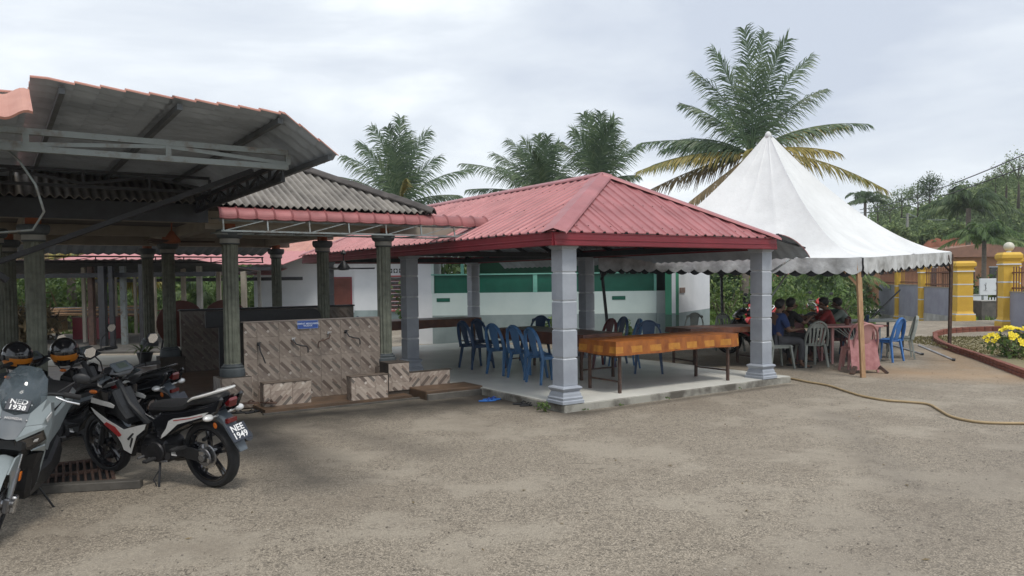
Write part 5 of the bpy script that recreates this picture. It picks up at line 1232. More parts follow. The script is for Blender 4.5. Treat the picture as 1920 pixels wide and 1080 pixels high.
table('small table with pinkish top behind the timber tent pole',0,0,R(4),L_=1.25,W=.75,cl=False,loc=(6.15,15.0,0),leg=steel_grey)
m=MB(); tt=thing('round_lace_table','small plastic table with a pink top and open lattice side behind the pink chair','table',(6.1,14.75,0),0)
m.bbox(-.05,1.05,.0,.7,.70,.735,.01); m.build('tabletop',pinkch,tt)
for k in range(9): m=MB(); m.beam((.1+.09*k,.02,.69),(.5,.02,.42),.014,.01); m.build('lattice_bar',greych,tt)
for x,y in ((.1,.1),(.9,.1),(.1,.6),(.9,.6)): m=MB(); m.beam((x,y,.7),(x,y,0),.05,.05,w1=.035,h1=.035); m.build('leg',pinkch,tt)
wt=thing('white_table','white topped table behind the blue chair under the tent','table',(6.95,16.3,0),R(3))
m=MB(); m.bbox(0,1.5,0,.7,.70,.74,.01); m.build('tabletop',greych,wt)
for x,y in ((.08,.06),(1.42,.06),(.08,.64),(1.42,.64)): m=MB(); m.beam((x,y,.7),(x,y,0),.04,.04); m.build('leg',steel_dark,wt)

# ------------------------------------------------------------------ plastic chairs
def chair(name,label,mat,loc,rz,slats=False,group='stacking plastic chairs'):
    # faces +y; origin under the seat
    t=thing(name,label,'chair',loc,rz,group)
    m=MB(); m.sheet([-.21+.42*i/8 for i in range(9)],[-.20+.42*j/8 for j in range(9)],lambda x,y:(x*(1-.12*(.2-y)/.4),y,.43-.018*(1-(x/.21)**2)-.03*max(0,(y-.15)/.07)**2+.012*(abs(x)>.2)),(0,0,-.012)); m.build('seat',mat,t,smooth=40)
    # back: arched rim
    rim=[]
    def bp(a):   # a 0..pi left to right around the arch
        x=-.225*math.cos(a)*(1.0-.10*math.sin(a)); h=math.sin(a)**.55 if math.sin(a)>0 else 0
        z=.40+.46*h; y=-.19-.11*(h)-.0; return (x,y,z)
    A=[math.pi*i/20 for i in range(21)]; m=MB(); m.tube([bp(a) for a in A],.017,6,flat=1.8)
    m.build('back_rim',mat,t,smooth=40)
    def byz(z): h=(z-.40)/.46; return -.19-.11*h
    if slats:
        for k in range(5):
            x=(k-2)*.072; m=MB(); m.sheet([-.019,.019],[i/8 for i in range(9)],lambda s,q:(x*(.85+.25*q)+s,byz(.42+q*(.415-abs(k-2)*.02))-.012*math.sin(q*3.14),.42+q*(.415-abs(k-2)*.02)),(0,.008,0)); m.build('back_slat',mat,t)
        m=MB(); m.sheet([-.16,-.08,0,.08,.16],[0,1],lambda s,q:(s,byz(.74+q*.08),.74+q*.08-.05*(s/.16)**2*0),(0,.01,0)); m.build('back_slat',mat,t)
    else:
        m=MB(); m.sheet([-1+i/3 for i in range(7)],[i/8 for i in range(9)],lambda s,q:(s*(.072+.045*q),byz(.42+q*.40)-.01*math.sin(q*3.14)+.012*s*s,.42+q*(.43-.025*s*s)),(0,.008,0)); m.build('back_splat',mat,t,smooth=40)
        m=MB(); m.sheet([-.2,-.1,0,.1,.2],[0,1],lambda s,q:(s,byz(.79+q*.055)+.008,.78+q*.055-1.1*s*s*(1-q)*.0-abs(s)**2*.9),(0,.006,0)); m.build('back_top',mat,t,smooth=40)
    for sx in (-1,1):
        for sy in (-1,1):
            m=MB(); top=(sx*.185,sy*.175,.425); bot=(sx*.225,sy*.235,0)
            m.beam(top,bot,.055,.035,w1=.036,h1=.026); m.build('leg',mat,t)
    m=MB(); m.box(-.19,.19,.165,.18,.375,.42); m.box(-.18,-.165,-.17,.17,.375,.42); m.box(.165,.18,-.17,.17,.375,.42); m.build('apron',mat,t)
    return t
FU=TH-R(90)            # local +y turned to +u
ch0=chair('plastic_chair','navy blue plastic chair farthest along the row beside the dark table, left in view',navy_pl,(-.66,13.95,.106),FU)
def putchair(label,mat,x,y,z,rz,slats=False):
    if slats: return dup(chs,(x,y,z),rz,label,mats={'grey_green_chair_plastic':mat} if mat is not greych else None)
    return dup(ch0,(x,y,z),rz,label,mats={'navy_chair_plastic':mat} if mat is not navy_pl else None)
chs=chair('plastic_chair','grey green slatted plastic chair, its back to us in front of the seated people',greych,(5.62,14.45,0),R(8),True)
putchair('second blue chair of the row beside the dark table, from the far end',blue_pl,-.12,13.0,.106,FU+.1)
putchair('third blue chair of the row, next to last before the left front pillar',blue_pl,.24,12.45,.106,FU+.05)
putchair('blue chair of the row partly hidden behind the left front pillar',blue_pl,.52,11.82,.106,FU-.1)
putchair('navy chair beyond the dark table, against the mint wall left of the front pillar',navy_pl,.45,15.2,.106,FU+R(180)+.5)
putchair('dark blue round backed chair just right of the left front pillar, farther one',navy_pl,1.85,14.5,.106,FU+R(165))
putchair('dark blue round backed chair just right of the left front pillar, nearer one',blue_pl,2.0,13.75,.106,FU+R(150))
putchair('dull maroon chair with a low back touching the rear side of the left front pillar',maroonch,1.55,13.9,.106,FU+R(170))
putchair('blue chair behind the bright orange brown table, facing the courtyard',navy_pl,2.3,12.95,.106,R(170))
putchair('black chair beside the right fluted column at the end of the far table',navy_pl,-2.95,16.1,.106,R(-70))
putchair('navy chair tucked behind the first chair of the row',navy_pl,-.45,14.7,.106,FU+R(8))
putchair('light grey chair behind the orange brown table, near the white end wall',greych,4.2,18.0,.0,R(150))
putchair('grey slatted chair beyond the brown table under the tent, near the far tent pole',greych,5.0,17.6,.0,R(200),True)
putchair('maroon plastic chair behind the grey green chair among the seated people',maroonch,5.9,15.5,0,R(180))
putchair('bright blue plastic chair at the right end of the tent tables',bright_bl,7.42,15.2,0,R(38))
putchair('grey plastic chair close behind the bright blue chair',greych,7.95,15.7,0,R(70))
putchair('dark grey plastic chair behind the long timber tent pole, back to the bushes',steel_dark,6.95,17.6,0,R(170))
pk=putchair('faded pink plastic chair behind the long timber tent pole, a red board hung on it',pinkch,6.15,13.62,0,R(8))
putchair('pale pink plastic chair stacked behind the faded pink chair',pinkch,6.35,14.05,0,R(-12))
rb=thing('leaning_board','faded red board with dark worn feet leaning on the pink chair','board',(6.15,13.25,0),R(6))
m=MB(); m.sheet([-.24+.48*i/6 for i in range(7)],[i/6 for i in range(7)],lambda x,t:(x*(1+.12*(1-t)),.04+.13*t,.06+.52*t),(0,.016,0)); m.build('board',M('worn_faded_red_board',(.45,.22,.22),(.30,.12,.12),9,.7),rb)
for s in (-1,1): m=MB(); m.beam((s*.22,.02,.12),(s*.33,-.06,0),.07,.05); m.build('foot',rust,rb)
for k,(x,y,a) in enumerate(((7.75,16.0,.2),(8.1,15.3,-.45))):
    ft=thing('fallen_pipe',['longer grey pipe lying on the ground behind the grey chair','shorter grey pipe sticking out behind the bright blue chair'][k],'pipe',(x,y,0),a,'grey pipes on the ground')
    m=MB(); m.tube([(0,0,.30-.25*k*0),(.9-.3*k,0,.03)],.022,8); m.build('pipe',alu,ft); m=MB(); m.tube([(.89-.3*k,0,.032),(.95-.3*k,0,.026)],.026,8); m.build('end_cap',black_pl,ft)
bk_=thing('dark_bucket','dark green bucket standing on the white table behind the seated man','bucket',(6.9,16.45,.74)); m=MB(); m.lathe([(.10,0),(.13,.24),(.14,.25)],n=16); m.build('pail',M('dark_green_plastic',(.03,.07,.06),(.02,.05,.045),4,.5),bk_,smooth=30); m=MB(); m.tube([(-.13,0,.24),(-.1,0,.34),(0,0,.38),(.1,0,.34),(.13,0,.24)],.005,5); m.build('handle',steel_dark,bk_)
cu_=thing('drinking_cup','reddish cup on the small pink topped table','cup',(6.55,15.0,.736)); m=MB(); m.lathe([(.035,0),(.042,.12),(.044,.125)],n=14); m.build('cup',wood_br,cu_,smooth=30); m=MB(); m.lathe([(.046,.125),(.046,.135)],n=14); m.build('lid',black_pl,cu_)

# ------------------------------------------------------------------ slippers
def slipper(name,label,x,y,z,rz,mat,group):
    t=thing(name,label,'slippers',(x,y,z),rz,group)
    out=[]
    for i in range(20):
        a=2*math.pi*i/20; w_=.047*(1+.18*math.cos(a)); out.append((.13*math.cos(a),w_*math.sin(a)))
    m=MB(); m.prism(out,0,.016,'z',.003); m.build('sole',mat,t)
    m=MB(); m.tube([(-.01,-.045,.014),(.03,-.025,.045),(.07,0,.02)],.007,6); m.tube([(-.01,.045,.014),(.03,.025,.045),(.07,0,.02)],.007,6); m.build('strap',mat if mat is not blue_fl else sign_bl,t,smooth=True)
    return t
s0=slipper('flip_flop','bright blue flip flop lying in front of the pavilion floor edge, nearer one',-.36,10.72,.004,.3,blue_fl,'bright blue flip flops')
dup(s0,(-.30,10.84,.004),.15,'bright blue flip flop lying in front of the pavilion floor edge, farther one')
s1=slipper('sandal','dark sandal lying at the pavilion edge left of the corner pillar, nearest the pillar',.20,10.30,.004,.5,black_pl,'dark sandals on the ground')
dup(s1,(.12,10.42,.004),.1,'dark sandal at the pavilion edge, just behind the other one')
for k,(x,y,a,l) in enumerate(((-3.62,9.98,.2,'dark sandal under the left fluted column plinth, leftmost'),(-3.42,10.02,1.1,'dark sandal right of the leftmost sandal under the plinth'),(-3.18,10.03,.4,'dark sandal in front of the gap before the left tiled bench'))): dup(s1,(x,y,.004),a,l)
s2=slipper('sandal','brown sandal on the step edge at the foot of the left plinth',-3.5,10.12,.104,.4,rust,'brown sandals on the step'); dup(s2,(-3.25,10.15,.104),-.3,'brown sandal on the step beside the left tiled bench')

# ------------------------------------------------------------------ seated people
def skin_obj(name,chains,mat,parent,lv=2):
    vs=[];es=[];rs=[];idx={}
    def vert(key,p,r):
        if key is not None and key in idx: return idx[key]
        vs.append(tuple(p)); rs.append(r); i=len(vs)-1
        if key is not None: idx[key]=i
        return i
    for ch in chains:
        prev=None
        for key,p,r in ch:
            i=vert(key,p,r)
            if prev is not None: es.append((prev,i))
            prev=i
    me=bpy.data.meshes.new(name); me.from_pydata(vs,es,[]); o=link(name,me,parent); me.materials.append(mat)
    md=o.modifiers.new('skin','SKIN'); md.use_smooth_shade=True
    for i,sv in enumerate(me.skin_vertices[0].data):
        r=rs[i]; sv.radius=r if isinstance(r,tuple) else (r,r); sv.use_root=(i==0)
    sd=o.modifiers.new('sub','SUBSURF'); sd.levels=lv-1; sd.render_levels=lv-1
    return o
def person(label,loc,rz,shirt,lean=.15,look=0.,arms=0,thick=1.,leg=.0,trou=trous,hairm=hair_m,cap_=False):
    # seated facing +y, seat at z .44
    t=thing('person',label,'person',loc,rz,'people seated under the tent'); k=thick
    pel=Vector((0,0,.52)); L_=.52; sp=Vector((0,math.sin(lean),math.cos(lean)))
    wa=pel+sp*.16; chst=pel+sp*.36; nk=pel+sp*.50; hd=nk+Vector((math.sin(look)*.03,.05+.05*lean,.09)); ht=hd+Vector((0,.012,.11))
    H={}
    for s in (-1,1):
        sh=nk+Vector((s*.175*k,-.01,-.05)); 
        if arms==0: el=sh+Vector((s*.05,.10,-.27)); wr=el+Vector((-s*.05,.22,.02))
        elif arms==1: el=sh+Vector((s*.03,.22,-.20)); wr=el+Vector((-s*.10,.20,.10))
        else: el=sh+Vector((s*.07,.04,-.28)); wr=el+Vector((-s*.03,.23,-.05))
        kn=Vector((s*(.12+leg),.44,.50)); an=Vector((s*(.13+leg*1.2),.40+.06*s*leg,.09)); H[s]=(sh,el,wr,kn,an)
    body=[[('pel',pel,(.15*k,.115)),('wa',wa,(.135*k,.10)),('ch',chst,(.155*k,.105)),('nk',nk,(.06,.06)),('nk2',nk+Vector((0,.02,.05)),(.052,.052)),('hd',hd,(.068,.082)),('hm',hd+Vector((0,.008,.07)),(.078,.095)),('ht',ht+Vector((0,-.005,.02)),(.05,.06))],
          [('hd',hd,.07),(None,hd+Vector((math.sin(look)*.05,.095,.0)),.018),(None,hd+Vector((math.sin(look)*.06,.112,-.012)),.008)]]
    for s in (-1,1):
        sh,el,wr,kn,an=H[s]; f=(wr-el).normalized()
        body.append([('ch',chst,.1),('sh%d'%s,sh,.058*k),('el%d'%s,el,.042),('wr%d'%s,wr,(.024,.028)),('pm%d'%s,wr+f*.07,(.018,.04))])
        side=f.cross(Vector((0,0,1))).normalized()
        for q in range(4):
            o_=side*(q-1.5)*.02; b=wr+f*.085+o_; ln=(.07,.08,.075,.06)[q]; body.append([('pm%d'%s,wr+f*.07,.02),(None,b,.0095),(None,b+f*ln*.5+Vector((0,0,-.008)),.009),(None,b+f*ln*.85+Vector((0,0,-.03)),.007)])
        body.append([('pm%d'%s,wr+f*.07,.02),(None,wr+f*.05-side*s*.035+Vector((0,0,.005)),.011),(None,wr+f*.09-side*s*.05,.009)])
        body.append([('pel',pel,.15),('hp%d'%s,Vector((s*.10*k,.03,.50)),.088*k),('kn%d'%s,kn,.060),('cf%d'%s,(kn*.6+an*.4)+Vector((0,-.01,0)),.055),('an%d'%s,an,.035),('ft%d'%s,an+Vector((s*.01,.05,-.05)),.035),(None,an+Vector((s*.03,.17,-.065)),(.04,.022))])
        body.append([('hm',hd+Vector((0,.008,.07)),.08),(None,hd+Vector((s*.078,-.005,.02)),(.012,.018)),(None,hd+Vector((s*.088,-.01,.035)),(.008,.014))])
    skin_obj('body',body,skin_m,t,2)
    e=.016
    sc_=[[('pel',pel+Vector((0,0,-.02)),(.165*k,.135)),('wa',wa,(.155*k,.125)),('ch',chst,(.172*k,.125)),('nk',nk-Vector((0,0,.015)),(.075,.07))]]
    for s in (-1,1):
        sh,el,wr,kn,an=H[s]; sc_.append([('ch',chst,.12),('sh%d'%s,sh,.076*k),(None,sh.lerp(el,.5),.068),(None,sh.lerp(el,.82),.07)])
    skin_obj('shirt',sc_,shirt,t,2)
    tc_=[[('pel',pel+Vector((0,0,-.03)),(.16*k,.125))]]
    for s in (-1,1):
        sh,el,wr,kn,an=H[s]; tc_.append([('pel',pel,.15),('hp%d'%s,Vector((s*.10*k,.03,.50)),.102*k),('kn%d'%s,kn,.076),(None,kn.lerp(an,.5),.068),(None,kn.lerp(an,.9),.06)])
    skin_obj('trousers',tc_,trou,t,2)
    m=MB(); hc=hd+Vector((0,.0,.062))
    def hf_(p,d):
        if d.y>.25 and d.z<.35: return hc+Vector((d.x*.07,d.y*.07,d.z*.07))
        return p
    m.ell((hc.x,hc.y-.012,hc.z+.018),(.092,.112,.105),18,12,fn=hf_); m.build('hair',hairm,t,smooth=True)
    m=MB()
    for s in (-1,1): m.ell((hc.x+s*.032+math.sin(look)*.03,hc.y+.088,hc.z-.035),(.012,.008,.008),8,5)
    m.build('eye',decal_w,t,smooth=True)
    m=MB(); m.box(hd.x-.024,hd.x+.024,hd.y+.078,hd.y+.088,hd.z-.048,hd.z-.038); m.build('mouth',wood_br,t)
    for s in (-1,1):
        an=H[s][4]; m=MB(); m.bbox(an.x-.045,an.x+.045,an.y-.06,an.y+.21,0.,.025,.008); m.build('slipper',black_pl,t)
    return t
person('man in a navy blue shirt and grey trousers seated right beside the pavilion pillar',(4.93,14.35,0),R(-80),sh_blue,.10,0,0,1.05,.05)
person('person in black clothes and dark hair seated facing right, behind the grey green chair',(5.42,15.3,0),R(-75),sh_black,.22,.2,1,1.,.03,sh_black)
person('person in a dull red shirt leaning over the small pink topped table',(6.60,15.75,0),R(80),sh_red,.30,0,1,1.,0.)
person('man in a grey green shirt leaning forward with elbows on the table, highest head',(7.22,16.35,0),R(72),sh_green,.45,0,1,1.08,0.)
putchair('grey plastic chair under the man in the navy blue shirt',greych,4.93,14.30,0,R(-80))
putchair('dark chair under the person in black clothes',steel_dark,5.42,15.25,0,R(-75))
putchair('maroon chair under the person in the dull red shirt',maroonch,6.60,15.75,0,R(80))
putchair('navy chair under the man in the grey green shirt',navy_pl,7.25,16.35,0,R(72))

# ------------------------------------------------------------------ sheds and clutter far left
sh1=thing('open_shed','long open shed with a red sheet roof far behind the fluted columns','shed',(-13,22,0))
def roofq(par,a,b,c,d,mat,name='roof_sheet',n=40,rib=.02,p=.25):
    a,b,c,d=map(Vector,(a,b,c,d)); Ln=(b-a).length; m=MB(); k=max(4,int(Ln/.08)); o=Vector(par.location)
    m.sheet([i/k for i in range(k+1)],[0,1],lambda s,t:(a.lerp(b,s)).lerp(d.lerp(c,s),t)+Vector((0,0,rib*(1 if (s*Ln/p)%1<.3 else 0)))-o,(0,0,-.02),0,1); return m.build(name,[mat,darkzinc],par)
pinkroof=M('pinkish_red_sheet',(.50,.19,.19),(.42,.15,.15),.6,.5)  # pinkish red sheet colour of the shed roofs
roofq(sh1,(-15.5,24.6,2.35),(-7.4,24.9,2.30),(-7.2,31,3.15),(-15.5,31,3.2),pinkroof)
roofq(sh1,(-16.5,20.4,2.42),(-8.3,20.2,2.34),(-7.9,24.0,2.08),(-16.5,24.2,2.08),M('old_brown_sheet',(.10,.055,.05),(.06,.035,.032),1,.7))
roofq(sh1,(-24,27,1.98),(-8.6,27.5,2.0),(-8.6,29.5,2.25),(-24,29.5,2.2),pinkroof)
for k,(px,D,mt,w_) in enumerate(((158,22,cream,.09),(172,21,rust,.14),(193,20.5,steel_dark,.16),(210,20.5,steel_dark,.11),(216,24,cream,.09),(232,21,steel_grey,.13),(254,26,cream,.08),(289,25,cream,.13),(345,23,cream,.11),(375,22,conc,.13),(411,24,cream,.12),(458,25,cream,.15),(487,27,conc,.1),(265,19,steel_dark,.08))):
    x=(px-960)/1440*D+13; m=MB(); m.box(x-w_/2,x+w_/2,D-22-w_/2,D-22+w_/2,-.1,2.2); m.build('post',mt,sh1)
for (x0,x1,y,z) in ((-15.4,-8.0,20.8,2.02),(-15.4,-7.4,24.5,2.22),(-15,-7.4,27.2,1.9)):
    m=MB(); m.box(x0+13,x1+13,y-22-.05,y-22+.05,z-.12,z); m.build('beam',steel_dark,sh1)
m=MB(); m.bbox(-20,-8.2,18.9,25.5,-.2,.06,.01); tag(m.build('shed_floor',conc_dk,None),kind='structure')
m=MB(); m.bbox(-13.2,-6.6,14.6,16.6,-.2,.17,.01); tag(m.build('pale_concrete_step',M('pale_cream_concrete',(.46,.43,.36),(.36,.34,.29),2,.8),None),kind='structure')
rtb=thing('red_counter','dark red box counter standing in the open shed','counter',(-13.3,23.2,.06)); m=MB(); m.box(0,1.25,0,.6,0,.64); m.build('body',red_trim,rtb); m=MB(); m.bbox(-.04,1.29,-.04,.64,.641,.67,.005); m.build('top',wood_br,rtb)
dtb=thing('black_work_table','black table with clutter left of the red counter','table',(-15.2,22.5,.06)); m=MB(); m.bbox(0,1.5,0,.7,.68,.74,.005); m.build('tabletop',black_pl,dtb)
for x,y in ((.05,.05),(1.45,.05),(.05,.65),(1.45,.65)): m=MB(); m.box(x-.025,x+.025,y-.025,y+.025,0,.68); m.build('leg',black_pl,dtb)
bx=thing('dark_toolbox','dark toolbox and bags heaped on the black table','toolbox',(-14.9,22.8,.80)); m=MB(); m.bbox(0,.5,0,.3,0,.22,.02); m.build('case',black_pl,bx); m=MB(); m.tube([(.12,.15,.22),(.16,.15,.29),(.34,.15,.29),(.38,.15,.22)],.012,6); m.build('handle',steel_grey,bx)
pil=thing('plank_pile','pile of pale and reddish planks behind the red counter','plank pile',(-16.5,27.5,0))
for k in range(16):
    m=MB(); m.box(-.1,3.4,-.09,.09,0,.045); o=m.build('plank',[timber,conc,brick_red,white_w][k%4],pil); o.location=(random.uniform(-.3,.3),(k%4)*.22,.05*(k//4)+.62+.005*k); o.rotation_euler=(0,random.uniform(-.03,.03),random.uniform(-.12,.12))
m=MB(); m.box(0,.1,-.05,.8,0,.62); m.box(3,3.1,-.05,.8,0,.62); m.build('trestle',timber,pil)
dp=thing('dry_frond_heap','heap of dry brown palm leaves far left beyond the column','leaf heap',(-14.4,22.6,0))
Vv,Q=leafquads(clumps((0,0,.5),(.8,.8,.8),60,12,.4),.6,asp=.12); npmesh('dry_leaves',Vv,Q,palm_b,dp)
for i in range(6): a=i*1.05; frond(dp,(0,0,.2),(.5*math.cos(a),.4*math.sin(a),1.1),(1.1*math.cos(a),.9*math.sin(a),.5),palm_b,24,.4,.6)
small_palm('young coconut palm with pale dry fronds behind the sheds, left',178,505,30,3.2,palm_y,12,.7)
small_palm('leaning palm with brown fronds behind the sheds, seen right of the near column',135,470,34,3.4,palm_b,14,.8)
small_palm('green palm between the sheds and the white house',395,555,33,2.6,leaf_m,14,.8)
# potted plant
pp=thing('potted_plant','potted strap leaved plant on the pale concrete edge behind the motorcycle mirrors','plant',(-7.15,14.9,.17)); m=MB(); m.lathe([(.10,0),(.15,.20),(.165,.21),(.15,.21)],n=16); m.build('pot',black_pl,pp,smooth=35)
for i in range(11):
    a=i*.58; m=MB(); m.sheet([-1,0,1],[j/6 for j in range(7)],lambda s,q:(math.cos(a)*(.05+.34*q)-math.sin(a)*s*.028*math.sin(.3+q*2.8),math.sin(a)*(.05+.34*q)+math.cos(a)*s*.028*math.sin(.3+q*2.8),.2+.38*q-.30*q*q*(1+.3*math.sin(i))),(0,0,-.002)); m.build('leaf',leaf_l,pp,smooth=True)
# drain grate near the motorcycles
dg=thing('drain_grate','rusty slotted drain grate set in the ground beside the grey scooter','drain grate',(-3.92,6.85,.0),R(30)); 
m=MB(); m.box(-.28,.28,-.5,-.46,0,.03); m.box(-.28,.28,.46,.5,0,.03); m.box(-.28,-.25,-.46,.46,0,.03); m.box(.25,.28,-.46,.46,0,.03); m.box(-.25,.25,-.02,.02,0,.03); m.build('frame',rust,dg)
for k in range(9): m=MB(); m.box(-.235+k*.056,-.215+k*.056,-.46,.46,.004,.026); m.build('slat',rust,dg)
m=MB(); m.box(-.25,.25,-.46,.46,.001,.003); m.build('pit_shade',black_pl,dg)  # flat black sheet stands in for the shade below the slats
kb=thing('timber_beam','dark worn beam lying on the ground across the drain in front of the grate','beam',(-4.35,6.15,.0),R(11)); m=MB(); m.bbox(0,1.25,-.05,.05,.0,.07,.006); m.build('beam',conc_dk,kb)
fl=MB(); fl.bbox(-8.5,-4.9,6.4,9.0,-.2,.012,.004); tag(fl.build('carport_concrete',conc_dk,None),kind='structure')

# ------------------------------------------------------------------ motorcycles
def patch(m, pts, th=.01, mi=0, mirror=False, outp=None):
    P=[Vector(p) for p in pts]; c=sum(P,Vector())/len(P); n=Vector()
    for i in range(len(P)): n+= (P[i]-c).cross(P[(i+1)%len(P)]-c)
    n.normalize(); o_=Vector(outp or (c.x+.3 if False else c.x, c.y*3, c.z))-Vector((.6,0,.6))
    if n.dot(c-Vector((.6,0,.6)))<0: n=-n; P=P[::-1]
    for s in ((1,-1) if mirror else (1,)):
        Q=[Vector((p.x,p.y*s,p.z)) for p in P]; nn=Vector((n.x,n.y*s,n.z)); cc=Vector((c.x,c.y*s,c.z)); k=len(Q)
        vs=Q+[q-nn*th for q in Q]+[cc+nn*.002,cc-nn*th]; fs=[]
        for i in range(k):
            j=(i+1)%k; fs += [(i,j,2*k),(k+j,k+i,2*k+1),(j,i,k+i,k+j)]
        if s<0: fs=[f[::-1] for f in fs]
        m.add(vs,fs,mi)
    return m
def wheel(par,x,r,w,name,spokes=5,disc=1,rimm=None,hub=alu,rz_=0):
    t=MB(); n=40
    prof=[(r-.058,-w*.32),(r-.05,-w*.48),(r-.025,-w*.5),(r-.006,-w*.32),(r,0),(r-.006,w*.32),(r-.025,w*.5),(r-.05,w*.48),(r-.058,w*.32)]
    vs=[];fs=[];k=len(prof)
    for i in range(n):
        a=2*math.pi*i/n; tr=.003 if i%2 else 0
        for (q,y) in prof: qq=q-(tr if abs(y)<w*.4 and q>r-.01 else 0); vs.append((x+qq*math.cos(a),y,r+qq*math.sin(a)))
    for i in range(n):
        for j in range(k-1): fs.append((i*k+j,((i+1)%n)*k+j,((i+1)%n)*k+j+1,i*k+j+1))
        fs.append((i*k+k-1,((i+1)%n)*k+k-1,((i+1)%n)*k,i*k))
    t.add(vs,fs); o=t.build(name,rubber,par,smooth=50)
    m=MB(); rr=r-.056; vs=[];fs=[]; prof2=[(rr,-w*.36),(rr-.016,-w*.38),(rr-.02,-w*.2),(rr-.03,0),(rr-.02,w*.2),(rr-.016,w*.38),(rr,w*.36),(rr-.008,0)]; k=len(prof2)
    for i in range(n):
        a=2*math.pi*i/n
        for (q,y) in prof2: vs.append((x+q*math.cos(a),y,r+q*math.sin(a)))
    for i in range(n):
        for j in range(k): fs.append((i*k+j,((i+1)%n)*k+j,((i+1)%n)*k+(j+1)%k,i*k+(j+1)%k))
    m.add(vs,fs)
    for s in range(spokes):
        a=2*math.pi*s/spokes+.3
        for da in (-.10,.10):
            m.beam((x+.03*math.cos(a),0,r+.03*math.sin(a)),(x+(rr-.015)*math.cos(a+da),0,r+(rr-.015)*math.sin(a+da)),.022,.028,up=(0,1,0),w1=.014,h1=.018)
    m.lathe([(.038,-.045),(.042,-.03),(.042,.03),(.038,.045)],(x,0,r),16,'y'); m.build('rim',rimm or black_gl,o,smooth=30)
    m=MB()
    if disc: m.lathe([(.105,-.004),(.105,.004)],(x,disc*.055,r),28,'y'); m.lathe([(.035,-.012),(.035,.012)],(x,disc*.06,r),14,'y'); m.build('brake_disc',chrome,o,smooth=30)
    return o
def rwarp(m,f=.70,dz=.05):
    m.v=[(p[0]*f if p[0]<0 else p[0],p[1],p[2]-dz*min(1,max(0,-p[0]/.35)) if p[0]<0 else p[2]) for p in m.v]; return m
def underbone(label,loc,rz,plate='NEE\n1949',body=black_gl,accent=white_pl,stripe=decal_r,cat='motorcycle'):
    t=thing('motorcycle',label,cat,loc,0,'parked motorcycles'); t.rotation_euler=(R(-7),0,rz)
    r=.285; WB=1.28
    wheel(t,0,r,.10,'rear_wheel'); wheel(t,WB,r,.085,'front_wheel',disc=-1)
    # swing arm, chain, shock
    m=MB()
    for s in (-1,1): m.beam((.46,s*.075,.34),(-.02,s*.075,.29),.028,.045)
    m.build('swing_arm',black_pl,t)
    m=MB(); m.prism([(.44,.37),(.10,.36),(.02,.345),(-.06,.30),(-.05,.25),(.02,.24),(.44,.30)],.088,.10,'y',.004); m.build('chain_guard',black_pl,t)
    m=MB(); m.lathe([(.075,.0),(.078,.006),(.075,.012)],(0,.078,r),24,'y'); m.lathe([(.03,0),(.03,.03)],(0,.085,r),12,'y'); m.tube([(.02,.06,r+.10),(.0,.09,r+.02)],.012,6); m.build('sprocket',alu,t,smooth=30)
    m=MB(); m.beam((-.07,.09,.26),(.03,.09,.31),.02,.035); m.lathe([(.014,.09),(.014,.115)],(0,0,r),8,'y'); m.box(-.03,.02,.098,.112,.31,.34); m.build('axle_adjuster',chrome,t)
    m=MB(); m.tube([(.42,0,.44),(.10,0,.62)],.03,10); m.tube([(.38+.0,0,.46),(.16,0,.59)],.038,10); m.build('shock_absorber',black_pl,t,smooth=40)
    # frame & engine
    m=MB(); m.tube([(1.03,0,.86),(.92,0,.66),(.72,0,.50),(.50,0,.48),(.30,0,.62),(-.2,0,.74)],.028,8)
    for s in (-1,1): m.tube([(.5,s*.07,.46),(.42,s*.08,.30),(.50,s*.07,.22)],.02,6); m.tube([(.35,s*.10,.60),(-.25,s*.08,.76)],.014,6)
    m.build('frame_tubes',black_pl,t,smooth=40)
    m=MB(); m.bbox(.40,.70,-.11,.11,.20,.40,.03); m.bbox(.66,.86,-.06,.06,.26,.38,.02)
    for k in range(6): m.bbox(.70+.024*k,.712+.024*k,-.075,.075,.245,.395,.003)
    m.lathe([(.085,.11),(.09,.125),(.085,.14)],(.50,0,.30),20,'y'); m.lathe([(.06,.11),(.062,.13)],(.63,0,.29),16,'y'); m.bbox(.44,.60,.11,.128,.24,.36,.01); m.build('engine',M('dark_engine_metal',(.06,.06,.065),(.03,.03,.033),9,.45,.6),t,smooth=30)
    m=MB(); m.tube([(.86,-.05,.28),(.80,-.09,.17),(.55,-.12,.15),(.30,-.13,.19),(.10,-.14,.27)],[.017,.018,.02,.022,.03],8); m.tube([(.12,-.14,.26),(-.28,-.15,.42)],[.04,.048],12); m.build('exhaust_pipe',black_gl,t,smooth=40)
    # foot pegs, stand, lever
    m=MB(); m.tube([(.52,-.20,.24),(.52,.20,.24)],.011,6); m.build('peg_bar',steel_dark,t)
    for s in (-1,1):
        m=MB(); m.bbox(.495,.545,s*.19-.055,s*.19+.055,.235,.26,.006); m.build('foot_peg',rubber,t)
        m=MB(); m.beam((.18,s*.09,.36),(.20,s*.20,.37),.025); m.bbox(.175,.215,s*.19-.04,s*.19+.04,.36,.385,.005); m.build('pillion_peg',rubber,t)
    m=MB(); m.tube([(.60,.13,.24),(.45,.13,.22),(.36,.15,.24)],.008,6); m.tube([(.66,.13,.25),(.66,.19,.25)],.011,6); m.build('gear_lever',alu,t,smooth=40)
    m=MB(); m.tube([(.50,.10,.22),(.44,.19,.05),(.425,.21,-.022)],.010,6); m.tube([(.475,.14,.15),(.50,.19,.08),(.46,.20,.03)],.005,5); m.bbox(.39,.45,.195,.225,-.028,-.018,.003); m.build('side_stand',black_pl,t,smooth=40)
    m=MB(); m.bbox(.30,.36,.09,.10,.27,.31,.003); m.build('tool_label',decal_w,t)
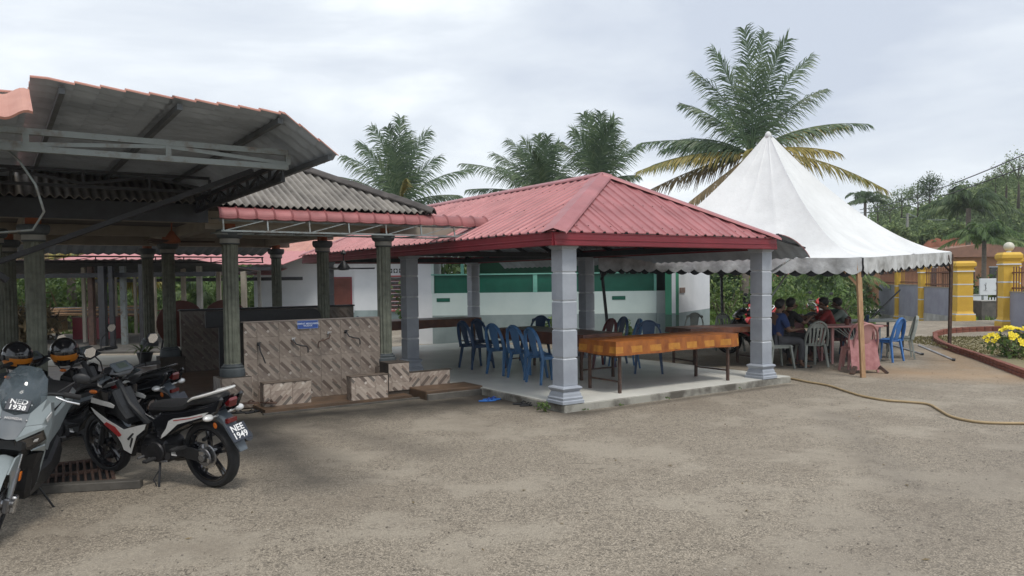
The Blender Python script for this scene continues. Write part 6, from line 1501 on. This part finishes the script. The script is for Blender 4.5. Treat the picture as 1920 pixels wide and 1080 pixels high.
    # seat
    S=[(.60,.655,.05),(.56,.70,.095),(.42,.715,.115),(.25,.725,.125),(.12,.745,.13),(.04,.79,.125),(-.15,.83,.115),(-.30,.855,.08),(-.34,.86,.04)]
    rings=[]
    for (x,z,w_) in S: rings.append([(x,-w_*.7,z-.075),(x,-w_,z-.05),(x,-w_,z-.02),(x,-w_*.7,z+.004),(x,0,z+.012),(x,w_*.7,z+.004),(x,w_,z-.02),(x,w_,z-.05),(x,w_*.7,z-.075)])
    m=MB(); m.loft(rings); rwarp(m).build('seat',vinyl,t,smooth=50)
    # tail body
    tail=[(.50,.58),(.40,.64),(.10,.685),(-.10,.735),(-.30,.80),(-.43,.865),(-.45,.845),(-.36,.74),(-.22,.66),(.05,.575),(.30,.47),(.46,.40)]
    for s in (-1,1):
        m=MB(); m.prism(tail,s*.085,s*.128,'y',.014); sp_=rwarp(m).build('tail_panel',body,t,smooth=30)
        m=MB(); m.prism([(.30,.585),(.24,.61),(.05,.64),(-.12,.69),(-.24,.725),(-.14,.665),(.05,.605),(.20,.565),(.36,.455),(.42,.425),(.40,.46),(.34,.52)],s*.129,s*.133,'y'); rwarp(m).build('white_decal',accent,sp_)
        m=MB(); m.prism([(.24,.598),(.05,.628),(-.14,.680),(-.14,.676),(.05,.621),(.24,.590)],s*.1335,s*.135,'y'); rwarp(m).build('stripe',stripe,sp_)
    m=MB(); m.loft([[(.42,-.08,.66),(.42,.08,.66),(.42,.08,.5),(.42,-.08,.5)],[(-.1,-.085,.74),(-.1,.085,.74),(-.1,.085,.62),(-.1,-.085,.62)],[(-.44,-.03,.865),(-.44,.03,.865),(-.40,.03,.80),(-.40,-.03,.80)]]); rwarp(m).build('tail_core',body,t)
    m=MB(); m.tube([(.05,.125,.765),(-.02,.135,.80),(-.20,.12,.855),(-.36,.085,.905),(-.42,.04,.915),(-.42,-.04,.915),(-.36,-.085,.905),(-.20,-.12,.855),(-.02,-.135,.80),(.05,-.125,.765)],[.010,.016,.018,.018,.015,.015,.018,.018,.016,.010],8,flat=.7); rwarp(m).build('grab_rail',accent,t,smooth=50)
    m=MB(); m.prism([(-.37,.80),(-.45,.84),(-.465,.82),(-.435,.765),(-.39,.77)],-.045,.045,'y',.01); rwarp(m).build('tail_light',lens_r,t)
    # rear fender, plate, indicators, reflector
    m=MB(); m.loft([[(-.20,-.07,.70),(-.20,.07,.70),(-.22,.07,.66),(-.22,-.07,.66)],[(-.33,-.06,.66),(-.33,.06,.66),(-.33,.06,.62),(-.33,-.06,.62)],[(-.44,-.055,.52),(-.44,.055,.52),(-.42,.055,.51),(-.42,-.055,.51)],[(-.53,-.04,.40),(-.53,.04,.40),(-.515,.04,.395),(-.515,-.04,.395)]]); rwarp(m).build('rear_fender',slate_pl,t)
    for s in (-1,1):
        m=MB(); m.tube([(-.26,s*.05,.68),(-.27,s*.13,.69)],.010,6); m.ell((-.28,s*.165,.695),(.045,.05,.026),12,8); rwarp(m).build('indicator',lens_w,t,smooth=True)
    m=MB(); m.lathe([(.024,.0),(.026,.008),(.02,.012)],(-.24,.075,.60),10,'y'); rwarp(m).build('reflector',lens_a,t)
    m=MB(); m.box(-.40,-.36,-.05,.05,.63,.665); rwarp(m).build('brake_lamp',lens_r,t)
    pm=Matrix.Translation((-.345,.01,.505))@Matrix.Rotation(R(30),4,'Y')@Matrix.Rotation(R(-90),4,'Z')@Matrix.Rotation(R(90),4,'X')
    m=MB(); m.bbox(-.095,.095,-.072,.072,-.004,.004,.003); m.xf(pm); pb=m.build('number_plate',plate_b,t)
    if plate:
        text('lettering',plate,.075,decal_w,pb,pm@Matrix.Translation((0,.003,.0055)),.0006,.0016)
    # front: fork, fender, leg shield, cowl
    m=MB()
    for s in (-1,1): m.tube([(1.06,s*.065,.80),(1.17,s*.068,.53)],.016,8); m.tube([(1.17,s*.068,.53),(WB,s*.07,r)],.024,8)
    m.build('fork',black_pl,t,smooth=40)
    m=MB(); A_=[R(20+ i*14) for i in range(9)]
    m.sheet(A_,[-1,-.5,0,.5,1],lambda a,s:(WB+(r+.03)*math.cos(a),s*.062,r+(r+.03)*math.sin(a)-.018*s*s),(0,0,-.006)); m.build('front_fender',body,t,smooth=40)
    for s in (-1,1):
        m=MB(); m.prism([(1.20,.72),(1.24,.64),(1.16,.58),(.96,.54),(.82,.485),(.66,.53),(.52,.56),(.56,.46),(.70,.38),(.78,.24),(.90,.27),(1.02,.42),(1.16,.52),(1.22,.60),(1.18,.76),(1.05,.82),(.98,.80),(1.0,.72)],s*.10,s*.155,'y',.012); sh_=m.build('leg_shield',body,t,smooth=30)
        m=MB(); m.prism([(1.21,.655),(1.02,.555),(.83,.482),(.66,.525),(.54,.55),(.57,.50),(.68,.435),(.775,.27),(.86,.30),(.88,.36),(.93,.43),(1.06,.515),(1.17,.60)],s*.156,s*.160,'y'); m.build('white_panel',accent,sh_)
        m=MB(); m.prism([(1.03,.535),(.93,.50),(.86,.43),(.90,.41),(.98,.46),(1.07,.515)],s*.1605,s*.1625,'y'); m.build('red_decal',decal_r,sh_)
        m=MB(); m.prism([(.80,.40),(.72,.46),(.70,.455),(.78,.39)],s*.1605,s*.162,'y'); m.prism([(.78,.34),(.74,.42),(.72,.41),(.77,.32)],s*.1605,s*.162,'y'); m.build('black_decal',black_pl,sh_)
        m=MB(); m.prism([(1.20,.70),(.92,.665),(.90,.69),(.95,.71),(1.18,.745)],s*.156,s*.161,'y'); m.build('white_strip',accent,sh_)
        m=MB(); m.ell((1.14,s*.165,.80),(.05,.02,.018),10,6); m.build('front_indicator',lens_a if s>0 else lens_w,t,smooth=True)
    m=MB(); m.prism([(1.20,.76),(1.25,.68),(1.20,.60),(1.0,.56),(.86,.50),(.84,.56),(.92,.66),(.98,.80)],-.10,.10,'y',.02); m.build('inner_shield',black_pl,t)
    # handlebar cover, meter, headlight
    rings=[]
    for (x,z,hw,hh_) in ((.93,.935,.07,.02),(.95,.955,.13,.035),(1.02,.95,.15,.055),(1.10,.90,.13,.06),(1.17,.85,.08,.045),(1.19,.84,.05,.03)):
        rings.append([(x,-hw,z),(x,-hw*.7,z-hh_),(x,hw*.7,z-hh_),(x,hw,z),(x-.0,hw*.75,z+hh_),(x,-hw*.75,z+hh_)])
    m=MB(); m.loft(rings); m.build('handlebar_cover',body,t,smooth=30)
    for s in (-1,1):
        m=MB(); patch(m,[(1.16,s*.10,.87),(1.06,s*.155,.945),(.93,s*.15,.94),(.90,s*.155,.93),(.98,s*.16,.90),(1.08,s*.14,.85)],.008); m.build('cover_fin',slate_pl,t)
    m=MB(); m.prism([(1.10,.90),(1.205,.86),(1.215,.82),(1.16,.80),(1.08,.85)],-.075,.075,'y',.015); m.build('headlight',lens_w,t)
    mm_=Matrix.Translation((.955,0,.998))@Matrix.Rotation(R(-38),4,'Y')
    m=MB(); m.bbox(-.055,.055,-.085,.085,-.02,.012,.012); m.xf(mm_); me_=m.build('meter_housing',slate_pl,t)
    m=MB(); m.bbox(-.035,.028,-.045,.045,.0125,.016,.001); m.xf(mm_); m.build('meter_screen',M('lcd_screen',(.10,.12,.10),(.08,.10,.085),5,.25,bmp=0),me_)
    for s in (-1,1):
        m=MB(); m.tube([(1.0,0,.93),(.98,s*.16,.955),(.93,s*.22,.965)],.013,8); m.build('handlebar',black_pl,t,smooth=40)
        m=MB(); m.tube([(.93,s*.22,.965),(.90,s*.345,.955)],.018,10); m.build('grip',rubber,t,smooth=40)
        m=MB(); m.tube([(.97,s*.18,.945),(.965,s*.24,.935),(.955,s*.35,.925)],.006,6); m.build('brake_lever',alu if s<0 else black_pl,t,smooth=40)
        m=MB(); m.tube([(.95,s*.18,.97),(.94,s*.20,1.08),(.92,s*.27,1.16)],.006,6); st=m.build('mirror_stem',black_pl,t,smooth=40)
        m=MB(); mo=[(.0,-.055),(.045,-.035),(.06,.0),(.04,.038),(-.03,.045),(-.06,.01),(-.045,-.04)]
        mx_=Matrix.Translation((.91,s*.31,1.19))@Matrix.Rotation(R(-8),4,'Y')@Matrix.Rotation(R(90),4,'Z')
        m.prism([(p[0]*s,p[1]) for p in mo],-.016,.012,'y',.008); m.xf(mx_); m.build('mirror_shell',black_pl,st,smooth=30)
        m=MB(); m.prism([(p[0]*.88*s,p[1]*.88) for p in mo],.0121,.0135,'y'); m.xf(mx_); m.build('mirror_glass',mirror_g,st)
    m=MB()
    for s in (-1,1): m.tube([(.97,s*.16,.94),(1.1,s*.10,.84),(1.15,s*.05,.62),(1.2,s*.08,.42)],.004,5)
    m.build('brake_cable',black_pl,t,smooth=True)
    return t
BH=math.atan2(.43,-.903)
mb1=underbone('black and white motorcycle on its stand with plate NEE 1949 facing the courtyard',(-2.50,6.38,0),BH)
def recol(root,mp): return mp
mb2=dup(mb1,(-3.75,8.15,0),BH+.05,'black motorcycle parked behind the one with plate NEE 1949, its tail pointing to the benches',mats={'white_bodywork':black_gl,'red_print':slate_pl})
mb2.rotation_euler=(R(-7),0,BH+.05)
mb3=dup(mb1,(-3.98,7.45,0),BH+.0,'black motorcycle carrying two orange and black helmets, next to the near fluted column',mats={'white_bodywork':slate_pl,'red_print':slate_pl})
mb3.rotation_euler=(R(-6),0,BH-.02)
for (x,y,z,a,l,ln) in ((9.45,24.3,0,R(-98),'red motorcycle facing us behind the seated people, two bright round mirrors',6),(7.35,22.2,0,R(-130),'red and white motorcycle half hidden behind the people in navy and black',7),(6.1,16.95,0,R(175),'black motorcycle parked behind the brown table under the tent',-6)):
    mp_={'gloss_black_paint':red_pl,'slate_bodywork':red_pl} if ln>0 else {'white_bodywork':black_gl}
    o=dup(mb1,(x,y,z),a,l,mats=mp_); o.rotation_euler=(R(-4),0,a)
    for ch in list(o.children):
        if ch.name.startswith('number_plate'):
            for c2 in list(ch.children): bpy.data.objects.remove(c2)
for o in (mb2,mb3):
    for ch in list(o.children):
        if o is mb3 and ch.name.startswith('mirror_stem'):
            for c2 in list(ch.children): bpy.data.objects.remove(c2)
            bpy.data.objects.remove(ch); continue
        if ch.name.startswith('number_plate'):
            for c2 in list(ch.children): bpy.data.objects.remove(c2)
def helmet(label,loc,rz,tilt=0):
    h=thing('helmet',label,'helmet',loc,rz,'orange and black helmets'); h.rotation_euler=(R(tilt),0,rz)
    def f1(p,d):
        if d.z<-.62: p.z=-.105+.0*p.z
        return p
    m=MB(); m.ell((0,0,.02),(.135,.155,.145),24,16,fn=f1); m.m=[0]*len(m.f)
    me=m.mesh('shell',[black_gl,orange_pl],smooth=True)
    for p in me.polygons:
        c=p.center
        if c.z<-.01-.25*c.y and c.z>-.07-.2*c.y: p.material_index=1
    link('shell',me,h)
    m=MB(); m.sheet([R(-62+i*12.4) for i in range(11)],[i/6 for i in range(7)],lambda a,t:(.141*math.sin(a),.162*math.cos(a)*(1-.10*t*t)+.0,-.055+.125*t),(0,-.003,0)); m.build('visor',lens_d,h,smooth=True)
    m=MB()
    for s in (-1,1): m.lathe([(.028,.0),(.026,.012)],(s*.132 if s>0 else -.144,0,.01),14,'x')
    m.build('visor_hinge',black_pl,h)
    m=MB()
    for k in range(3): m.box(-.10+.03*k,-.08+.03*k,-.150,-.146,.06,.075)
    m.build('vent',black_pl,h); m=MB(); m.tube([(-.08,.02,-.10),(-.05,.03,-.17),(.05,.03,-.17),(.08,.02,-.10)],.006,5); m.build('chin_strap',black_pl,h)
    return h
helmet('orange and black helmet on the handlebar just right of the near fluted column',(-4.62,7.9,1.0),R(25),12)
helmet('orange and black helmet on the handlebar left of the near fluted column',(-4.98,7.7,.98),R(60),10)

# ------------------------------------------------------------------ grey maxi scooter (front view, cut by the left edge)
h1=math.atan2(-.93,.35); 
ad=thing('scooter','pale grey scooter with smoked windscreen and plate NED 1938 at the left edge','scooter',(-3.95,6.20,0),0,'parked motorcycles'); ad.rotation_euler=(R(-12),0,h1); ad.scale=(.96,.92,.98)
wheel(ad,0,.28,.13,'rear_wheel'); wheel(ad,1.32,.28,.11,'front_wheel',disc=1)
m=MB()
for s in (-1,1): m.tube([(1.13,s*.085,.72),(1.22,s*.085,.50)],.017,10)
m.build('fork_stanchion',chrome,ad,smooth=40)
m=MB()
for s in (-1,1): m.tube([(1.22,s*.085,.50),(1.32,s*.085,.27)],[.026,.024],10); m.bbox(1.29,1.36,s*.085-.02,s*.085+.02,.22,.32,.008)
m.build('fork_leg',alu,ad,smooth=40)
m=MB(); m.bbox(1.20,1.28,.095,.135,.20,.32,.01); m.lathe([(.02,.09),(.024,.13)],(1.32,0,.28),12,'y'); m.build('brake_caliper',chrome,ad,smooth=30)
m=MB(); m.box(1.2,1.235,.112,.122,.42,.48); m.build('fork_reflector',lens_a,ad)
m=MB(); A_=[R(-12+i*15) for i in range(12)]
m.sheet(A_,[-1,-.6,0,.6,1],lambda a,s:(1.32+(.325)*math.cos(a),s*.08,.28+(.325)*math.sin(a)-.03*s*s),(0,0,-.006)); m.build('front_fender',grey_pl,ad,smooth=35)
for s in (-1,1):
    m=MB(); m.prism([(1.20,.60),(1.36,.605),(1.50,.52),(1.42,.50),(1.36,.42),(1.345,.33),(1.31,.33),(1.30,.44),(1.22,.52)],s*.082,s*.094,'y',.004); m.build('fender_stay',grey_pl,ad)
m=MB(); patch(m,[(1.05,0,1.19),(1.02,.075,1.18),(1.035,.135,1.11),(1.10,.165,.985),(1.185,.095,.885),(1.215,0,.865),(1.185,-.095,.885),(1.10,-.165,.985),(1.035,-.135,1.11),(1.02,-.075,1.18)],.006); m.build('windscreen',screen_g,ad,smooth=True)
m=MB(); m.bbox(1.045,1.075,-.045,.045,1.035,1.045,.003); m.build('screen_vent',black_pl,ad)
m=MB(); m.prism([(1.02,1.06),(1.14,.93),(1.19,.85),(1.20,.70),(.98,.70),(.92,.95)],-.10,.10,'y',.02); m.build('cockpit_shroud',black_pl,ad,smooth=30)
for s in (-1,1):
    for x,z in ((1.15,.93),(1.225,.835)):
        m=MB(); m.ell((x,s*.085,z),(.007,.007,.007),8,6); m.build('screen_bolt',chrome,ad,smooth=True)
m=MB(); patch(m,[(1.217,0,.862),(1.188,.093,.882),(1.24,.085,.80),(1.305,.055,.715),(1.32,0,.71),(1.305,-.055,.715),(1.24,-.085,.80),(1.188,-.093,.882)],.01); m.build('nose_panel',slate_pl,ad,smooth=25)
def MBP(name,mat,lst,th=.01,smooth=25):
    for s in (1,-1):
        for pts in lst:
            fy=lambda y:y if y<.17 else .17+(y-.17)*.55
            m=MB(); patch(m,[(p[0],fy(p[1])*s,p[2]) for p in pts],th); m.build(name,mat,ad,smooth=smooth)
MBP('upper_fairing',grey_pl,[[(1.105,.166,.98),(1.19,.095,.884),(1.245,.088,.80),(1.18,.185,.815),(1.08,.235,.90),(1.06,.20,.955)],[(1.245,.088,.798),(1.31,.057,.714),(1.275,.105,.725),(1.195,.215,.79),(1.182,.187,.812)]])
MBP('side_fairing',grey_pl,[[(1.06,.202,.953),(1.082,.237,.898),(1.03,.262,.80),(.93,.25,.72),(.80,.22,.78),(.90,.20,.93)],[(1.084,.236,.896),(1.182,.188,.811),(1.196,.218,.788),(1.12,.262,.71),(1.035,.265,.795)],[(1.03,.265,.792),(1.118,.264,.707),(1.06,.255,.62),(.90,.24,.58),(.86,.24,.66),(.93,.252,.716)]])
MBP('headlight_housing',black_gl,[[(1.312,.05,.708),(1.275,.108,.72),(1.194,.220,.782),(1.12,.258,.703),(1.21,.15,.635),(1.29,.06,.65)]],.02)
MBP('headlight',lens_d,[[(1.300,.078,.70),(1.20,.222,.758),(1.155,.238,.708),(1.245,.135,.66),(1.292,.085,.67)]],.006)
MBP('headlight_chrome',lens_w,[[(1.247,.165,.712),(1.225,.198,.722),(1.222,.19,.702),(1.245,.16,.698)]],.004)
MBP('headlight_brow',grey_pl,[[(1.318,.052,.722),(1.20,.223,.80),(1.188,.245,.788),(1.31,.065,.703)]],.006)
MBP('indicator',lens_w,[[(1.16,.225,.855),(1.09,.252,.895),(1.075,.258,.872),(1.14,.240,.825)]],.006)
MBP('lower_fairing',grey_pl,[[(1.21,.150,.628),(1.118,.262,.66),(1.06,.262,.605),(1.045,.24,.60),(1.12,.19,.615)],[(1.06,.263,.602),(.985,.215,.37),(.965,.20,.34),(1.0,.235,.50),(1.03,.252,.60)]])
MBP('leg_shield',black_pl,[[(1.12,.19,.60),(1.05,.245,.59),(.99,.215,.37),(.95,.15,.25),(1.0,.06,.28),(1.10,.07,.55)]],.02)
m=MB(); m.prism([(1.30,.70),(1.29,.64),(1.20,.60),(1.10,.56),(1.0,.60),(1.0,.72)],-.12,.12,'y',.02); m.prism([(1.08,.62),(1.03,.30),(.95,.22),(.55,.20),(.50,.35),(.80,.36),(.90,.60)],-.16,.16,'y',.03); m.build('front_core',black_pl,ad,smooth=30)
m=MB(); m.prism([(.85,.42),(.85,.30),(.40,.20),(-.1,.26),(-.1,.40),(.15,.55),(.40,.40)],-.17,.17,'y',.03); m.build('lower_body',black_pl,ad,smooth=30)
m=MB(); m.prism([(.62,.80),(.40,.82),(.10,.86),(-.30,.90),(-.38,.86),(-.2,.70),(.15,.55),(.50,.50),(.66,.62)],-.15,.15,'y',.05); m.build('rear_body',grey_pl,ad,smooth=30)
m=MB(); m.prism([(.62,.83),(.40,.80),(.12,.84),(.05,.90),(-.28,.93),(-.30,.90),(.10,.80),(.62,.76)],-.13,.13,'y',.03); m.build('seat',vinyl,ad,smooth=40)
for s in (-1,1):
    m=MB(); m.tube([(1.0,0,.97),(.97,s*.16,1.0),(.93,s*.24,1.0)],.014,8); m.build('handlebar',black_pl,ad,smooth=40)
    m=MB(); m.tube([(.93,s*.24,1.0),(.90,s*.36,.99)],.02,10); m.build('grip',rubber,ad,smooth=40)
    m=MB(); m.tube([(.97,s*.20,.98),(.975,s*.28,.96),(.96,s*.37,.95)],.008,6); m.build('brake_lever',chrome,ad,smooth=40)
    m=MB(); m.tube([(.93,s*.20,1.01),(.91,s*.30,1.10)],.007,6); m.build('mirror_stem',black_pl,ad,smooth=40)
    m=MB(); m.ell((.90,s*.34,1.13),(.02,.065,.04),12,8); m.build('mirror_shell',black_pl,ad,smooth=True)
m=MB(); m.tube([(.55,.14,.22),(.50,.30,.03),(.56,.38,.055),(.66,.36,.07)],.009,6); m.tube([(.50,.30,.035),(.60,.26,.03)],.006,5); m.build('side_stand',black_pl,ad,smooth=40)
def face_m(c,tilt): # frame facing +x, tilted back
    return Matrix.Translation(c)@Matrix.Rotation(R(-tilt),4,'Y')@Matrix.Rotation(R(90),4,'Z')@Matrix.Rotation(R(90),4,'X')
pmx=face_m((1.172,0,.925),46)
m=MB(); m.bbox(-.075,.075,-.047,.047,-.002,.002,.001); m.xf(pmx); pb=m.build('number_plate',plate_b,ad)
text('lettering','NED\n1938',.058,decal_w,pb,pmx@Matrix.Translation((0,.002,.0032)),.0005,.0012)
hm_=face_m((1.232,0,.838),42); text('lettering','HONDA',.028,alu,ad,hm_@Matrix.Translation((0,0,.006)),.0006,.0003,spacing=1.15)

# ------------------------------------------------------------------ thin humid haze that softens the hill
hz_m=bpy.data.materials.new('haze_air'); hz_m.use_nodes=True; T=hz_m.node_tree; T.nodes.clear()
ho2=T.nodes.new('ShaderNodeOutputMaterial'); pv=T.nodes.new('ShaderNodeVolumePrincipled'); pv.inputs['Color'].default_value=(.86,.90,.95,1); pv.inputs['Density'].default_value=.0007; pv.inputs['Anisotropy'].default_value=.2
T.links.new(pv.outputs[0],ho2.inputs['Volume'])
m=MB(); m.box(-600,600,-300,1000,-2.0,40); tag(m.build('haze',hz_m,None),kind='stuff')

# ------------------------------------------------------------------ loose grit and fallen leaves on the courtyard
n=5200; D=3.2+rng.random(n)**1.6*10; X=(rng.random(n)*1.5-.72)*D; ok=~((X*.559*-1+D*.829<30)&False); C=np.stack([X,D,np.full(n,.006)],1)
loc=np.stack([(X-.676)*.829+(D-9.91)*.559,-(X-.676)*.559+(D-9.91)*.829],1); keep=~((loc[:,1]>-.25)&(loc[:,0]<4.6))&(D>3.2); C=C[keep]
Vv,Q=leafquads(C,.017,asp=.9); Vv=Vv.reshape(-1,4,3); Vv[:,:,2]=.004+(Vv[:,:,2]-Vv[:,:,2].min(1)[:,None])*.35; Vv=Vv.reshape(-1,3)
npmesh('loose_grit',Vv,Q,leaf_mat('grit_stone',(.05,.045,.04),(.50,.46,.40),(.24,.21,.18),.9,3.),None,'stuff')
n=70; D=4.+rng.random(n)*9; X=(rng.random(n)*1.3-.45)*D; C=np.stack([X,D,np.full(n,.01)],1)
loc=np.stack([(X-.676)*.829+(D-9.91)*.559,-(X-.676)*.559+(D-9.91)*.829],1); C=C[~((loc[:,1]>-.25)&(loc[:,0]<4.6))]
Vv,Q=leafquads(C,.055,asp=.45); Vv=Vv.reshape(-1,4,3); Vv[:,:,2]=.006+(Vv[:,:,2]-Vv[:,:,2].min(1)[:,None])*.25; npmesh('fallen_leaves',Vv.reshape(-1,3),Q,palm_b,None,'stuff')

for k,(u,v) in enumerate(((.15,-.24),(.75,-.24),(1.6,-.23),(-.2,.35),(3.1,-.23))):
    p=uv(u,v); bush('weed_clump',['tiny weed tuft at the slab edge just right of the front corner pillar','tiny weed tuft at the slab edge below the left end of the front table','tiny weed tuft at the slab edge below the middle of the front table','tiny weed tuft at the left slab edge beside the dark sandals','tiny weed tuft at the slab edge near the right front pillar'][k],(p.x,p.y,0),(.05,.03,.025),9,5,.028,leaf_m,'weed','weeds along the pavilion slab',stems=False)
